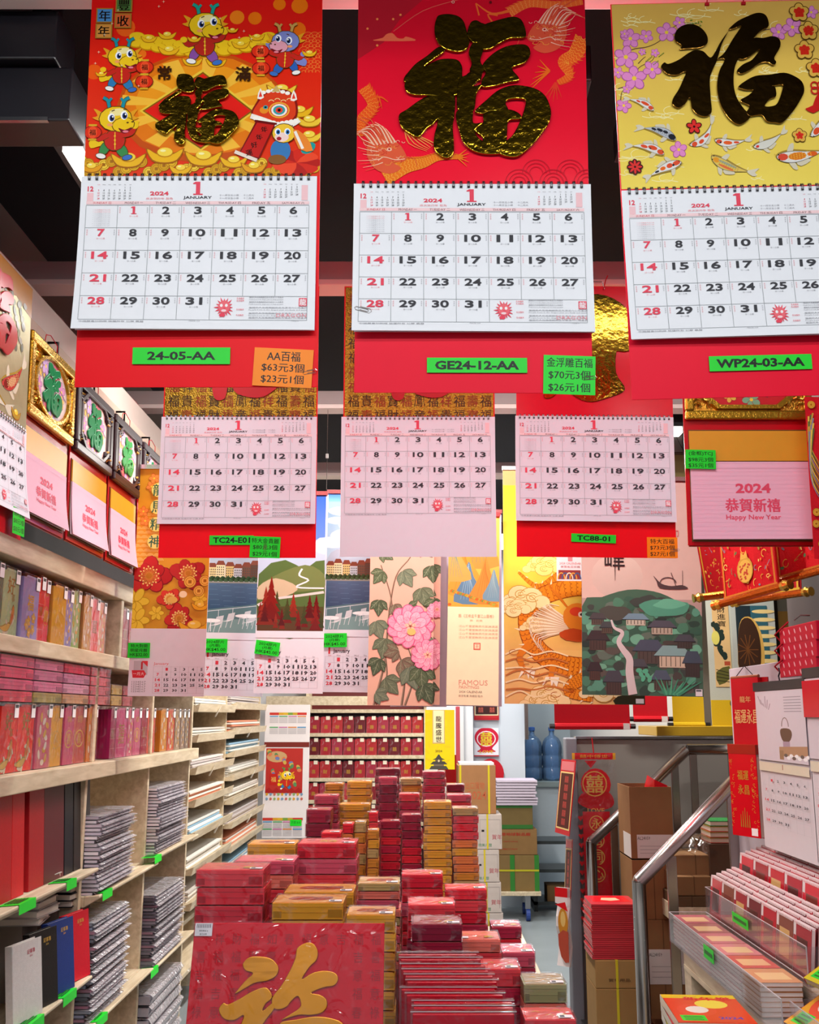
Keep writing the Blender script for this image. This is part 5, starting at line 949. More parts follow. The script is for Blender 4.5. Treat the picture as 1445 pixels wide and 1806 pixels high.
# flower calendar with four medallions
rc = (236, 822, 366, 1228)
t, a, w, h, wf = hang('hanging_calendar', 'slim calendar with red blossoms and four gold medallions beside the left wall frames', [(248, 822), (372, 822), (225, 1227), (364, 1229)], 3.62, 3.64, rc)
a.rect(236, 822, 366, 1112, '#D99A22', '#E2B030')
for k in range(60): x, y = 238 + (k % 4) * 12 + (k // 4 % 2) * 6, 905 + (k // 4) * 8; [a.ring(x, y, r_, r_ * .9, 1, '#F2D070', 8, math.pi, 6.28) for r_ in (6, 4, 2)]
for x, y in ((258, 860), (262, 845), (246, 905), (250, 922)): flower(a, x, y, 9, '#E89040', '#C8641E', rot=x)
def bigblossom(a, x, y, r, seed=0, c0='#B8161E'):
    for k in range(13):
        q = k * 2.39996 + seed; rr = r * (.95 - .055 * k); cc = lerp(c0, '#F24A3A', .12 + .06 * ((k * 3) % 5)); px_, py_ = x + rr * .55 * math.cos(q), y + rr * .5 * math.sin(q)
        a.ell(px_, py_, rr * .58, rr * .44, '#8A0F18', q, 12); a.ell(px_ - .6, py_ - .6, rr * .54, rr * .40, cc, q, 12)
    for k in range(26):
        q = 2 * math.pi * k / 26; l = r * (.42 if k % 2 else .33); a.line([(x, y), (x + l * math.cos(q), y + l * math.sin(q))], .9, '#E8B040'); a.ell(x + l * math.cos(q), y + l * math.sin(q), 1.7, 1.7, '#F8DC80', n=6)
    a.ell(x, y, r * .14, r * .14, '#C8821E', n=8)
bigblossom(a, 262, 1020, 40); bigblossom(a, 330, 1015, 34, 1, '#A81420'); bigblossom(a, 318, 1094, 30, 2); bigblossom(a, 300, 1060, 22, 3, '#D8402A'); 
for x, y, r in ((240, 1065, 26), (244, 1098, 24), (278, 1085, 14), (352, 1060, 14)):
    for k in range(6): q = k * 1.05; a.ell(x + r * .5 * math.cos(q), y + r * .5 * math.sin(q), r * .5, r * .3, '#C8A018', q); a.ell(x + r * .5 * math.cos(q), y + r * .5 * math.sin(q), r * .45, r * .25, '#F0D23C', q)
for x, y, r in ((334, 1030, 11), (360, 1028, 10), (350, 1046, 10)): coin(a, x, y, r, '#F0C050')
ingot(a, 354, 1072, .28); ingot(a, 345, 1108, .5); a.ell(323, 1052, 7, 6, '#FFF0C0'); a.ell(305, 1062, 9, 6, '#F0C860')
for i, ch in enumerate('龍馬精神'): x, y = 272 - i * 1.0, 866 + i * 31; a.ell(x, y, 14, 14, '#C89A20', n=18); a.ell(x, y, 13, 13, '#F2E27A', n=18); a.text(ch, x, y, h=21, w=21, c='#2E6A50', bold=.015)
a.rect(236, 1112, 366, 1229, '#E9E8F2'); a.rect(244, 1168, 268, 1192, '#C9C8D0'); a.text('1', 258, 1176, h=13, c='#C8303A', bold=.04); a.poly([(257, 1168), (268, 1168), (268, 1178)], '#E03A44'); a.poly([(241, 1184), (262, 1184), (266, 1190), (262, 1197), (243, 1197)], '#D8303C'); a.text('一月大', 253, 1190, h=6, c='#F4E0E0')
a.text('January', 291, 1173, h=6, w=26, c='#E0605A'); monthgrid(a, 286, 1182, 15, 9, 5, 6); [a.text('1234567', 254, 1204 + k * 4, h=3, w=24, c='#77777c', res=1) for k in range(5)]
a.build('print', 'print', t); pricetag(t, w, h, rc, 233, 1137, 271, 1163, [('特大對開', .2, .22, .75), ('明星月曆', .5, .22, .75), ('HK$32.00', .8, .24, .8)])
# swiss lake film calendar (two copies) and alpine one
def lake(a):
    a.rect(0, 0, 100, 20, '#2E6AC0', '#78B4E8')
    a.rect(0, 20, 100, 212, '#8FB8D8', '#B8C8D0')
    for q in ((30, 30, 30, 10), (60, 60, 40, 14), (20, 50, 24, 8), (45, 82, 40, 16), (10, 96, 30, 12)): a.ell(q[0], q[1] + 10, q[2], q[3], '#E4ECF4')
    a.poly([(0, 140), (20, 120), (50, 132), (75, 118), (100, 130), (100, 180), (0, 180)], '#A8B4C4', sm=2)
    for i, (x, hh_, c) in enumerate(((0, 30, '#D8C890'), (14, 38, '#E0D4A8'), (30, 34, '#CDB878'), (44, 28, '#B8C0C8'), (58, 34, '#6A4A3A'), (72, 40, '#5A3E30'), (88, 34, '#8A6A4A'))):
        y = 172 - hh_ * .6; a.rect(x, y, x + 15, 176, c); a.poly([(x - 1, y), (x + 3, y - 9), (x + 12, y - 9), (x + 16, y)], '#7A4434')
        for r_ in range(4):
            for c_ in range(4): a.rect(x + 1.5 + c_ * 3.4, y + 3 + r_ * 5, x + 3.2 + c_ * 3.4, y + 5.8 + r_ * 5, '#4A4A44')
    for k in range(36): a.ell((k * 2.9) % 100, 176 + (k % 3) * 2.2, 4, 4.5, ['#2E4A2E', '#22381F', '#3E5A3A'][k % 3], n=8)
    a.rect(0, 183, 100, 186, '#8A8A80'); a.rect(0, 186, 100, 250, '#4A6480', '#2E4A66')
    for k in range(18): a.rect((k * 23) % 90, 188 + k * 2.6, (k * 23) % 90 + 16, 188.6 + k * 2.6, '#5A7A94')
    a.poly([(0, 240), (100, 226), (100, 286), (0, 286)], '#5A7A7E'); a.poly([(0, 286), (0, 262), (100, 256), (100, 286)], '#7A9A98')
    a.line([(0, 244), (100, 229)], 1, '#DDE4E8'); [a.line([(x, 244 - x * .15), (x, 262)], .7, '#DDE4E8') for x in (2, 22, 46, 92)]
    def chair_(x, y, s): a.poly([(x, y), (x + 12 * s, y - 3 * s), (x + 14 * s, y - 17 * s), (x + 3 * s, y - 14 * s)], '#C8CDD0'); a.poly([(x - 8 * s, y + 2 * s), (x, y), (x + 12 * s, y - 3 * s), (x + 4 * s, y + 1 * s)], '#EEF0F0'); [a.line([(x + q * s, y - 1), (x + (q - 3) * s, y + 14 * s)], .7, '#E8ECEE') for q in (-6, 2, 10)]
    for x, y, s in ((36, 262, 1), (16, 270, 1.1), (64, 256, .9), (86, 258, .9), (72, 264, 1)): chair_(x, y, s)
    a.ell(10, 262, 16, 4, '#F0F2F2'); a.ell(70, 252, 20, 4, '#F0F2F2'); a.line([(10, 262), (10, 284)], 1.4, '#E0E4E6'); a.line([(70, 252), (70, 272)], 1.2, '#E0E4E6')
def filmcal(label, quad, Yt, rect, kind, tagxy, rot=0, n=6):
    t, a, w, h, wf = hang('hanging_calendar', label, quad, Yt, Yt + .01, rect, '#E6E2EC')
    x0, y0, x1, y1 = rect; ph = .686 * (y1 - y0); W0 = x1 - x0
    sa = a.A; b = Art(z=.0008); b.src((0, 0, 100, 416), w, h); b.warp = wf
    b.A = (w * .965 / 100, -w / 2 + w * .018, -h * .69 / 286, -.006)
    if kind == 'lake': lake(b)
    else:
        b.rect(0, 0, 100, 286, '#2A5AB8', '#88B0D8'); b.poly([(0, 120), (18, 96), (40, 112), (58, 84), (80, 104), (100, 92), (100, 190), (0, 190)], '#AEBFD4', sm=2); b.poly([(10, 106), (18, 97), (26, 106), (20, 112)], '#F2F5FA', sm=2)
        b.poly([(48, 100), (58, 82), (78, 106), (100, 92), (100, 128), (80, 118), (66, 128)], '#F0F4FA', sm=2); b.poly([(0, 170), (40, 140), (70, 160), (100, 140), (100, 286), (0, 286)], '#4E6A3A', sm=2); b.poly([(20, 176), (70, 150), (100, 170), (100, 200), (0, 206)], '#6A7A48', sm=3)
        b.poly([(0, 196), (26, 178), (60, 196), (44, 214), (0, 222)], '#C0AE90', sm=3); b.line([(66, 158), (62, 172), (76, 182), (58, 196), (100, 198)], 3, '#D8DCE0', sm=4); b.line([(100, 206), (60, 214), (20, 222), (0, 234)], 5, '#D2C8C4', sm=4); b.rect(0, 236, 100, 286, '#4A4A2A', '#5A3A24')
        for k in range(22):
            x = 4 + (k * 17) % 94; yy = 246 + (k * 13) % 30; s = 7 + (k * 5) % 9 + (14 if k in (6, 12) else 0)
            for q in range(4): b.poly([(x - s * (.15 + .13 * q), yy - s * (2 - q * .6)), (x, yy - s * (2.9 - q * .55)), (x + s * (.15 + .13 * q), yy - s * (2 - q * .6))], ['#7A1E18', '#5E1A18', '#8A2E20', '#3E4424'][k % 4])
            b.poly([(x - s * .6, yy + 10), (x, yy - s), (x + s * .6, yy + 10)], ['#6E1C18', '#541818', '#7E2A1E', '#3A4022'][k % 4])
    b.rect(-3, 286, 103, 300, '#E6E2EC'); b.build('film_picture', 'gloss', t)
    a.A = sa; a.z = .0008; gx = x0 + W0 * .13; yb = y0 + (y1 - y0) * .80
    a.text('1', x0 + 10, yb, h=11, c='#D8303C', bold=.06); a.text('January', x0 + 31, yb + 1, h=9, w=29, c='#3A3A40', bold=.01)
    monthgrid(a, x0 + 11, yb + 15, 15.2, 10.2, 6.4, n)
    for i, d in enumerate(('Sun', 'Mon', 'Tue', 'Wed', 'Thu', 'Fri', 'Sat')[:n]): a.text(d, x0 + 11 + i * 15.2, yb + 8, h=2.6, c='#D85A60' if i == 0 else '#88848a', res=1)
    a.rect(x0 + 4, y0 + (y1 - y0) * .7, x0 + 20, y0 + (y1 - y0) * .7 + .8, '#8a868c')
    a.build('month_print', 'paper', t); tx, ty = tagxy; pricetag(t, w, h, rect, tx - 21, ty - 12, tx + 21, ty + 12, [('2024膠片', .22, .24, .74), ('(月曆)', .5, .22, .42), ('HK$45.00', .79, .25, .86)], rot=rot); return t
filmcal('lakeside town film calendar, left copy, partly behind the alpine one', [(366, 868), (472, 868), (359, 1226), (470, 1230)], 4.12, (366, 868, 472, 1228), 'lake', (388, 1142), 0, 6)
filmcal('alpine valley film calendar with dark red firs', [(457, 868), (574, 868), (450, 1222), (573, 1224)], 4.02, (455, 868, 574, 1222), 'alp', (477, 1145), -.12, 7)
filmcal('lakeside town film calendar, right copy, beside the peony painting', [(577, 866), (672, 866), (570, 1220), (670, 1222)], 4.10, (574, 866, 670, 1221), 'lake', (593, 1132), .02, 5)
# peony painting calendar
rc = (650, 905, 790, 1246)
def peony(a, x, y, r):
    for ring_, n, rr, c1, c2 in ((0, 11, 1, '#D8608A', '#F0A0B8'), (1, 9, .72, '#E07898', '#F6B4C6'), (2, 7, .46, '#D86A88', '#F4A8BC'), (3, 5, .24, '#E8907A', '#F8C8B0')):
        for k in range(n):
            q = 2 * math.pi * k / n + ring_ * .3; px_, py_ = x + r * rr * .62 * math.cos(q), y + r * rr * .52 * math.sin(q)
            a.ell(px_, py_, r * rr * .42, r * rr * .33, c1, q, 12); a.ell(px_ + .8 * math.cos(q), py_ + .8 * math.sin(q), r * rr * .36, r * rr * .27, c2, q, 12)
            for j in (-.3, .3): a.line([(px_, py_), (px_ + r * rr * .33 * math.cos(q + j), py_ + r * rr * .3 * math.sin(q + j))], .5, c1)
def leafset(a, x, y, s, rot, c='#5E6E50', c2='#8A9678'):
    for k in (-1, 0, 1):
        q = rot + k * .75; L_ = s * (1.25 if k == 0 else 1); ux, uy = math.cos(q), math.sin(q); G = lambda u, v: (x + u * L_ * ux - v * L_ * uy, y + u * L_ * uy + v * L_ * ux)
        pts = [G(0, 0), G(.25, -.22), G(.55, -.3), (G(.78, -.16)), G(1, 0), G(.78, .16), G(.55, .3), G(.25, .22)]
        a.poly(pts, lerp(c, '#20281c', .35), sm=2); a.poly([G(.04 + (p - .0) * 1, v) for p, v in ((0, 0), (.24, -.17), (.52, -.25), (.74, -.12), (.92, 0), (.74, .12), (.52, .25), (.24, .17))], c, sm=2)
        a.line([G(0, 0), G(.9, 0)], .9, c2); [a.line([G(u, 0), G(u + .16, v)], .5, c2) for u in (.3, .5) for v in (-.15, .15)]
def peonyart(a, x0=650):
    a.rect(x0, 905, x0 + 140, 1246, '#D9A694', '#E3B8A0')
    for b in ([(x0 + 12, 1246), (x0 + 30, 1170), (x0 + 36, 1090), (x0 + 48, 1020), (x0 + 74, 985), (x0 + 86, 950)], [(x0 + 62, 1246), (x0 + 66, 1190), (x0 + 46, 1130), (x0 + 40, 1060), (x0 + 20, 1000)], [(x0 + 68, 1246), (x0 + 84, 1190), (x0 + 70, 1140)], [(x0 + 15, 1246), (x0 + 34, 1200), (x0 + 30, 1150)]): a.line(b, 4.5, '#6E5A4A', sm=5, w2=1.6); a.line([(p[0] - 1, p[1]) for p in b], 1.2, '#A8917A', sm=5, w2=.5)
    LV = [(20, 975, 22, .6), (50, 965, 24, .2), (95, 960, 26, .9), (112, 1000, 26, 1.4), (60, 1010, 28, 1.0), (24, 1010, 24, 2.2), (95, 1040, 30, 1.3), (45, 1070, 20, 1.2), (18, 1062, 24, 1.6), (12, 1100, 28, 1.2), (70, 1075, 22, .2), (30, 1130, 30, 1.7), (60, 1168, 28, .9), (20, 1165, 26, 1.9), (74, 1180, 34, 1.2), (96, 1178, 34, 1.5), (30, 1200, 30, .8), (55, 1150, 24, 2.8), (100, 1210, 30, 1.1), (14, 1225, 22, .4), (120, 1060, 24, 1.9), (118, 1130, 24, 2.3)]
    for i, (x, y, s, r) in enumerate(LV): leafset(a, x0 + x, y, s, r, ['#56664A', '#66735A', '#7A6A58', '#4E5E46', '#6E7C66'][i % 5])
    peony(a, x0 + 76, 1108, 42); peony(a, x0 + 108, 1158, 30); peony(a, x0 + 122, 1080, 16); a.ell(x0 + 78, 1118, 8, 6, '#F0C070')
t, a, w, h, wf = hang('hanging_calendar', 'peony painting calendar with pink blooms and grey-green leaves', [(655, 905), (764, 905), (648, 1243), (766, 1246)], 3.96, 3.97, rc); a.src((650, 905, 768, 1246), w, h); peonyart(a)
mb_ = a.b; mb_.build('print', 'print', t)
t, a, w, h, wf = hang('hanging_calendar', 'second peony painting calendar just behind the first, only its right edge showing', [(668, 903), (776, 903), (664, 1241), (778, 1244)], 4.02, 4.03, rc); a.src((664, 905, 778, 1246), w, h); peonyart(a, 650); a.build('print', 'print', t)
t, a, w, h, wf = hang('hanging_calendar', 'third copy of the peony calendar showing as a pale strip of page edges', [(690, 902), (787, 902), (690, 1246), (789, 1247)], 4.10, 4.11, rc, '#C9B8C8', th=.02)
# famous paintings
def landscape_gold(a, y0, y1, x0, x1):
    a.rect(x0, y0, x1, y1, '#E8B85A', '#E0A040')
    for (x, y, wd_, c, c2) in ((845, 950, 50, '#B88A40', '#5E7A6A'), (822, 1000, 52, '#D8923A', '#C07A2E'), (828, 1025, 40, '#5A7E98', '#8AA8B8'), (858, 1020, 44, '#C8843A', '#B07030'), (803, 985, 40, '#C89A50', '#6A8A7A'), (872, 1030, 30, '#6E90A0', '#8AA4A8')):
        a.poly([(x - wd_ * .7, y + wd_), (x - wd_ * .3, y), (x - wd_ * .05, y - wd_ * .8), (x + wd_ * .18, y - wd_ * .1), (x + wd_ * .7, y + wd_)], c, sm=3)
        for k in range(6): a.line([(x - wd_ * .05, y - wd_ * .7 + k * 4), (x - wd_ * (.4 - k * .14), y + wd_ * .9)], 1.3, c2, sm=0, w2=.5)
    for k in range(50): a.ell(x0 + 3 + (k * 29) % (x1 - x0 - 6), y1 - 4 - (k * 17) % 26, 3.5, 2.5, ['#C8642A', '#A8A040', '#D8842E', '#7A8A40'][k % 4], n=7)
t, a, w, h, wf = hang('hanging_calendar', 'cream calendar lettered FAMOUS PAINTINGS below a gold mountain landscape', [(790, 905), (880, 905), (790, 1242), (881, 1246)], 3.98, 3.99, (790, 905, 880, 1245), '#EAD9B4'); a.src((790, 905, 880, 1245), w, h)
a.rect(790, 905, 880, 1245, '#F0DFB6', '#F3E4BE'); landscape_gold(a, 905, 1074, 790, 880)
a.text('圖:《王希孟千里江山圖卷》', 840, 1090, h=6, w=62, c='#C8A080', res=1); a.text('宋 · 北宋', 840, 1098, h=4, w=22, c='#C8A080', res=1)
for k in range(4): a.text('江山千里望無垠元氣淋漓運', 844, 1108 + k * 6.5, h=4.2, w=68, c='#C8A488', res=1)
a.rect(836, 1137, 848, 1149, '#C8483A'); a.rect(837.5, 1138.5, 846.5, 1147.5, '#EFD9B4'); a.text('王', 842, 1143, h=7, c='#C8483A'); a.text('FAMOUS', 836, 1206, h=9, w=50, c='#D89A84'); a.text('PAINTINGS', 829, 1214, h=5, w=35, c='#D89A84'); a.text('2024 CALENDAR', 832, 1222, h=4, w=40, c='#8A7A68', res=1); a.text('故宮名畫·典藏版·臨本', 832, 1229, h=4, w=42, c='#A89480', res=1)
a.build('print', 'print', t)
hang('hanging_calendar', 'plain pale backing sheet showing left of the FAMOUS PAINTINGS calendar', [(776, 900), (884, 900), (774, 1244), (886, 1247)], 4.15, 4.16, (774, 900, 884, 1245), '#B9A8B8', th=.01)
# golden dragon painting
rc = (888, 825, 1132, 1242)
t, a, w, h, wf = hang('hanging_calendar', 'golden calendar with a coiled orange dragon among cream clouds', [(888, 825), (1128, 825), (889, 1240), (1134, 1244)], 4.2, 4.21, rc, '#C9B4C2'); a.src(rc, w, h)
a.rect(888, 825, 1132, 1242, '#E8B91E', '#F0C870'); a.rect(888, 825, 1132, 858, '#B8925A'); a.rect(888, 858, 1132, 1060, '#E2B418', '#F2CC50'); a.rect(888, 1060, 1132, 1150, '#F0D25C', '#EBB868'); a.rect(888, 1150, 1132, 1242, '#EDC070', '#F0BC78')
def cloud(a, x, y, s, c='#F6E4A8', c2='#C8963A'):
    for dx, dy, r in ((-22, 4, 13), (-8, -6, 17), (10, -2, 18), (26, 6, 13), (0, 9, 18), (-34, 10, 9)):
        a.ell(x + dx * s, y + dy * s, r * s * 1.04, r * s * .82, c2, 0, 14); a.ell(x + dx * s, y + dy * s, r * s * .98, r * s * .76, c, 0, 14)
    for dx, dy, r in ((-20, 3, 7), (-6, -6, 9), (12, -1, 10), (0, 9, 8)): a.ring(x + dx * s, y + dy * s, r * s, r * s * .75, 1.1 * s, c2, 14, .5, 5.6); a.ring(x + dx * s, y + dy * s, r * s * .5, r * s * .4, .9 * s, c2, 10, 1, 6)
def gdragon(a, pts, w0, w1, k0=0):
    sp = smooth(pts, 7, False); n = len(sp)
    a.line(sp, w0 * 1.08, '#8A3A0A', w2=w1 * 1.08); a.line(sp, w0, '#E88A1E', w2=w1)
    for i in range(1, n):
        dx, dy = sp[i][0] - sp[i - 1][0], sp[i][1] - sp[i - 1][1]; l = math.hypot(dx, dy) or 1; ww = w0 + (w1 - w0) * i / n; an = math.atan2(dy, dx)
        for q in (-.36, -.12, .12, .36): a.ring(sp[i][0] - dy / l * q * ww, sp[i][1] + dx / l * q * ww, ww * .15, ww * .15, .8, '#A8480C', 7, an - 1.5, an + 1.5)
        if i % 3 == 0: a.poly([(sp[i][0] - dy / l * ww * .48, sp[i][1] + dx / l * ww * .48), (sp[i][0] - dy / l * ww * .8 - dx / l * 2, sp[i][1] + dx / l * ww * .8 - dy / l * 2), (sp[i][0] - dy / l * ww * .46 + dx / l * 4, sp[i][1] + dx / l * ww * .46 + dy / l * 4)], '#F6E8C8')
cloud(a, 985, 985, 1.2, '#F6DC80'); cloud(a, 960, 1000, .9, '#F6DC80')
gdragon(a, [(1030, 1030), (990, 1020), (950, 1040), (915, 1015)], 20, 4); gdragon(a, [(1080, 1060), (1030, 1040), (960, 1055), (930, 1090), (940, 1140), (975, 1170), (1030, 1180), (1080, 1170)], 28, 34); gdragon(a, [(1060, 1190), (1020, 1200), (1000, 1220), (1040, 1230)], 24, 16)
cloud(a, 925, 1060, 1.15); cloud(a, 905, 1075, .8); cloud(a, 945, 1105, .7, '#F3DCA0'); 
for k in range(20): q = 2.2 + k * .12; a.line([(1010 + 10 * math.cos(q), 1110 + 8 * math.sin(q)), (1010 - 34 + 40 * math.cos(q), 1105 + 34 * math.sin(q)), (1000 + 62 * math.cos(q), 1120 + 48 * math.sin(q))], 3, '#F2E4C8' if k % 2 else '#D8B890', sm=3, w2=.8)
a.ell(1018, 1092, 26, 24, '#E8902A'); a.ell(1016, 1083, 12, 8, '#E04A2A'); a.ell(1024, 1088, 5, 5, '#F8F0E0'); a.ell(1025, 1088, 2.5, 2.5, '#1A0A0A'); a.poly([(985, 1120), (1010, 1112), (1034, 1120), (1030, 1135), (995, 1132)], '#C8501E', sm=2)
for k in range(4): a.line([(1000, 1075), (985 - k * 5, 1050 - k * 3), (992 - k * 8, 1030)], 3, '#D87A1E', sm=3, w2=1)
a.line([(935, 1140), (915, 1160), (925, 1190)], 14, '#E0801E', sm=4, w2=8); [a.poly([(925, 1185), (912 + k * 9, 1200), (918 + k * 8, 1185)], '#F6EED8') for k in range(4)]; a.line([(975, 1170), (968, 1200)], 13, '#E0801E', w2=8); [a.poly([(968, 1196), (952 + k * 9, 1214), (960 + k * 8, 1196)], '#F6EED8') for k in range(4)]
cloud(a, 960, 1232, 1.1, '#F4D9A0'); cloud(a, 1060, 1215, 1.0, '#F0D8A8')
for k in range(7): y = 1152 + k * 12; a.line([(890, y + 6), (915, y - 4 + (k % 3) * 4), (940, y + 6), (970, y), (1000, y + 8)], 2.6, '#C8783A' if k % 2 else '#F6E0B0', sm=5); a.ring(905 + k * 12, y + 2, 9, 5, 1.2, '#B8682E', 12, 0, 5)
a.poly([(1080, 1242), (1085, 1228), (1132, 1222), (1132, 1242)], '#2E2A16', sm=2); a.rect(1116, 1232, 1130, 1240, '#E4E0E4'); a.build('print', 'print', t)
t, a, w, h, wf = hang('hanging_calendar', 'small pale calendar sheet lettered 2024 CALENDAR in front of the golden dragon', [(982, 960), (1026, 960), (982, 1024), (1026, 1025)], 4.05, 4.05, (982, 960, 1026, 1025), '#EADCE0', cord=True); a.src((982, 960, 1026, 1025), w, h)
a.text('2024 CALENDAR', 1006, 994, h=4, w=38, c='#C87A80', res=1); a.text('故宮名畫珍藏', 1006, 1000, h=4, w=34, c='#B87A80', res=1); a.rect(1002, 980, 1010, 990, '#D88A90'); a.rect(985, 1006, 1024, 1022, '#8A3A3A'); [a.ring(990 + k * 7, 1022, 7, 12, 2, ['#D8A040', '#3A5A8A', '#E8D8C0'][k % 3], 10, math.pi, 6.28) for k in range(5)]; a.build('print', 'print', t)
# green mountain village painting
rc = (1022, 840, 1252, 1230)
t, a, w, h, wf = hang('hanging_calendar', 'large misty green mountain village painting calendar with a white stream', [(1030, 842), (1222, 842), (1023, 1223), (1253, 1231)], 3.9, 3.95, rc, '#7A6878'); a.src(rc, w, h)
a.rect(1022, 842, 1252, 1230, '#9A7C7A', '#B39A94'); a.rect(1022, 842, 1252, 1060, '#8E706E', '#C9AEA4')
a.ell(1090, 1020, 50, 40, '#BFA9A0')
def blot(x, y, rx, ry, c, n=9):
    a.poly([(x + rx * math.cos(q) * R.uniform(.75, 1.15), y + ry * math.sin(q) * R.uniform(.75, 1.15)) for q in [2 * math.pi * k / n for k in range(n)]], c, sm=2)
a.poly([(1022, 1075), (1060, 1058), (1110, 1044), (1160, 1046), (1200, 1060), (1252, 1090), (1252, 1230), (1022, 1230)], '#42604F', sm=3)
for k in range(150):
    x = 1026 + (k * 61.7) % 222; y = 1050 + ((k * 37.3) % 176); d_ = abs(x - 1140) / 110
    if y < 1052 + 24 * d_: continue
    blot(x, y, R.uniform(6, 17), R.uniform(4, 11), R.choice(['#3A5B4C', '#4B7A63', '#57907A', '#33453D', '#56504A', '#2E3A36', '#5D6B60', '#6BA58A', '#3E4440', '#4A4440']))
blot(1180, 1075, 52, 18, '#4F9078'); blot(1190, 1068, 30, 9, '#62A88C'); blot(1085, 1085, 30, 14, '#4A4A44')
def hut(x, y, wd_, hh_, roof='#4A4E5A', wall='#7A7266'):
    a.poly([(x - wd_ * .4, y), (x + wd_ * .4, y), (x + wd_ * .4, y + hh_), (x - wd_ * .4, y + hh_)], wall); a.poly([(x - wd_ * .58, y + 2), (x - wd_ * .3, y - hh_ * .75), (x + wd_ * .3, y - hh_ * .75), (x + wd_ * .58, y + 2)], roof)
    [a.rect(x - wd_ * .35 + k * wd_ * .14, y + 3, x - wd_ * .35 + k * wd_ * .14 + 1.2, y + hh_ - 2, '#3A322E') for k in range(6)]; a.line([(x - wd_ * .58, y + 2), (x + wd_ * .58, y + 2)], 1.2, '#2A2C30')
for q in ((1125, 1095, 46, 12, '#6E8A9A', '#B8B0A0'), (1175, 1108, 50, 14, '#50505A', '#A89C8C'), (1052, 1095, 30, 12, '#4A4648', '#564C46'), (1052, 1132, 40, 20, '#3E3436', '#4A3C38'), (1150, 1150, 56, 24, '#4A5060', '#4E4440'), (1195, 1158, 64, 22, '#7FA0A0', '#C0AE98'), (1232, 1170, 34, 26, '#444C5A', '#3E3634'), (1046, 1186, 26, 18, '#3A3032', '#503A34'), (1082, 1205, 36, 24, '#46464E', '#4A3A36'), (1172, 1200, 34, 20, '#4E5868', '#504640'), (1130, 1178, 30, 16, '#4A4A50', '#4A403C'), (1218, 1132, 36, 14, '#4A4A52', '#443C3A'), (1070, 1110, 26, 12, '#45484A', '#54483F')): hut(*q)
a.line([(1078, 1098), (1084, 1112), (1099, 1120), (1092, 1136), (1100, 1150), (1112, 1166), (1112, 1190), (1118, 1228)], 3, '#C8BDBE', sm=5, w2=17)
for k in range(9): a.line([(1180 + 3 * k, 1228), (1160 + k * 11, 1196 + 4 * (k % 3))], 5, '#4FA07A' if k % 2 else '#3E8468', w2=1)
for k in range(6): a.ell(1130 + k * 4, 1186 + (k * 7) % 20, 6, 4, '#56A886', k)
a.poly([(1160, 1018), (1175, 1032), (1195, 1036), (1215, 1034), (1226, 1040), (1200, 1042), (1172, 1040), (1166, 1028)], '#4A3A3C', sm=3); a.ring(1188, 1030, 16, 10, 1.6, '#4A3A3C', 12, math.pi, 6.28); a.line([(1194, 1012), (1204, 1038)], 1.2, '#4A3A3C'); a.line([(1216, 1008), (1216, 1038)], 1, '#4A3A3C')
a.text('峰', 1086, 984, h=50, w=40, c='#2A2224'); a.line([(1086, 960), (1086, 1028)], 3.4, '#2A2224', w2=.6); a.text('題', 1190, 940, h=12, c='#4A2A2E'); a.text('印', 1203, 942, h=14, c='#B84A50')
a.rect(1237, 1217, 1250, 1229, '#D8D4D8'); a.rect(1238, 1218, 1248, 1221, '#55555a'); a.build('print', 'print', t)
# ================================================================ RIGHT SIDE
# gold framed calendar in the second row
q_ = frame(PY(1206, 560, 3.02), PY(1434, 560, 3.02), PY(1207, 962, 3.06), PY(1433, 962, 3.06))
t, w, h = framed_cal('gold rectangular framed calendar with pink cover page and green price tag, second row', 0, 0, 0, 0, 0, 'oct', quad=q_, char='#1E6A34')
sticker(t, Tf((1206, 560, 1434, 962), w, h), 1205, 798, 1258, 831, GRN, [('(金框)TCJ', .2, .26, .78), ('$98元3個', .52, .25, .82), ('$35元1個', .82, .25, .82)], -.02, z=.014, lab='green price tag')
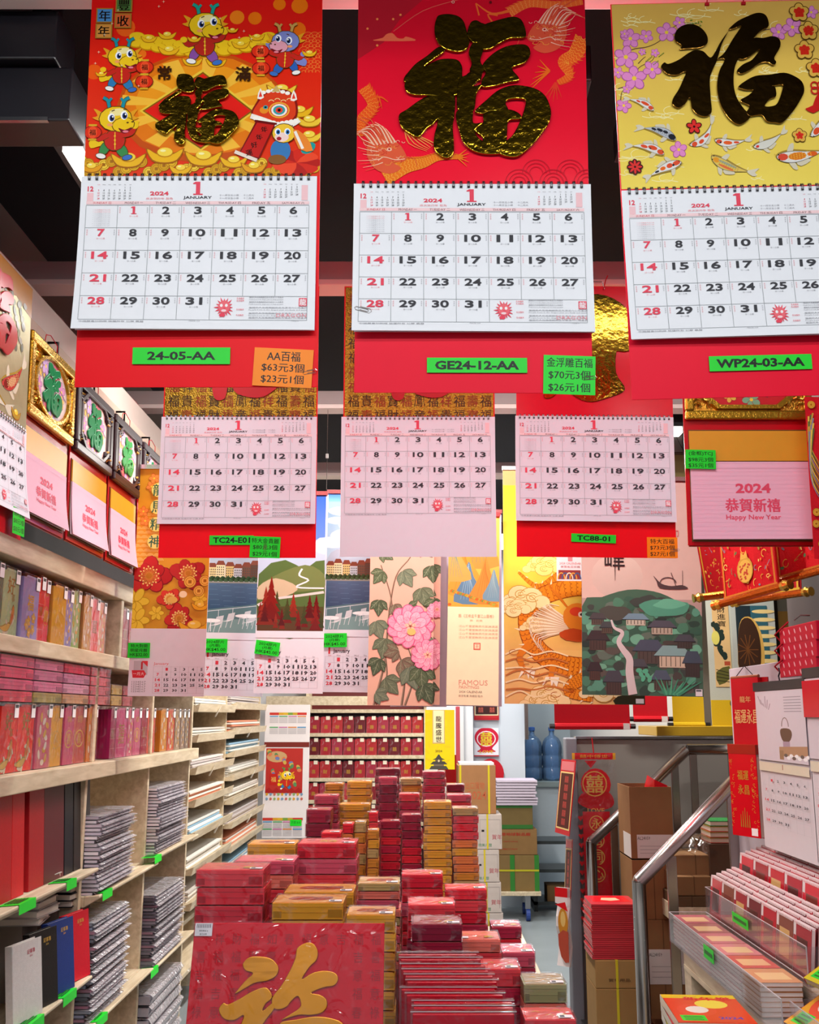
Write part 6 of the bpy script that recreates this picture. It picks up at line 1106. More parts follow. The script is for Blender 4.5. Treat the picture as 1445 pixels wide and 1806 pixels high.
# embroidered red banners with gold rollers
def banner(name, label, tl, tr, bl, br, Y, cols, seed, roller='#C8641E', style=0):
    P4 = [PY(*tl, Y[0]), PY(*tr, Y[1]), PY(*bl, Y[0]), PY(*br, Y[1])]; P4[2].y = Y[0]; P4[3].y = Y[1]
    mx, w, h = frame(*P4); t = thing(name, label, 'banner', mx=mx); sheetmesh(w, h, lambda x, y: .004 * math.sin(x * 40), .003, cols[0], nx=8, ny=8).build('cloth', 'cloth', t)
    a = Art(z=.0055).src((0, 0, 100, 100), w, h); rr = random.Random(seed); a.rect(2, 0, 5, 100, cols[1]); a.rect(95, 0, 98, 100, cols[1]); a.rect(0, 94, 100, 97, cols[1])
    for k in range(60):
        x, y = rr.uniform(8, 92), rr.uniform(2, 92); c = rr.choice(['#C8A030', '#E8C850', '#A88A3A', '#D8B040', '#E87A30', '#7A8A9A', '#4A7A4A', '#F0D070'])
        f = rr.random()
        if f < .4: a.ring(x, y, rr.uniform(2, 5), rr.uniform(2, 5), .9, c, 10, rr.uniform(0, 3), rr.uniform(4, 6.2))
        elif f < .7: a.ell(x, y, rr.uniform(1, 3), rr.uniform(.8, 2), c, rr.uniform(0, 3), 8)
        else: a.line([(x, y), (x + rr.uniform(-6, 6), y + rr.uniform(-4, 4)), (x + rr.uniform(-9, 9), y + rr.uniform(-7, 7))], .9, c, sm=3)
    if style == 1: a.ell(45, 72, 15, 14, '#C8A040'); a.ell(45, 73, 13, 12, '#D8B450'); [a.ell(45 + rr.uniform(-10, 10), 73 + rr.uniform(-9, 9), 1.6, 1.2, '#B84A30') for k in range(26)]; a.poly([(38, 60), (40, 52), (45, 56), (50, 52), (52, 60)], '#D8B450'); a.text('招財', 76, 30, h=16, c='#D8B040', bold=.02)
    a.build('embroidery', 'cloth', t)
    MB().tube([(-w / 2 - .02, -h, .004), (w / 2 + .02, -h, .004)], .014, 10, roller).build('roller', 'goldpaint', t)
    for s in (-1, 1): MB().tube([(s * (w / 2 + .015), -h, .004), (s * (w / 2 + .03), -h, .004), (s * (w / 2 + .04), -h, .004), (s * (w / 2 + .05), -h, .004)], [.014, .019, .012, .017], 10, '#D8B048').build('roller_knob', 'goldpaint', t)
    return t
banner('embroidered_banner', 'dense gold embroidered banner partly behind the turtle banner', (1236, 940), (1300, 930), (1236, 1052), (1302, 1046), (3.72, 3.72), ['#B8141E', '#C8A030'], 1)
banner('embroidered_banner', 'red embroidered banner with a gold turtle and a price sticker', (1275, 900), (1368, 870), (1270, 1068), (1362, 1036), (3.5, 3.30), ['#C8101E', '#C87A28'], 2, style=1)
banner('embroidered_banner', 'red embroidered banner with gold phoenix tassels at the right edge', (1366, 860), (1500, 820), (1366, 1034), (1500, 985), (3.40, 3.12), ['#D2101E', '#C87A28'], 3)
banner('embroidered_banner', 'third red embroidered banner hanging behind the turtle banner', (1310, 900), (1412, 880), (1308, 1064), (1408, 1044), (3.86, 3.62), ['#A8121C', '#C8A030'], 4)
mx, w, h = frame(PY(1428, 700, 2.92), PY(1560, 700, 2.92), PY(1428, 985, 2.94), PY(1560, 985, 2.94)); t = thing('embroidered_banner', 'red hanging with a gold and green phoenix at the right edge beside the gold frame', 'banner', mx=mx)
sheetmesh(w, h, lambda x, y: .003 * math.sin(x * 30), .003, '#D01424', nx=6, ny=8).build('cloth', 'cloth', t); a = Art(z=.0045).src((1428, 700, 1560, 985), w, h)
for k in range(12): a.line([(1440 - 4 * (k % 3), 730 + k * 3), (1430, 780 + k * 6), (1446, 820 + k * 6)], 3, ['#C8A040', '#5A6A3A', '#E8C850', '#8A8A9A'][k % 4], sm=4, w2=1)
for x, y in ((1436, 905), (1434, 925), (1442, 960), (1438, 715)): coin(a, x, y, 7, '#D8A838')
a.build('embroidery', 'cloth', t)
# scroll paintings on the wall behind the stairs
def scroll(label, x0, y0, x1, y1, Y, mount, artfn, low=None, rod='#1A1418'):
    mx, w, h = frame(PY(x0, y0, Y), PY(x1, y0, Y), PY(x0, y1, Y), PY(x1, y1, Y)); t = thing('hanging_scroll', label, 'scroll', mx=mx)
    sheetmesh(w, h, lambda x, y: 0, .002, mount, nx=3, ny=6).build('mount', 'cloth', t)
    if low:
        yl = (low - y0) / (y1 - y0) * h; MB().box(-w / 2, w / 2, -h, -yl, .0005, .003, '#C9A81E').build('lower_band', 'cloth', t)
    a = Art(z=.0035).src((x0, y0, x1, y1), w, h); artfn(a); a.build('painting', 'print', t)
    MB().tube([(-w / 2 - .03, -h, 0), (w / 2 + .03, -h, 0)], .012, 8, rod).build('bottom_rod', 'plast', t)
    MB().tube([(-w / 2, -h + .0, .004), (w / 2, -h, .004)], .0145, 8, '#C9A81E' if low else mount).build('rod_sleeve', 'cloth', t)
    MB().tube([(-w / 2 - .01, 0, 0), (w / 2 + .01, 0, 0)], .009, 8, '#6A5A4A').build('top_rod', 'plast', t)
    MB().tube([(-w / 3, 0, 0), (0, .12, 0), (w / 3, 0, 0)], .002, 4, '#3A2A2A').build('cord', 'cloth', t); return t
def s1(a):
    a.rect(1250, 1065, 1279, 1215, '#C9A570', '#D0B07C')
    for i, ch in enumerate('招財進寶'): a.text(ch, 1266, 1072 + i * 12, h=10, w=14, c='#1C1610', bold=.015)
    a.line([(1250, 1105), (1262, 1130), (1258, 1150), (1266, 1165)], 7, '#1E2A22', sm=4, w2=3); [a.ell(1252 + (k * 7) % 18, 1110 + (k * 11) % 60, 5, 4, '#22302A', k) for k in range(14)]; a.ell(1254, 1132, 7, 12, '#C8C060'); a.rect(1267, 1172, 1277, 1179, '#A84A30'); a.poly([(1252, 1190), (1275, 1180), (1276, 1200), (1256, 1212)], '#5A5A2A', sm=2); [a.line([(1252, 1186 + 6 * k), (1276, 1192 + 5 * k)], 1.2, '#23201A') for k in range(4)]
def s2(a):
    a.rect(1290, 1075, 1345, 1190, '#1E2A30'); a.rect(1316, 1075, 1345, 1190, '#2E5A66'); [a.ell(1338, 1085 + k * 14, 20, 3.5, '#D8C080') for k in range(9)]
    a.poly([(1292, 1130), (1300, 1098), (1318, 1096), (1332, 1120), (1336, 1160), (1328, 1190), (1292, 1190)], '#C8A050', sm=3); a.poly([(1292, 1130), (1300, 1100), (1316, 1098), (1328, 1122), (1330, 1160), (1322, 1190), (1292, 1190)], '#3A2418', sm=3); [a.line([(1308, 1150), (1308 + 18 * math.cos(q * .5), 1150 + 26 * math.sin(q * .5))], 1.6, '#6A4020') for q in range(12)]
def s3(a):
    a.rect(1362, 1085, 1400, 1190, '#B08A48', '#C09A58'); a.rect(1355, 1060, 1364, 1190, '#241C1A'); a.poly([(1368, 1190), (1370, 1130), (1380, 1118), (1396, 1160), (1400, 1190)], '#2E5A38', sm=2); a.ell(1382, 1142, 9, 7, '#D8D4C0'); a.ell(1384, 1160, 10, 14, '#C8D0C0'); a.ell(1380, 1170, 6, 10, '#3E6A48'); a.text('關公', 1396, 1105, h=18, w=8, c='#5A3A1A')
scroll('plum branch scroll with four black characters, yellow lower band', 1240, 700, 1292, 1284, 5.6, '#B4B8AC', s1, 1237)
scroll('dark fan-tail scroll painting with blue-green clouds', 1282, 700, 1358, 1240, 5.55, '#A8ADA6', s2)
scroll('scroll with a green robed figure on tan ground', 1352, 700, 1412, 1250, 5.75, '#8A8A80', s3)
def empty_art(a): a.rect(1176, 1000, 1230, 1120, '#8A7A4A')
scroll('yellow silk scroll end hanging behind the green village painting', 1176, 800, 1230, 1278, 5.62, '#9A8A5A', empty_art, 1215)
for (x0, x1, yb, lb, c, Y) in ((975, 1106, 1281, 'wide red scroll end with black knobs hanging under the golden dragon calendar', '#B8101E', 4.95), (1112, 1172, 1268, 'red scroll end with white label hanging right of the wide red one', '#B8101E', 5.35)):
    mx, w, h = frame(PY(x0, 1000, Y), PY(x1, 1000, Y), PY(x0, yb, Y), PY(x1, yb, Y)); t = thing('hanging_scroll', lb, 'scroll', mx=mx)
    sheetmesh(w, h, lambda x, y: 0, .002, c, nx=3, ny=6).build('cloth', 'cloth', t); MB().tube([(-w / 2 - .025, -h, 0), (w / 2 + .025, -h, 0)], .012, 8, '#141014').build('bottom_rod', 'plast', t); MB().tube([(-w / 2, -h, .003), (w / 2, -h, .003)], .015, 8, c).build('rod_sleeve', 'cloth', t); MB().box(w / 2 - .035, w / 2 - .005, -h - .014, -h + .014, .012, .019, '#E0D8D0').build('label_sticker', 'print', t); MB().tube([(0, 0, 0), (0, 2.95 - mx.translation.z, 0)], .002, 4, '#8a8280').build('cord', 'cloth', t)
sv = thing('scroll_rail', 'dark rail carrying the hanging scrolls behind the stairs', 'rail'); MB().box(.6, 2.6, 5.3, 5.85, 2.55, 2.6, '#1C1618').build('bar', 'plast', sv); MB().box(.65, .68, 5.5, 5.56, 2.6, ZC, '#1C1618').box(2.5, 2.53, 5.5, 5.56, 2.6, ZC, '#1C1618').build('bracket', 'plast', sv)
# dark yellow ledge, cartons behind the parapet
lg = thing('yellow_ledge', 'long yellow trimmed ledge under the scroll ends', 'ledge'); p0, p1 = PY(1140, 1290, 5.7), PY(1300, 1290, 5.7)
MB().box(p0.x, 2.6, 5.45, 5.9, p0.z - .02, p0.z + .03, '#A8861A').build('board', 'plast', lg, bevel=.003)
for i in range(5):
    x = 1.22 + i * .27; t = thing('carton', f'{["first", "second", "third", "fourth", "fifth"][i]} brown carton from the left on the shelf behind the grey parapet', 'carton', loc=(x, 5.62, 1.08)); MB().box(-.125, .125, 0, .28, 0, .30 + .02 * (i % 2), vary('#6E4A36', .15)).build('box', 'board', t, bevel=.003); MB().box(-.02, .02, -.001, 0, 0, .3, '#8A6A40').build('tape', 'plast', t)
sb = thing('back_ledge', 'ledge carrying brown cartons behind the grey parapet', 'ledge'); MB().box(.95, 2.6, 5.58, 5.94, 1.04, 1.08, '#5A5450').build('board', 'plast', sb)
# grey parapet panel with steel post
pp = thing('parapet_panel', 'tall grey parapet panel with a steel edge post beside the stairs', 'panel')
xq = PY(1012, 1500, 5.38).x; zt_ = PY(1100, 1303, 5.4).z
MB().box(xq + .02, 2.6, 5.40, 5.45, .0, zt_, '#7E7A74').build('panel', 'wall', pp, bevel=.004); MB().box(xq - .028, xq + .03, 5.36, 5.46, 0, zt_ + .005, '#77777F').build('edge_post', 'wall', pp, bevel=.006)
MB().box(xq + .03, 2.6, 5.39, 5.46, zt_, zt_ + .012, '#9A9A9C').build('cap_rail', 'metal', pp)
# stairs
st = thing('staircase', 'dark wooden steps with black nosing rising to the right between two steel handrails', 'stairs')
SX = .80
for i in range(7): MB().box(SX + .28 * i, 2.6, 4.02, 5.33, .0 + .001 + (.17 * i if i else 0), .10 + .17 * i, '#6E4028' if i % 2 == 0 else '#5E3622').build('step', 'wood' if False else 'board', st, bevel=.003); MB().box(SX + .28 * i - .004, SX + .28 * i + .05, 4.02, 5.33, .10 + .17 * i, .106 + .17 * i, '#1E1C1E').build('nosing', 'plast', st)
def handrail(label, Y, top, bend, end, posts, x2):
    t = thing('handrail', label, 'handrail'); A0 = PY(*top, Y); B0 = PY(*bend, Y); pts = [(A0.x, Y, .02), (A0.x, Y, A0.z - .03), (A0.x + .012, Y, A0.z), (B0.x - .01, Y, B0.z)]
    if end: E0 = PY(*end, Y); pts.append((E0.x, Y, B0.z))
    r = .026
    MB().tube([(A0.x, Y, 0.0), (A0.x, Y, A0.z)], r, 16, '#B9AFAC').build('newel_post', 'metal', t, smooth=True)
    MB().tube([(A0.x, Y, A0.z - .004), (B0.x, Y, B0.z)], r, 16, '#C4BCBA').build('rail', 'metal', t, smooth=True)
    MB().lathe([(.001, -.027), (.016, -.022), (.0262, 0), (.016, .022), (.001, .027)], 16, '#C4BCBA').build('elbow', 'metal', t, smooth=True).location = (A0.x, Y, A0.z - .004)
    if end: MB().tube([(B0.x, Y, B0.z), (E0.x, Y, B0.z)], r, 16, '#C4BCBA').build('rail', 'metal', t, smooth=True)
    for px_, ptop in posts:
        p = PY(px_, ptop, Y); zb_ = .10 + .17 * max(0, int((p.x - SX) / .28)); zb_ = min(zb_, p.z - .3)
        MB().box(p.x - .018, p.x + .018, Y - .008, Y + .008, zb_, p.z, '#A8A09E').build('baluster', 'metal', t, bevel=.002)
    sl = (B0.z - A0.z) / (B0.x - A0.x); MB().tube([(A0.x, Y, A0.z - .14 if label[0] == 'x' else .12), (A0.x + .9, Y, .12 + .9 * sl)], .012, 8, '#A8A09E').build('lower_rail', 'metal', t)
    return t
handrail('near polished steel handrail rising from its newel post', 4.0, (1127, 1553), (1320, 1352), None, [(1184, 1510), (1290, 1400)], 0)
handrail('far polished steel handrail that levels off at the top', 5.17, (1043, 1484), (1212, 1322), (1330, 1322), [(1083, 1455), (1190, 1350), (1222, 1326), (1290, 1326)], 0)
# double-happiness hanging ornament
t = thing('wedding_hanging', 'long red paper wedding hanging with round double happiness seal on the grey panel', 'ornament', mx=frame(PY(1014, 1328, 5.33), PY(1092, 1328, 5.33), PY(1014, 1680, 5.33), PY(1092, 1680, 5.33))[0]); _, w, h = frame(PY(1014, 1328, 5.33), PY(1092, 1328, 5.33), PY(1014, 1680, 5.33), PY(1092, 1680, 5.33))
a = Art(z=.002).src((1014, 1328, 1092, 1680), w, h); MB().box(-w / 2 + .01, w / 2, -h, 0, .0056, .0062).build('clear_bag', 'wrap', t)
a.rect(1014, 1328, 1092, 1340, '#C8141E'); a.rect(1014, 1328, 1019, 1340, '#D8A030'); a.rect(1087, 1328, 1092, 1340, '#D8A030'); a.text('囍中傳世', 1053, 1334, h=6, w=50, c='#D8A030'); a.poly([(1036, 1342), (1058, 1342), (1047, 1356)], '#C8141E')
a.ell(1055, 1385, 27, 29, '#D81426'); a.poly([(1022, 1414), (1036, 1398), (1074, 1398), (1086, 1412), (1082, 1426), (1056, 1432), (1030, 1424)], '#C01020', sm=3); a.ring(1053, 1384, 22, 23, 2, '#E0B458', 24); a.text('囍', 1053, 1384, h=32, w=30, c='#E0B458', bold=.02); a.text('LOVE', 1054, 1432, h=8, w=30, c='#E0B458')
a.rect(1030, 1434, 1078, 1660, '#C81424')
for i, ch in enumerate('永結同心'): y = 1455 + i * 30; a.ell(1054, y, 17, 18, '#C8141E'); a.ring(1054, y, 13, 14, 1.6, '#E0B458', 18); a.text(ch, 1054, y, h=18, c='#E0B458', bold=.01)
for k in range(12): y = 1446 + k * 16; [a.poly([(x - 5, y - 2), (x, y + 5), (x + 5, y - 2), (x + 2, y - 5), (x, y - 2), (x - 2, y - 5)], '#C8141E') for x in (1026, 1082)]
a.poly([(1044, 1640), (1066, 1640), (1070, 1660), (1055, 1668), (1040, 1660)], '#C8141E', sm=2); a.line([(1050, 1664), (1044, 1680)], 4, '#C8141E'); a.line([(1058, 1664), (1064, 1680)], 4, '#C8141E'); a.build('paper_cut', 'print', t); MB().box(-w / 2, w / 2, -.03, 0, -.001, .0018, '#B8121C').build('header_bar', 'print', t); MB().tube([(0, 0, 0), (-.004, .05, 0), (-.006, .075, 0)], .003, 5, '#B8121C').build('cord', 'cloth', t)
# cards clipped on the left side of the post
def flag(label, P1, P2, P3, P4, Y, c, txt=None, Y2=None):
    Y2 = Y2 or Y; mx, w, h = frame(PY(*P1, Y), PY(*P2, Y2), PY(*P3, Y), PY(*P4, Y2)); t = thing('wedding_card', label, 'card', mx=mx)
    MB().box(-w / 2, w / 2, -h, 0, -.003, 0, c).build('card', 'gloss', t); a = Art().src((0, 0, 100, 300), w, h); a.rect(4, 50, 96, 280, '#D8B878'); a.rect(9, 56, 91, 274, '#4A1E1A'); [a.text('囍', 50, 80 + k * 34, h=26, c='#B8403A') for k in range(6)]; a.rect(6, 8, 94, 44, '#C86A70'); a.build('card_print', 'print', t); return t
flag('narrow dark red wedding card hanging at the left of the grey post, upper', (996, 1340), (1012, 1340), (974, 1466), (1008, 1476), 5.30, '#B8141E', Y2=5.1)
flag('narrow dark red wedding card hanging at the left of the grey post, lower', (1000, 1480), (1010, 1480), (994, 1580), (1006, 1586), 5.30, '#9A2A2A', Y2=5.12)
mx, w, h = frame(PY(986, 1566, 5.15), PY(1006, 1566, 5.1), PY(980, 1700, 5.15), PY(1004, 1706, 5.1)); t = thing('printed_bag', 'white bag printed with a red and gold figure at the foot of the grey post', 'bag', mx=mx)
sheetmesh(w, h, lambda x, y: .01 * math.sin(y * 30), .01, '#E4E0E0', nx=4, ny=8).build('bag', 'gloss', t); a = Art(z=.012).src((0, 0, 100, 500), w, h); a.rect(0, 0, 100, 60, '#D8141E'); a.poly([(0, 60), (100, 60), (100, 120), (0, 100)], '#E8E0E0'); a.ell(60, 220, 40, 90, '#C88A2A'); a.ell(60, 200, 20, 50, '#E0C070'); a.poly([(20, 300), (100, 280), (100, 470), (40, 440)], '#B8503A', sm=2); a.poly([(0, 110), (80, 90), (100, 150)], '#D8141E'); a.build('bag_print', 'print', t)
# cartons between the handrails, red card stack
def carton(label, x0, x1, y0, y1, z0, z1, c='#8E6A48', label_=None, strap=None, open_=False, txt=None, mt='board', name='carton'):
    t = thing(name, label, 'carton', loc=((x0 + x1) / 2, y0, z0)); w = x1 - x0; h = z1 - z0; d = y1 - y0
    if open_:
        b = MB()
        for q in ((-w / 2, w / 2, 0, .004), (-w / 2, w / 2, d - .004, d), (-w / 2, -w / 2 + .004, .004, d - .004), (w / 2 - .004, w / 2, .004, d - .004)): b.box(*q, 0, h, c)
        b.box(-w / 2, w / 2, 0, d, 0, .004, c); b.build('box', 'board', t); MB().hexa([(w * .1, .02, h - .05), (w * .45, .02, h - .05), (w * .45, d - .02, h - .05), (w * .1, d - .02, h - .05)], [(w * .15, .03, h + .03), (w * .45, .03, h + .005), (w * .45, d - .05, h + .01), (w * .2, d - .05, h + .04)], '#C8141E').build('red_contents', 'gloss', t)
    else:
        MB().box(-w / 2, w / 2, 0, d, 0, h, c).build('box', mt, t, bevel=.003)
        MB().box(-.002, .002, -.0006, d + .0006, .0, h + .0006, lerp(c, '#2A1A10', .5)).build('seam', 'board', t)
    if label_: MB().box(-w * .36, w / 2 + .0012, -.0016, -.0004, h * label_[0], h * label_[1], '#CFC9C6').box(-w / 2 - .0012, -w / 2 - .0002, .0, d * .6, h * label_[0], h * label_[1], '#CFC9C6').build('paper_label', 'paper', t)
    if strap:
        for s in strap: MB().box(w * s - .005, w * s + .005, -.003, d + .002, -.001, h + .002, '#C8B81E').build('strap', 'plast', t)
    a = Art(z=.002); a.A = (1, 0, 1, 0)
    if label_: a.text('AL24059', -w * .2, h * (label_[1] * .85 + label_[0] * .15), h=.014, w=w * .3, c='#3a3434', res=1); [a.rect(-w * .3, h * (label_[0] + (label_[1] - label_[0]) * q), w * .4, h * (label_[0] + (label_[1] - label_[0]) * q) + .002, '#9a9494') for q in (.2, .35, .5)]
    if txt: [a.text(s, x * w, y * h, h=hh_, w=ww_ * w, c=cc, bold=.01, res=1) for s, x, y, hh_, ww_, cc in txt]
    if a.b.f: MB().add([(p[0], -p[2], p[1]) for p in a.b.v], a.b.f, a.b.c).build('box_print', 'print', t)
    return t
Yc = 4.72; X0, X1 = PY(1112, 1450, Yc).x, PY(1183, 1450, Yc).x; XA = X0 - .06
zz = [PY(1150, y, Yc).z for y in (1388, 1516, 1622, 1760)]
carton('tall open brown carton with red contents on top of the stair stack', X0 - .0, X1 + .01, Yc, Yc + .27, zz[1] , zz[0], '#8A6240', (.02, .34), None, True)
carton('middle brown carton of the stair stack under the open one', X0, X1 + .01, Yc, Yc + .27, zz[2], zz[1] - .001, '#8A6440')
carton('bottom brown carton of the stair stack with a white label', X0 + .03, X1 + .04, Yc, Yc + .27, .27 + .001, zz[2] - .001, '#85603E', (.35, .7))
Yd = 4.42; x0, x1 = PY(1050, 1700, Yd).x, PY(1126, 1700, Yd).x
za, zb_, zc = PY(1090, 1694, Yd).z, PY(1090, 1744, Yd).z, .102
carton('upper small brown carton with yellow strap under the red cards', x0, x1, Yd, Yd + .24, zb_ + .001, za, '#9A7848', None, [.0], txt=[('賀年用品', .05, .3, .012, .5, '#5A3A22')])
carton('lower small brown carton with white label and yellow strap', x0, x1, Yd, Yd + .24, zc, zb_, '#947244', None, [.0], txt=None)
zt0 = za
for k in range(26):
    t = thing('red_card', f'{ORD[25 - k]} red card in the stack on the small strapped carton', 'card', loc=((x0 + x1) / 2 + R.uniform(-.004, .004), Yd + .01, zt0 + .002 + k * .0082)); t.rotation_euler = (0, 0, R.uniform(-.02, .02))
    b = MB().prism([(-.095, .0), (.085, .0), (.095, .012), (.095, .2), (.085, .21), (-.085, .21), (-.095, .2), (-.095, .012)], 0, .007, vary('#B8303A', .15)); 
    if k == 25: b.prism([(-.08, .06), (.08, .06), (.07, .2), (-.07, .2)], .0071, .0074, '#C81420').prism([(-.04, .1), (0, .08), (.04, .1), (.03, .15), (-.03, .15)], .0075, .0078, '#D8B090')
    b.build('card', 'gloss', t)
# boxes and clutter right behind the near rail
for i, (x0_, x1_, y0_, y1_, Y, c, lb) in enumerate(((1193, 1262, 1508, 1545, 4.55, '#8A6A48', 'flat brown carton with clear bags on top behind the near handrail'), (1195, 1255, 1546, 1580, 4.5, '#7E5C3C', 'brown carton with dark flourish print behind the near handrail'), (1192, 1250, 1581, 1600, 4.5, '#5E4630', 'low brown carton at the bottom behind the near handrail'), (1255, 1330, 1490, 1540, 4.6, '#5A4A42', 'dim brown carton beside the leaning books'))):
    a_, b_ = PY(x0_, y1_, Y), PY(x1_, y0_, Y); carton(lb, a_.x, b_.x, Y, Y + .22, a_.z, b_.z, c, name='carton')
pz = PY(1220, 1600, 4.5).z
MB().box(PY(1190, 1600, 4.5).x, 1.62, 4.5, 4.9, .7, pz).build('board', 'wood', thing('clutter_stand', 'wooden stand behind the near handrail carrying cartons', 'stand'))
t = thing('clear_bag', 'crumpled clear plastic bag on the flat brown carton', 'bag', loc=tuple(PY(1228, 1508, 4.62))); MB().lathe([(.09, 0), (.12, .02), (.1, .05), (.06, .08), (.02, .09)], 9, m=0).build('bag', 'clear', t)
for k in range(4): p = PY(1262, 1500 - k * 10, 4.55); t = thing('book', f'{["bottom", "third", "second", "top"][k]} book in the small pile behind the red tear-off calendar', 'book', loc=(p.x + .08, 4.55, p.z + .03)); MB().box(-.1, .12, 0, .15, 0, .0025, '#2E7A3A' if k == 3 else '#C84A3A').box(-.1, .12, 0, .15, .019, .0215, '#2E9A4A' if k == 3 else '#C8A050').build('cover', 'gloss', t); MB().box(-.098, .118, .002, .148, .0026, .0189, '#D8CDB8').build('pages', 'paper', t)
bs = PY(1262, 1500, 4.55); MB().box(bs.x - .03, bs.x + .25, 4.53, 4.74, pz + .0, bs.z + .028, '#5a4434').build('block', 'board', thing('stand_block', 'dim brown block under the small pile of books', 'stand'))
# ---------------------------------------------------------------- right wall display: pale panel, calendars
WX = 1.2
pn = thing('pinboard', 'pale pinboard panel with two light uprights behind the calendars on the right wall', 'panel'); pa_ = PX(1295, 1180, WX + .03)
MB().box(WX + .01, WX + .04, 2.0, pa_.y, .82, pa_.z, '#AFA3AC').build('board', 'wall', pn, bevel=.002); MB().box(WX - .005, WX + .01, 3.56, 3.62, .82, 1.5, '#C8BCC4').box(WX - .005, WX + .01, 2.98, 3.04, .82, 1.5, '#C8BCC4').build('upright', 'wall', pn, bevel=.002, kind='stuff')
def wallq(p0, p1, yt, yb, X):  # right wall panel from near px p1 to far px p0
    A_, B_ = PX(p0, yb, X), PX(p1, yb, X); z1 = PX(p0, yt, X).z; z0 = A_.z; return frame(Vector((X, A_.y, z1)), Vector((X, B_.y, z1)), Vector((X, A_.y, z0)), Vector((X, B_.y, z0)))
# red tear-off calendar, facing the aisle obliquely
pA, pB = PY(1293, 1470, 3.62), PY(1342, 1470, 3.50); zt_, zm_, zb_ = PY(1293, 1196, 3.62).z, PY(1293, 1325, 3.62).z, PY(1293, 1472, 3.62).z
mx, w, h = frame(Vector((pA.x, pA.y, zt_)), Vector((pB.x, pB.y, zt_)), Vector((pA.x, pA.y, zb_)), Vector((pB.x, pB.y, zb_))); t = thing('tear_off_calendar', 'thick red tear-off calendar with gold characters on a red hanging board', 'calendar', mx=mx)
MB().box(-w / 2, w / 2 + .03, -h - .005, 0, -.05, -.045, '#A80F1C').build('hanging_board', 'gloss', t); MB().box(-w / 2, w / 2, -h * .45, 0, -.044, -.03, '#B81022').build('upper_board', 'gloss', t)
k0 = h * .45; a = Art(z=-.0295); a.A = (1, 0, 1, 0); a.text('福運永昌', 0, -h * .25, h=h * .09, w=w * .84, c='#D8B070', bold=.01); a.text('龍年', 0, -h * .14, h=h * .04, w=w * .4, c='#D8B070'); a.build('upper_print', 'foil' if False else 'print', t)
MB().box(-w / 2 + .004, w / 2 - .004, -h + .002, -k0, -.044, -.003, '#D8C0B0').build('page_block', 'paper', t); MB().box(-w / 2, w / 2, -h, -k0 + .002, -.003, 0, '#C8101E').box(-w / 2 - .002, w / 2 + .001, -k0 - .02, -k0 + .012, -.046, .001, '#9A2418').build('front_cover', 'gloss', t, bevel=.0008)
for k in range(8): MB().box(w / 2 - .0042, w / 2 - .0038, -h + .004, -k0 - .02, -.043 + k * .005, -.0425 + k * .005, '#B08A78').build('page_line', 'paper', t) if k < 1 else None
a = Art(z=.0006); a.A = (1, 0, 1, 0)
for k in range(60): x, y = R.choice([-1, 1]) * R.uniform(w * .3, w * .47), -k0 - R.uniform(.03, h * .5); a.ring(x, y, .005, .004, .0012, '#C8912E', 8, R.uniform(0, 3), R.uniform(4, 6))
a.text('福運', 0, -k0 - h * .17, h=h * .06, w=w * .4, c='#B88A2E', bold=.01); a.text('永昌', 0, -k0 - h * .26, h=h * .06, w=w * .4, c='#B88A2E', bold=.01); [a.line([(x, -h + .03), (x, -h + .03 + h * .12 * (1 - abs(x) * 18))], .005, '#A8782A', w2=.002) for x in (-.02, -.01, 0, .01, .02)]; a.rect(w * .2, -h + .006, w * .42, -h + .03, '#E8E0E0'); a.build('cover_print', 'print', t)
MB().tube([(-w / 2, .0, -.035), (w / 2, .004, -.035)], .006, 8, '#8A4A2A').build('top_rod', 'plast', t); MB().tube([(-w / 3, .004, -.035), (0, .04, -.035), (w / 3, .004, -.035)], .0016, 5, '#2A1E20').build('cord', 'cloth', t)
# teapot calendar
mx, w, h = wallq(1352, 1445, 1206, 1492, 1.13); t = thing('wall_calendar', 'pale tea themed calendar with a hanging kettle picture and small month grid', 'calendar', mx=mx)
def teapot_cal(t, w, h, seed):
    sheetmesh(w, h, lambda x, y: .004, .006, '#D6CED4', nx=3, ny=10).build('sheets', 'paper', t); MB().box(-w / 2 - .004, w / 2 + .004, -.022, .006, -.006, .010, '#3A3436').build('top_bar', 'plast', t); MB().tube([(0, .006, 0), (-.006, .02, 0), (.006, .03, 0), (0, .045, 0)], .0025, 5, '#1E1A1C').build('hook', 'metal', t)
    a = Art(z=.0085).src((0, 0, 100, 300), w, h); 
    a.rect(2, 14, 98, 140, '#CFC4CC'); [a.line([(8 + k * 5, 22 + (k * 7) % 20), (14 + k * 3, 38 + k * 2)], 1.2, '#8A7480') for k in range(6)]; [a.rect(60, 26 + k * 5, 92, 27.4 + k * 5, '#9A9098') for k in range(6)]
    a.ring(60, 78, 7, 16, 1.2, '#6A5040', 16, math.pi, 6.28); a.poly([(52, 82), (68, 82), (72, 92), (66, 104), (55, 104), (50, 92)], '#6A5040', sm=3); a.rect(54, 104, 67, 114, '#A890A0'); a.poly([(46, 114), (98, 110), (98, 126), (46, 130)], '#B08A6A'); a.rect(46, 120, 54, 136, '#9A7A5A'); [a.ell(58 + k * 5, 128 + (k % 2) * 4, 3.5, 3, ['#F0ECEC', '#6A5A50'][k % 3 == 0]) for k in range(9)]
    a.rect(2, 142, 98, 143, '#A8A0A6'); a.rect(2, 144, 98, 160, '#D8CEB8'); a.text('1', 50, 150, h=9, c='#A85A4A'); monthgrid(a, 14, 176, 12.4, 18, 4.4, 7); a.build('print', 'paper', t)
teapot_cal(t, w, h, 1)
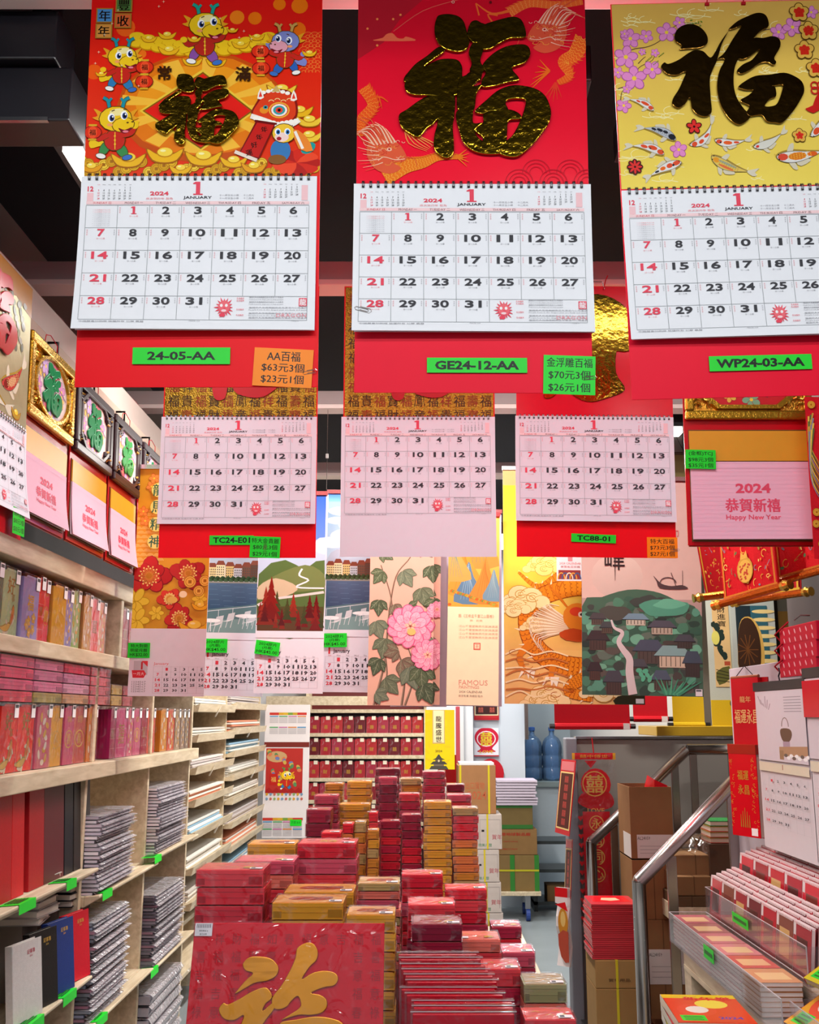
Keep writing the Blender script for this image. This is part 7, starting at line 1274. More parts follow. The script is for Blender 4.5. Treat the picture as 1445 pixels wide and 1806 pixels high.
mx, w, h = wallq(1446, 1560, 1180, 1520, 1.13); t = thing('wall_calendar', 'second pale tea calendar with a bright red header, cut off at the right edge', 'calendar', mx=mx); teapot_cal(t, w, h, 2); MB().box(-w / 2, w / 2, -h * .25, -.03, .012, .014, '#C8142A').build('red_header', 'gloss', t)
# small red gift bags on the right wall above
for k in range(3):
    p = PX(1392, 1102 + k * 28, 1.18); t = thing('gift_bag', f'{["upper", "middle", "lower"][k]} pink-red patterned gift bag hanging in the column at the right', 'gift bag', loc=(1.16, p.y, p.z - .04))
    MB().box(-.012, .012, -.30, 0, -.027, .027, '#B8122E').build('bag', 'gloss', t, bevel=.002); a = Art(z=0); a.A = (1, 0, 1, 0); [a.ell(-.27 + (j % 6) * .046, -.014 + .024 * (j // 6), .009, .004, '#D89AA4', 1) for j in range(12)]; MB().add([(-.0125 - p_[2], p_[0], p_[1]) for p_ in a.b.v], a.b.f, a.b.c).build('print', 'print', t); MB().tube([(0, -.05, .045), (-.02, -.02, .02), (-.02, .02, .01), (0, .01, -.02)], .003, 5, '#9A1020').build('handle', 'cloth', t)
    MB().tube([(0, -.1, .045), (0.02, -.1, .06), (.05, -.1, .06)], .002, 4, '#8a8080').build('hook', 'metal', t)
# ---------------------------------------------------------------- wooden counter with acrylic notebook racks
ct = thing('wooden_counter', 'pale wooden counter along the right wall with an open front shelf', 'counter')
CF = .84; cy0, cy1 = 1.5, 3.42; cz = PX(1190, 1662, CF).z
MB().box(CF, WX, cy0, cy1, cz - .04, cz).build('top_board', 'wood', ct, bevel=.002); MB().box(CF, WX, cy1 - .03, cy1, 0, cz - .04).build('end_panel', 'wood', ct, bevel=.002); MB().box(WX - .02, WX, cy0, cy1 - .03, 0, cz - .04).build('back_board', 'wood', ct); MB().box(CF, WX - .02, cy0, cy1 - .03, cz - .325, cz - .30).build('inner_shelf', 'wood', ct); MB().box(CF - .001, CF + .03, cy0, cy1, cz - .055, cz - .04).build('apron', 'wood', ct); MB().box(CF, CF + .05, cy1 - .08, cy1 - .03, 0, cz - .055).build('front_leg', 'wood', ct)
for i in range(9):
    y = 3.22 - i * .135; c = ['#B88A2A', '#A87A28', '#C8922E', '#B8762A', '#C85A2A', '#A8606A', '#B8902E', '#98702A', '#B08038'][i]; pack(CF + .05, y, cz - .299, .125, .235, .05, c, 2, f'{ORD[i].replace("topmost", "first")} amber envelope pack from the far end inside the counter', rz=math.pi)
def tray(label, xf, xb, y0, y1, z0, z1, zbk):
    t = thing('acrylic_rack', label, 'rack'); e = .003
    b = MB().box(xf, xf + e, y0, y1, z0, z1, m=0).box(xb - e, xb, y0, y1, z0, zbk, m=0).box(xf + e, xb - e, y0, y0 + e, z0, z1, m=0).box(xf + e, xb - e, y1 - e, y1, z0, z1, m=0); b.build('acrylic_walls', 'acryl', t)
    for nm, q in (('front_edge', (xf, xf + e, y0, y1, z1, z1 + .0015)), ('back_edge', (xb - e, xb, y0, y1, zbk, zbk + .0015)), ('end_edge', (xf, xf + e, y0 - .001, y0, z0, z1)), ('end_edge', (xf + e, xb, y1 - .001, y1 + .001, z1, z1 + .0015))): MB().box(*q).build(nm, 'acryledge', t)
    MB().box(xf, xb, y0, y1, z0 - .003, z0).build('base', 'acryl', t); return t
ya, yb_ = PX(1186, 1640, CF).y, 2.50; rz0 = cz + .004
def greenlab(t, x, y, z, wd, hh_, rz_=0): MB().box(x - .0012, x - .0004, y - wd / 2, y + wd / 2, z, z + hh_, GRN).build('price_label', 'print', t, label='green price label'); [MB().box(x - .0018, x - .0013, y - wd * .4, y + wd * .4, z + hh_ * q, z + hh_ * q + hh_ * .14, '#12501a').build('label_text', 'print', t) for q in (.2, .55)] if False else MB().box(x - .0018, x - .0013, y - wd * .4, y + wd * .4, z + hh_ * .35, z + hh_ * .65, '#146A1E').build('label_text', 'print', t)
tr1 = tray('lowest clear acrylic rack full of wire-bound notebooks on the counter', CF - .01, CF + .115, yb_, ya, rz0, rz0 + .085, rz0 + .085); greenlab(tr1, CF - .011, PX(1256, 1655, CF).y, rz0 + .04, .10, .035)
tr2 = tray('middle clear acrylic rack of notebooks on the counter', CF + .12, CF + .225, yb_ + .18, ya + .02, rz0 + .07, rz0 + .16, rz0 + .2); greenlab(tr2, CF + .119, PX(1306, 1612, CF + .12).y, rz0 + .11, .15, .028)
tr3 = tray('rear clear acrylic rack of red notebooks on the counter', CF + .23, CF + .34, yb_ + .1, ya + .05, rz0 + .14, rz0 + .215, rz0 + .26); greenlab(tr3, CF + .229, PX(1353, 1560, CF + .23).y, rz0 + .17, .18, .028)
MB().box(CF + .118, WX - .01, yb_ + .1, ya + .05, cz + .0005, rz0 + .066).build('block', 'wood', thing('rack_riser', 'wooden riser step under the middle and rear acrylic racks', 'riser')); MB().box(CF + .228, WX - .01, yb_ + .1, ya + .05, rz0 + .0665, rz0 + .136).build('block', 'wood', thing('rack_riser', 'upper wooden riser step under the rear acrylic rack', 'riser'))
# lying notebooks, stacked 7 high in front rack
_nb = {}
def nbmesh(L_, wd, th, c, wires):
    k = (L_, wd, th, c, wires)
    if k in _nb: return _nb[k]
    b1 = MB().box(0, wd, 0, L_, 0, .0008, c).box(0, wd, 0, L_, th - .001, th - .0002, c); b1.box(wd * .15, wd * .85, L_ * .2, L_ * .7, th - .0002, th, lerp(c, '#E8C890', .6)); m1 = b1.mesh('cover', 'gloss'); m2 = MB().box(.001, wd - .001, .001, L_ - .001, .0009, th - .0012, '#E2D2CC').mesh('pages', 'paper'); m3 = None
    if wires:
        b = MB()
        for i in range(int(L_ / .0085)): y = .005 + i * .0085; b.add([(.003, y, th * .5 + .0045), (-.003, y, th * .5 + .002), (-.003, y, th * .5 - .002), (.003, y, th * .5 - .0045), (.003, y + .003, th * .5 + .0045), (-.003, y + .003, th * .5 + .002), (-.003, y + .003, th * .5 - .002), (.003, y + .003, th * .5 - .0045)], [(0, 1, 5, 4), (1, 2, 6, 5), (2, 3, 7, 6)], '#E6DCD8')
        m3 = b.mesh('wire_binding', 'plast')
    _nb[k] = (m1, m2, m3); return _nb[k]
nn = 0
PL = ['first', 'second', 'third', 'fourth', 'fifth', 'sixth', 'seventh', 'eighth']
for i in range(6):
    y = ya - .012 - (i + 1) * .145; th = .0105
    for k in range(7):
        c = ['#B8686E', '#A85A62', '#C8787A', '#9A5A58', '#C05048'][(i * 2 + k) % 5] if i < 5 else ['#C88A60', '#B87A50', '#D89A6A'][k % 3]; m = nbmesh(.14, .105, th, c, i >= 3)
        t = thing('notebook', f'{ORD[6 - k]} notebook in the {PL[i]} pile from the far end of the lowest rack', 'notebook', loc=(CF - .002 + R.uniform(0, .003), y + R.uniform(-.002, .002), rz0 + .0005 + k * .0115)); [link(nm, m_, t) for nm, m_ in zip(('cover', 'pages', 'wire_binding'), m) if m_]
# upright notebooks in the rear racks
def upright(rack, x, y0, y1, z, dep, n, hh_, cols, nm):
    for i in range(n):
        f = i / (n - 1); L_ = (y1 - y0) / n * 1.0; k5 = 5
        for j in range(k5):
            c = cols[(i * 3 + j) % len(cols)]; t = thing('notebook', f'{PL[j]} upright notebook from the front, {PL[n - 1 - i]} section from far end of the {nm} rack', 'notebook', loc=(x + .006 + j * (dep - .012) / k5, y0 + L_ * i + .002, z)); t.rotation_euler = (0, .10, 0); wv = L_ - .006; H2 = hh_ * (1 + .05 * j)
            b = MB().box(0, .001, 0, wv, 0, H2, c).box(.010, .011, 0, wv, 0, H2, c)
            if j == 0: b.box(-.0004, 0, wv * .2, wv * .8, H2 * .2, H2 * .75, ['#5A2A28', '#D8B070', '#7A3A30'][i % 3]).box(-.0006, -.0002, wv * .86, wv * .99, H2 * .75, H2 * .97, '#E8DCDC')
            b.build('cover', 'gloss', t); MB().box(.0012, .0098, .001, wv - .001, .001, H2 - .001, '#E4CFCC').build('pages', 'paper', t)
            w_ = MB()
            for q in range(int(wv / .009)): w_.box(-.001, .012, .004 + q * .009, .008 + q * .009, H2 - .004, H2 + .003, '#EAD8D8')
            w_.build('wire_binding', 'plast', t)
upright(tr2, CF + .122, yb_ + .185, ya + .015, rz0 + .071, .095, 7, .128, ['#A8303A', '#7A2A30', '#C02030', '#8A4A3A'], 'middle'); upright(tr3, CF + .232, yb_ + .105, ya + .045, rz0 + .141, .10, 7, .125, ['#C81E30', '#B8283A', '#D83040', '#A81828'], 'rear')
# magazines stands lower right
def magazine(x, y, z, w, L_, th, c1, c2, rz, label, txt='新年樂'):
    t = thing('almanac_book', label, 'book', loc=(x, y, z), rz=rz); MB().box(-w / 2, w / 2, 0, L_, 0, .0008, c1).box(-w / 2, w / 2, 0, L_, th - .001, th, c1).box(-w / 2 - .0005, -w / 2 + .001, 0, L_, 0, th, c2).build('cover', 'gloss', t); MB().box(-w / 2 + .0012, w / 2 - .001, .001, L_ - .001, .0009, th - .0011, '#E4DCCB').build('pages', 'paper', t)
    a = Art(z=th + .0002); a.A = (w / 100, -w / 2, L_ / 140, 0); a.rect(3, 3, 97, 137, c1); a.ell(35, 60, 26, 30, '#E84A2A'); a.ell(60, 90, 22, 22, '#F4D84A'); a.ell(36, 62, 15, 17, '#F4E4D8'); a.rect(0, 120, 100, 139, '#E8C81E'); a.text(txt, 60, 118, h=18, w=64, c='#D8141E', bold=.04); a.rect(8, 8, 40, 34, GRN); [a.rect(12, 12 + 7 * k, 36, 15 + 7 * k, '#146A1E') for k in range(3)]; a.text('2024', 72, 22, h=12, c='#6A3AA0', bold=.03); a.build('cover_print', 'gloss', t); return t
mt_z = .925; dt = thing('low_display_table', 'low white display table with almanac books at the lower right', 'table'); MB().box(.50, .76, 1.5, 2.26, mt_z - .03, mt_z, '#6E5A4A').build('table_top', 'plast', dt, bevel=.003)
for sx in (.51, .72):
    for sy in (1.52, 2.2): MB().box(sx, sx + .03, sy, sy + .03, 0, mt_z - .03, '#8a8480').build('leg', 'plast', dt)
for k in range(3): magazine(.565 + .006 * k, 2.10 + .004 * k, mt_z + .001 + k * .016, .15, .20, .015, ['#D8C81E', '#D8323A', '#E4451E'][k], '#D8CDB8', -.12 + .03 * k, f'{["bottom", "middle", "top"][k]} almanac book in the left pile at the lower right')
for k in range(2): magazine(.66 + .01 * k, 1.98, mt_z + .001 + k * .016, .18, .17, .015, ['#C81E3A', '#D8243A'][k], '#C8A01E', .1, f'{["lower", "upper"][k]} almanac book in the right pile at the lower right')
for (xx, yy, zz_, c1, c2, rz_, lb) in ((.845, 2.39, .865, '#E4A01E', '#C81E1E', .2, 'orange and yellow almanac on the near slanted stand'), (.90, 2.40, .955, '#D8C81E', '#C81E1E', .2, 'yellow almanac with white label on the slanted stand'), (.965, 2.42, 1.045, '#C84A8A', '#E8C81E', .15, 'pink and yellow almanac on the upper slanted stand'), (.845, 2.20, .855, '#E8C81E', '#2E8A3A', .15, 'green and yellow almanac low on the slanted stand'), (.90, 2.21, .945, '#D8301E', '#E8C81E', .15, 'red almanac with yellow edge on the slanted stand'), (.965, 2.22, 1.035, '#7A5AB8', '#E8C81E', .1, 'violet almanac at the right edge')):
    t = magazine(xx, yy, zz_, .16, .2, .014, c1, c2, -math.pi / 2 + rz_, lb); t.rotation_euler = (0, .0, -math.pi / 2 + rz_); t.rotation_euler.rotate_axis('X', .5)
ss = thing('acrylic_stand', 'clear stepped acrylic stand holding the almanacs at the right edge', 'stand')
for k in range(4): x = .843 + k * .085; MB().box(x, x + .003, 1.62, 2.48, cz + .002, cz + .09 + k * .07).build('step_wall', 'acryl', ss); MB().box(x, x + .003, 1.62, 2.48, cz + .09 + k * .07, cz + .092 + k * .07).build('step_edge', 'acryledge', ss); MB().box(x + .003, x + .085, 1.62, 2.48, cz + .06 + k * .07, cz + .063 + k * .07).build('step', 'acryl', ss)
# ================================================================ CENTRE TABLE OF GIFT BOXES
TZ = .72
tb = thing('display_table', 'long display table under the piles of gift boxes', 'table')
MB().box(-.60, .41, 1.75, 4.35, TZ - .03, TZ, '#C8B898').build('table_top', 'wood', tb, bevel=.003)
for x in (-.57, .33):
    for y in (1.8, 3.0, 4.25): MB().box(x, x + .05, y, y + .05, 0, TZ - .03).build('leg', 'wood', tb)
NOC = {'#C81E2E': 'red', '#B8142A': 'deep red', '#C8343E': 'coral red', '#A81838': 'crimson', '#8E1432': 'wine red', '#C8902A': 'gold', '#D09A30': 'golden', '#B87A2A': 'ochre', '#C8703A': 'orange', '#B8445A': 'pink', '#A88E58': 'tan', '#9A1E3A': 'dark crimson', '#8A8A60': 'olive green', '#D06A5A': 'salmon', '#7A1630': 'maroon'}
risers = []
def tower(desc, px0, px1, pyt, Y, h, d, cols, n=None, style=0, jit=.003, base=None):
    """px0..px1 and pyt: front face of the topmost box; piles down to the table or to a riser"""
    a_, b_ = PY(px0, pyt, Y), PY(px1, pyt, Y); zt = a_.z; w = b_.x - a_.x; full = int((zt - TZ) / h)
    n = min(n or full, full); zb = zt - n * h
    if zb > TZ + .004: risers.append(((a_.x + b_.x) / 2, Y, w, d, zb, desc))
    for k in range(n):
        c = cols[k % len(cols)] if k < len(cols) else cols[(k * 7) % len(cols)]
        gift((a_.x + b_.x) / 2 + R.uniform(-jit, jit) * (k > 0), Y + R.uniform(0, jit) * (k > 0), zt - (k + 1) * h + .0004, w, d, h - .0006, c, style if not isinstance(style, list) else style[k % len(style)], f'{ORD[k]} {NOC[c]} box of {desc}')
RD, DR, CR, CM, WR, GD, GL, OC, OR2, PK, TN, DC, OG, SA, MR = NOC.keys()
tower('the plain red pile at the front left of the table', 345, 466, 1532, 2.40, .0388, .12, [CR, RD, DR, RD], 7)
tower('the gold pile right of the plain red front pile', 479, 607, 1590, 2.34, .0375, .11, [GD, GL, OC], 6, 1)
tower('the gold pile behind the front gold pile', 500, 625, 1571, 2.50, .036, .12, [GD, GL], 5, 1)
tower('the red pile of three between the gold ones', 524, 629, 1486, 2.80, .0395, .12, [DR, PK, CR, RD], 6, 2)
tower('the gold pile behind the shelf-side red pile', 436, 522, 1487, 2.98, .0385, .11, [GD, OC], 6, 1)
tower('the flat pink pile behind the plain red front pile', 412, 520, 1517, 2.66, .034, .12, [PK, SA, CR], 6)
tower('the tall gold pile beside the big red card', 610, 698, 1611, 2.20, .0368, .10, [GD, GL, OC, GD], 9, 1)
tower('the pale gold flat pile behind the tall gold pile', 630, 706, 1556, 2.62, .02, .11, [TN, SA, PK, SA], 10, 1)
tower('the red pile at the centre of the table', 708, 782, 1541, 2.86, .036, .10, [DR, RD, PK], 8)
tower('the coral pile before the centre red pile', 719, 804, 1594, 2.58, .0395, .11, [CR, DR, MR], 7)
tower('the dark red pile behind the standing red envelopes', 725, 816, 1628, 2.36, .0372, .10, [MR, WR, DR, CM], 7)
tower('the four-high red pile right of centre', 785, 860, 1566, 2.76, .029, .09, [RD, CR, DR, DC, RD], 12)
tower('the dark pink pile right of centre', 867, 921, 1633, 2.90, .032, .10, [DC, RD, CM], 8)
tower('the salmon pile at the right of the table', 801, 884, 1655, 2.50, .030, .10, [SA, CR, PK, CM], 8)
tower('the pink pile at the right edge of the table', 886, 945, 1678, 2.66, .036, .10, [PK, DC, RD], 6)
tower('the coral double pile before the pink one', 850, 920, 1707, 2.36, .0385, .10, [CR, CM, DC], 5)
tower('the green floral pile at the table corner', 923, 1001, 1734, 2.28, .0385, .10, [OG, SA, RD], 4)
tower('the flowered red pile at the very front right', 925, 1018, 1796, 2.13, .036, .09, [CR, RD, CM], 3)
# tall towers at the back of the table
tower('the wine red column nearest the narrow cartons', 671, 707, 1447, 3.55, .0262, .09, [WR, CM, RD, CM, DR, DR], 12, 0, .0015)
tower('the wine red column beside the mustard column', 708, 744, 1436, 3.55, .0262, .09, [WR, WR, MR, CM, DR, RD], 12, 0, .0015)
tower('the mustard column of gold boxes', 747, 797, 1413, 3.5, .0258, .10, [GL, GD, GD, GL], 13, 1, .002)
tower('the red over orange column at the right', 798, 844, 1424, 3.5, .0255, .10, [TN, CR, RD, CR, OR2, GD, OR2, OR2, OC], 13, 1, .003)
tower('the crimson stack behind the mustard column', 745, 786, 1360, 3.92, .0255, .10, [DC, CM, CM, PK, PK], 6, 0)
tower('the low crimson stack at the back right', 788, 820, 1383, 4.12, .027, .10, [MR, DR, WR], 5)
tower('the pink stack behind the red and orange column', 788, 832, 1401, 3.74, .025, .09, [PK, CR, RD], 6)
tower('the maroon stack at the centre back', 667, 701, 1370, 3.74, .029, .09, [PK, MR, MR, WR, WR], 6, 0)
tower('the tallest wine red stack at the very back', 662, 706, 1355, 4.06, .027, .11, [MR, WR, WR], 6)
tower('the brown and gold stack at the very back', 706, 744, 1372, 4.06, .026, .11, [TN, OC, OC, GD], 5, 1)
tower('the pink wrapped stack between the columns', 703, 741, 1399, 3.76, .028, .09, [CR, CM, PK, WR], 5)
tower('the golden stack at the left back', 612, 656, 1377, 3.92, .026, .10, [GL, GL, GD], 3, 1)
tower('the wide golden stack before the left back one', 598, 654, 1417, 3.72, .0245, .09, [GL, GD, GL, OC], 5, 1)
tower('the dim golden stack left of the golden ones', 573, 606, 1381, 4.02, .026, .10, [OC, GD], 4, 1)
tower('the wine red glossy stack left of the golden ones', 540, 584, 1427, 3.36, .042, .11, [WR, MR, WR], 5)
tower('the pale pink stack behind the wine red glossy one', 554, 597, 1402, 3.62, .030, .10, [PK, DC, WR], 6)
tower('the short red stack before the narrow columns', 566, 602, 1467, 3.12, .030, .09, [RD, DR, CM], 5)
tower('the narrow red and orange column', 604, 624, 1452, 3.32, .03, .09, [RD, OR2, OC, OR2], 8, 0, .001)
tower('the narrow tan column', 626, 646, 1449, 3.32, .032, .09, [TN, OC, OR2], 8, 0, .001)
tower('the narrow ochre column', 648, 669, 1463, 3.22, .0275, .08, [OC, GD, TN, OC], 8, 0, .001)
tower('the bright red narrow stack behind the ochre column', 650, 667, 1432, 3.38, .03, .08, [RD, CR], 3, 0, .001)
tower('the ochre stack under the card edge', 588, 612, 1510, 3.0, .03, .08, [OC, TN], 5, 0, .001)
for i, (x, Y, w, d, zb, ds) in enumerate(risers):
    t = thing('display_riser', f'plain block lifting {ds}', 'riser', loc=(x, Y, TZ + .0005)); MB().box(-w / 2 + .004, w / 2 - .004, .003, d - .004, 0, zb - TZ - .001, '#7A3A30').build('block', 'board', t)
# big red card in front
tl, tr, bl, br = PY(336, 1627, 1.92), PY(677, 1629, 1.92), PY(328, 1900, 1.86), PY(676, 1900, 1.86); mx, w, h = frame(tl, tr, bl, br)
t = thing('greeting_card', 'large red card with a raised gold brush character at the front of the table', 'card', mx=mx)
MB().box(-w / 2, w / 2, -h, 0, -.006, 0, '#D4061E').build('card', 'gloss', t, bevel=.001)
a = Art(z=.0004).src((336, 1627, 677, 1900), w, h)
for r_ in range(8):
    for c_ in range(11):
        if (r_ in (1, 2, 3, 4) and 4 < c_ < 9) or (r_, c_) == (0, 0): continue
        a.text('福壽祿喜財春吉祥如意'[(r_ * 3 + c_ * 7) % 10] if (c_ + r_) % 3 else '福', 352 + c_ * 31, 1657 + r_ * 33, h=21, w=17, c='#A80A1C', res=1)
a.build('seal_print', 'print', t)
SG = [[(410,1000),(450,955),(520,948),(600,965),(650,1020),(640,1080),(580,1115),(500,1130),(440,1165),(372,1203),(430,1120),(480,1065),(430,1045)],
 [(760,960),(770,890),(830,852),(880,860),(910,910),(905,970),(860,1020),(815,1100),(880,1060),(960,1045),(1030,1060),(1055,1100),(1030,1145),(960,1160),(880,1195),(940,1210),(980,1240),(985,1290),(950,1330),(880,1345),(800,1345),(690,1378),(760,1330),(800,1300),(812,1270),(790,1220),(750,1250),(720,1290),(670,1308),(630,1295),(620,1230),(680,1140),(730,1040)],
 [(272,1310),(300,1265),(330,1275),(400,1240),(480,1190),(560,1160),(600,1180),(620,1230),(580,1270),(565,1315),(630,1260),(640,1300),(600,1360),(560,1420),(500,1500),(430,1520),(410,1460),(440,1350),(380,1380),(310,1370)],
 [(680,1400),(780,1375),(900,1355),(1000,1362),(1090,1395),(1120,1470),(1060,1560),(900,1580),(760,1560),(690,1500)]]
g0 = Art().src((336, 1627, 677, 1900), w, h).zoom(320, 1440, 3.803)
emboss(SG, g0.T, .0014, .0012, '#D08A28', 'gold_character', ink('satin_gold', .38, metal=.75, noise=.12, scale=9, bump=.12, bscale=30), t, .0012)
p = Tf((336, 1627, 677, 1900), w, h); sticker(t, p, 338, 1628, 369, 1652, '#E8E2E8', [('||||||||||', .22, .3, .8), ('賀年飾品 $', .6, .14, .5), ('$12.00', .86, .14, .4)], 0, z=.004, name='barcode_sticker')
MB().box(-w / 2 - .004, w / 2 + .004, -h - .003, .003, .0052, .0056).build('clear_wrap', 'wrap', t)
MB().box(-.09, .09, 0, .10, 0, tl.z - TZ - .13, '#7A3A30').build('block', 'board', thing('display_riser', 'plain block behind the big red card', 'riser', loc=(-.24, 1.99, TZ + .0005)))
# standing red envelopes in clear bags
E0 = [(700, 1675), (704, 1684), (705, 1695), (708, 1704), (712, 1713), (715, 1723), (705, 1736), (714, 1746), (726, 1759), (726, 1768), (724, 1779)]
E1 = [844, 851, 859, 864, 872, 879, 876, 890, 906, 908, 910]
for i, ((x0, yt), x1) in enumerate(zip(E0, E1)):
    Y = 2.20 - i * .0235; a_, b_ = PY(x0, yt, Y), PY(x1, yt, Y); w = b_.x - a_.x; hh = a_.z - TZ - .001
    t = thing('large_envelope', f'{["first", "second", "third", "fourth", "fifth", "sixth", "seventh", "eighth", "ninth", "tenth", "eleventh"][i]} large red envelope pack from the back of the standing row', 'envelope pack', loc=((a_.x + b_.x) / 2, Y, TZ + .0005)); t.rotation_euler = (.02, 0, 0)
    MB().box(-w / 2 + .004, w / 2 - .004, -.007, .002, 0, hh - .006, '#C20A24').build('packets', 'gloss', t, bevel=.001)
    MB().box(-w / 2, w / 2, -.0095, .0045, .0, hh).build('clear_bag', 'wrap', t); MB().box(-w / 2, w / 2, -.0102, -.0094, hh - .0008, hh + .0006).build('bag_fold', 'acryledge', t)
# ================================================================ BACK OF THE SHOP
# hanging almanac calendar beside the back shelves
def hangp(name, label, x0, y0, x1, y1, Y, cat, c='#EAE4E6', th=.01):
    mx, w, h = frame(PY(x0, y0, Y), PY(x1, y0, Y), PY(x0, y1, Y), PY(x1, y1, Y)); t = thing(name, label, cat, mx=mx); MB().box(-w / 2, w / 2, -h, 0, -th, 0, c).build('backing', 'paper', t, bevel=.001)
    return t, Art(z=.0006, dz=.00002).src((x0, y0, x1, y1), w, h), w, h
t, a, w, h = hangp('wall_calendar', 'year planner calendar with a cartoon dragon poster, hanging at the end of the paper rack', 465, 1243, 545, 1478, 7.45, 'calendar')
def yearplan(a, x0, y0, x1, y1):
    for i in range(8): a.rect(x0 + (x1 - x0) * i / 8, y0, x0 + (x1 - x0) * (i + 1) / 8, y0 + 4.5, ['#C83A30', '#C83A30', '#D8A030', '#D8B030', '#7AA040', '#C8A030', '#C83A30', '#C83A30'][i])
    for r_ in range(2):
        for c_ in range(4):
            xx = x0 + (x1 - x0) * (c_ + .03) / 4; ww = (x1 - x0) / 4 * .92; yy = y0 + 6 + r_ * (y1 - y0 - 6) / 2; a.rect(xx, yy, xx + ww, yy + 2, ['#5A9AC8', '#5AA86A', '#C87AA8', '#D88A50'][(c_ + r_) % 4]); [a.rect(xx, yy + 3.5 + k * 1.7, xx + ww, yy + 4.2 + k * 1.7, '#B8B4B8') for k in range(6)]
yearplan(a, 473, 1257, 539, 1302); a.rect(465, 1310, 545, 1319, '#7A2A24'); a.rect(469, 1321, 534, 1396, '#B8302A'); a.ell(488, 1336, 18, 10, '#C8A070'); [a.ell(474 + (k * 13) % 58, 1326 + (k * 7) % 60, 4, 3, ['#C8A850', '#5A8A5A', '#D87A50', '#6A7AB0'][k % 4], k) for k in range(26)]
dragonlet(a, 506, 1372, .13, 1, horn='#5A9A50'); a.rect(476, 1366, 490, 1386, '#C02018'); a.text('福', 483, 1376, h=9, c='#E8C060'); a.poly([(469, 1396)] + [(469 + k * 6.5, 1396 - 6 * (k % 2)) for k in range(11)] + [(534, 1400), (469, 1400)], '#A82020')
for r_ in range(2): [a.ell(472 + k * 6.8, 1402 + r_ * 8, 2.2, 2.4, ['#D8A030', '#7A9AB8', '#C86A5A', '#8AB070'][(k + r_) % 4]) for k in range(10)]
yearplan(a, 466, 1443, 536, 1474); a.rect(514, 1446, 534, 1457, GRN); a.text('月曆 $18', 524, 1451, h=5, w=16, c='#146A1E'); a.build('print', 'print', t)
# yellow palace calendar
t, a, w, h = hangp('wall_calendar', 'bright yellow calendar with four vertical characters and a round temple', 750, 1252, 802, 1357, 7.3, 'calendar', '#E8CC12')
a.rect(750, 1252, 802, 1357, '#E0BC10', '#F0D810'); [a.ell(752 + (k * 17) % 50, 1256 + (k * 23) % 96, 7, 2, '#E8C81A', k * .3) for k in range(16)]; a.rect(763, 1252, 785, 1312, '#C8A860'); a.rect(764.5, 1253, 783.5, 1310, '#EFE0B0')
for i, ch in enumerate('龍騰盛世'): a.text(ch, 774, 1268 + i * 12, h=10, w=10, c='#1E1A16', bold=.02)
a.text('2024', 774, 1325, h=4, w=12, c='#6A4A1A', bold=.02); a.poly([(773, 1331), (775, 1331), (779, 1337), (785, 1340), (763, 1340), (769, 1337)], '#4A4640'); a.rect(768, 1340, 780, 1343, '#6A5A48'); a.poly([(764, 1343), (784, 1343), (789, 1348), (759, 1348)], '#4A4640'); a.rect(765, 1348, 783, 1352, '#7A6A58'); a.poly([(761, 1351), (787, 1351), (791, 1357), (757, 1357)], '#504C44'); a.ell(774, 1342, 1.6, 2.2, '#D8C8A0'); a.build('print', 'print', t)
t = thing('red_bag', 'red packets hanging behind the yellow temple calendar', 'bag', loc=tuple(PY(790, 1372, 7.5))); MB().box(-.07, .06, 0, .04, -.06, .16, '#B0121E').box(.06, .09, .0, .03, -.05, .5, '#B84A58').build('bag', 'gloss', t, bevel=.003); MB().tube([(.075, .015, .49), (.075, .015, ZC - t.location.z)], .002, 4, '#B8A8A8').build('cord', 'cloth', t)
# double happiness hangings on the white wall
Yw = 8.86
t, a, w, h = hangp('wedding_poster', 'red and yellow double happiness cut-out above the cartons on the white wall', 836, 1284, 880, 1334, Yw, 'poster', '#E4E4EC'); a.rect(836, 1332, 880, 1336, '#B8202A')
a.poly([(838, 1296), (846, 1286), (858, 1283), (870, 1286), (879, 1296), (878, 1308), (868, 1320), (874, 1326), (842, 1326), (848, 1320), (839, 1308)], '#C81838', sm=3); a.ring(858, 1303, 17, 14, 2, '#F0D8DC', 16); a.text('囍', 858, 1303, h=24, w=20, c='#D8C030', bold=.02); a.text('LOVE', 858, 1326, h=5, w=24, c='#D8A828', bold=.02); a.build('print', 'print', t)
t, a, w, h = hangp('wedding_poster', 'dark framed wedding poster above the double happiness cut-out, cut off by the golden calendar', 836, 1200, 880, 1270, Yw, 'poster', '#B8242A'); a.rect(837, 1200, 879, 1262, '#D8C8A0'); a.rect(839, 1200, 877, 1260, '#3A1A18'); a.text('囍', 848, 1252, h=9, c='#C85A4A'); a.text('囍', 868, 1252, h=9, c='#C85A4A'); a.rect(836, 1266, 880, 1276, '#B01824'); a.build('print', 'print', t)
t = thing('wedding_poster', 'large round red paper seal half hidden behind the tall carton', 'poster', mx=frame(PY(845, 1340, Yw), PY(887, 1340, Yw), PY(845, 1385, Yw), PY(887, 1385, Yw))[0]); MB().prism([(.11 * math.cos(q), -.11 + .12 * math.sin(q)) for q in [2 * math.pi * k / 24 for k in range(24)]], 0, .006, '#C01828').build('seal', 'print', t)
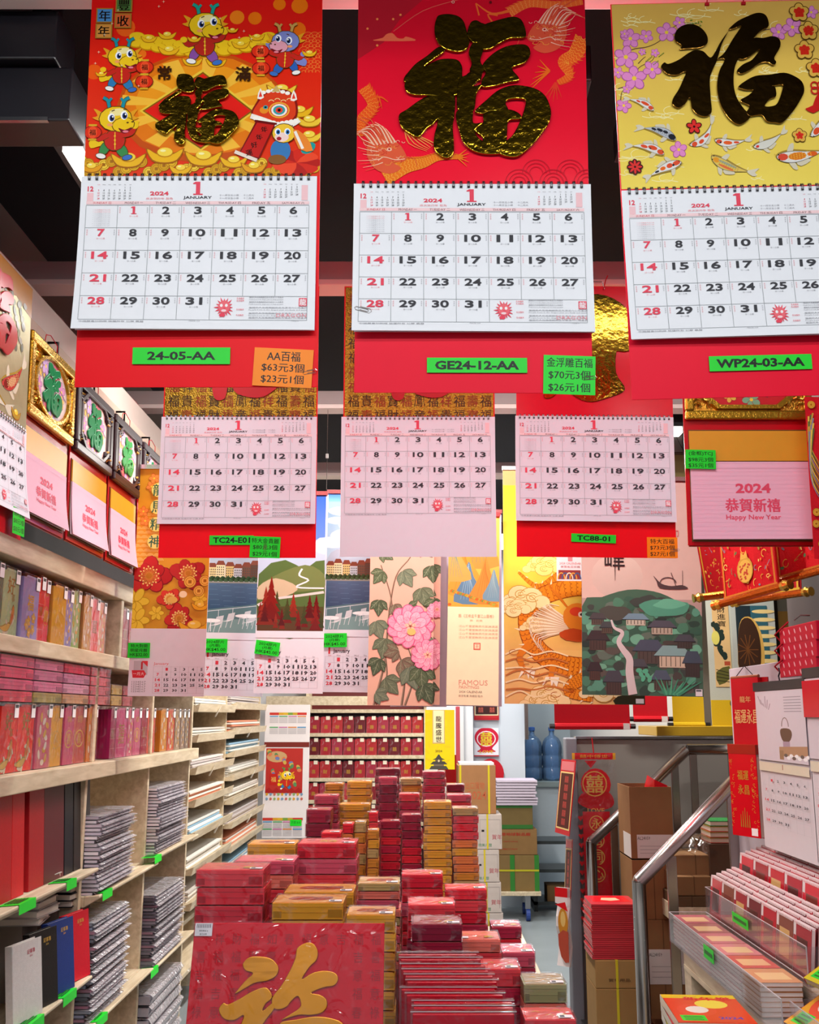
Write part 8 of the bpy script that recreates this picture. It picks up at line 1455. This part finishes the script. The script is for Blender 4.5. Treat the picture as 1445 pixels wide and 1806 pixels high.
# water bottles on a white bench
bnz = PY(970, 1376, 9.9).z
bn = thing('white_bench', 'white bench with grey top carrying the water bottles', 'bench'); MB().box(.93, 1.49, 9.7, 10.19, bnz - .05, bnz, '#8E9C9C').build('bench_top', 'plast', bn, bevel=.004); MB().box(.93, 1.49, 9.76, 10.19, .0, bnz - .05, '#C9D6DE').build('cabinet', 'plast', bn)
for i, px_ in enumerate((940, 975)):
    p = PY(px_, 1374, 9.9); t = thing('water_bottle', ['left blue water bottle, half hidden by the white wall', 'right blue water bottle, fully visible'][i], 'bottle', loc=(p.x, 9.9, bnz + .001))
    r = .094; prof = [(r * .9, 0), (r, .015), (r, .11), (r * .95, .118), (r * .95, .128), (r, .136), (r, .22), (r * .95, .228), (r * .95, .238), (r, .246), (r, .31), (r * .92, .35), (r * .7, .385), (r * .4, .405), (r * .27, .415), (r * .27, .47)]
    MB().lathe(prof, 24).build('body', 'blue', t, smooth=True); MB().lathe([(r * .32, .455), (r * .32, .485), (r * .2, .49)], 16, '#3A68B0').build('cap', 'plast', t)
# dark steps / shelves at the far right back
dk = thing('low_shelf', 'dark steel low shelf unit under the white bench', 'shelf')
for z in (.30, .52, .05): MB().box(.95, 1.42, 8.7, 9.05, z, z + .025, '#2A3234').build('shelf_board', 'plast', dk)
for x in (.95, 1.39): MB().box(x, x + .03, 8.7, 9.05, 0, .545, '#242A2C').build('side_panel', 'plast', dk)
t = thing('carton', 'small brown carton on the dark low shelf', 'carton', loc=(1.2, 8.72, .0755)); MB().box(-.14, .14, 0, .2, 0, .12, '#6E5232').build('box', 'board', t)
# trolley with cartons
ty = 8.3; x0, x1 = PY(872, 1500, ty).x, PY(948, 1500, ty).x; zt0 = PY(900, 1572, ty).z
tr = thing('trolley', 'flat wooden trolley with castors under the green taped cartons', 'trolley'); MB().box(x0 - .06, x1 + .02, ty - .03, ty + .4, zt0 - .03, zt0, '#C8B088').build('deck', 'wood', tr, bevel=.003)
for x in (x0 + .03, x1 - .08):
    for y in (ty + .02, ty + .3): MB().tube([(x - .015, y, .045), (x + .015, y, .045)], .045, 14, '#24408A').build('castor', 'plast', tr); MB().box(x - .02, x + .02, y - .015, y + .015, .09, zt0 - .03, '#9a9a9e').build('castor_fork', 'metal', tr)
q = [PY(900, y, ty).z for y in (1572, 1508, 1462, 1420)]
for lb, xa, xb, za_, zb_, c in (('bottom left carton with green tape on the trolley', x0, (x0 + x1) / 2 - .012, q[0], q[1], '#7E6640'), ('bottom right carton with green tape on the trolley', (x0 + x1) / 2 - .010, x1 + .01, q[0], q[1], '#80683F'), ('middle trolley carton with red lettering', x0, x1, q[1] + .001, q[2], '#86663F'), ('upper small trolley carton with green tape edge', x0 + .02, x1 - .03, q[2] + .001, q[3], '#6E5C38')):
    t = thing('carton', lb, 'carton', loc=(xa, ty, za_ + .0005)); W_, H_ = xb - xa, zb_ - za_ - .002; MB().box(0, W_, 0, .3, 0, H_, c).build('box', 'board', t, bevel=.003)
    if 'bottom' in lb: MB().box(W_ - .035, W_ + .001, -.0015, .01, 0, H_ + .001, '#2E7A2A').build('tape', 'plast', t); MB().box(0, W_, -.003, -.0016, H_ * .55, H_ * .6, '#B8B020').build('strap', 'plast', t)
    elif 'upper' in lb: MB().box(0, W_, -.002, -.0004, 0, .03, '#2E6A2A').box(0, W_, -.002, -.0004, H_ - .02, H_, '#2E6A2A').build('tape', 'plast', t, kind='stuff')
    else: a = Art(z=.001); a.A = (1, 0, 1, 0); a.text('香港地球製品廠', W_ * .45, H_ * .8, h=.025, w=W_ * .8, c='#A02A20', bold=.02); a.text('香港 SAMYANG', W_ * .3, H_ * .52, h=.014, w=W_ * .5, c='#A02A20'); a.text('TAMBCCINY', W_ * .3, H_ * .22, h=.012, w=W_ * .5, c='#A02A20'); MB().add([(p_[0], -p_[2], p_[1]) for p_ in a.b.v], a.b.f, a.b.c).build('box_print', 'print', t)
for k in range(9):
    t = thing('bagged_paper_pack', f'{ORD[8 - k]} pale paper pack on the green taped cartons', 'paper pack', loc=((x0 + x1) / 2 + .02 + R.uniform(-.01, .01), ty - .02, q[3] + .001 + k * .0215)); MB().hexa([(-.17, 0, 0), (.15, 0, 0), (.15, .3, 0), (-.17, .3, 0)], [(-.17, 0, .016), (.15, 0, .012 + R.uniform(0, .006)), (.15, .3, .018), (-.17, .3, .018)], vary('#C0B4C4', .12)).build('sheets', 'paper', t)
# white strapped cartons and tall brown one
wy = 6.7; wx0, wx1 = PY(826, 1500, wy).x, PY(886, 1500, wy).x; wz = [PY(860, y, wy).z for y in (1436, 1498, 1556, 1610)]
def wcart(lb, za_, zb_, dx): 
    t = thing('carton', lb, 'carton', loc=(wx0 + dx, wy, za_ + .0005)); W_ = wx1 - wx0; H_ = zb_ - za_ - .002; MB().box(0, W_, 0, .28, 0, H_, '#B8ADA6').build('box', 'board', t, bevel=.003); MB().box(W_ * .55, W_ * .6, -.002, .28, 0, H_ + .001, '#C8B41E').build('strap', 'plast', t)
    a = Art(z=.0006); a.A = (1, 0, 1, 0); a.text('賀年', W_ * .85, H_ * .35, h=.03, c='#B0505A'); a.text('精美月曆', W_ * .5, H_ * .12, h=.02, c='#5A8A6A'); a.line([(W_ * .35, H_ * .15), (W_ * .35, H_ * .85), (W_ * .95, H_ * .85), (W_ * .95, H_ * .15)], .002, '#7a7272'); a.rect(W_ * .4, H_ * .5, W_ * .48, H_ * .56, '#2a2626'); MB().add([(p_[0], -p_[2], p_[1]) for p_ in a.b.v], a.b.f, a.b.c).build('box_print', 'print', t)
wcart('white strapped carton, topmost of the white pile', wz[1], wz[0], .0); wcart('white strapped carton, second of the white pile', wz[2], wz[1] - .001, -.02); wcart('white strapped carton, third of the white pile', wz[3], wz[2] - .001, -.01); wcart('white strapped carton on the floor at the bottom of the pile', .0005, wz[3] - .001, -.0)
by = 6.72; bx_0, bx_1 = PY(808, 1400, by).x, PY(875, 1400, by).x; t = thing('carton', 'tall brown carton lettered 2024 with yellow straps on the white pile', 'carton', loc=(bx_0, by, wz[0] + .0005)); W_ = bx_1 - bx_0; H_ = PY(840, 1350, by).z - wz[0]
MB().box(0, W_, 0, .25, 0, H_, '#9A6E48').build('box', 'board', t, bevel=.003); MB().box(.01, .022, -.002, .252, 0, H_ + .001, '#C8B81E').box(W_ - .05, W_ - .038, -.002, .252, 0, H_ + .001, '#C8B81E').build('strap', 'plast', t, kind='stuff'); a = Art(z=.0006); a.A = (1, 0, 1, 0); a.text('出口貨物', W_ * .45, H_ * .58, h=.045, w=W_ * .5, c='#B05A3A'); a.text('2024', W_ * .5, H_ * .38, h=.05, w=W_ * .5, c='#B05A3A', bold=.01); MB().add([(p_[0], -p_[2], p_[1]) for p_ in a.b.v], a.b.f, a.b.c).build('box_print', 'print', t)
t = thing('white_sheet', 'flat white sheet lying on top of the tall brown carton', 'sheet', loc=(bx_0, by, wz[0] + H_ + .002)); MB().box(.01, W_ - .01, 0, .25, 0, .015, '#D8D4D2').build('sheet', 'paper', t)
# corner trim on the white wall
MB().box(.92, .95, 8.86, 8.9, 1.35, 2.4, '#8C8C8C').build('frame', 'metal', thing('door_edge', 'steel edge strip of the opening left of the water bottles', 'strip'))
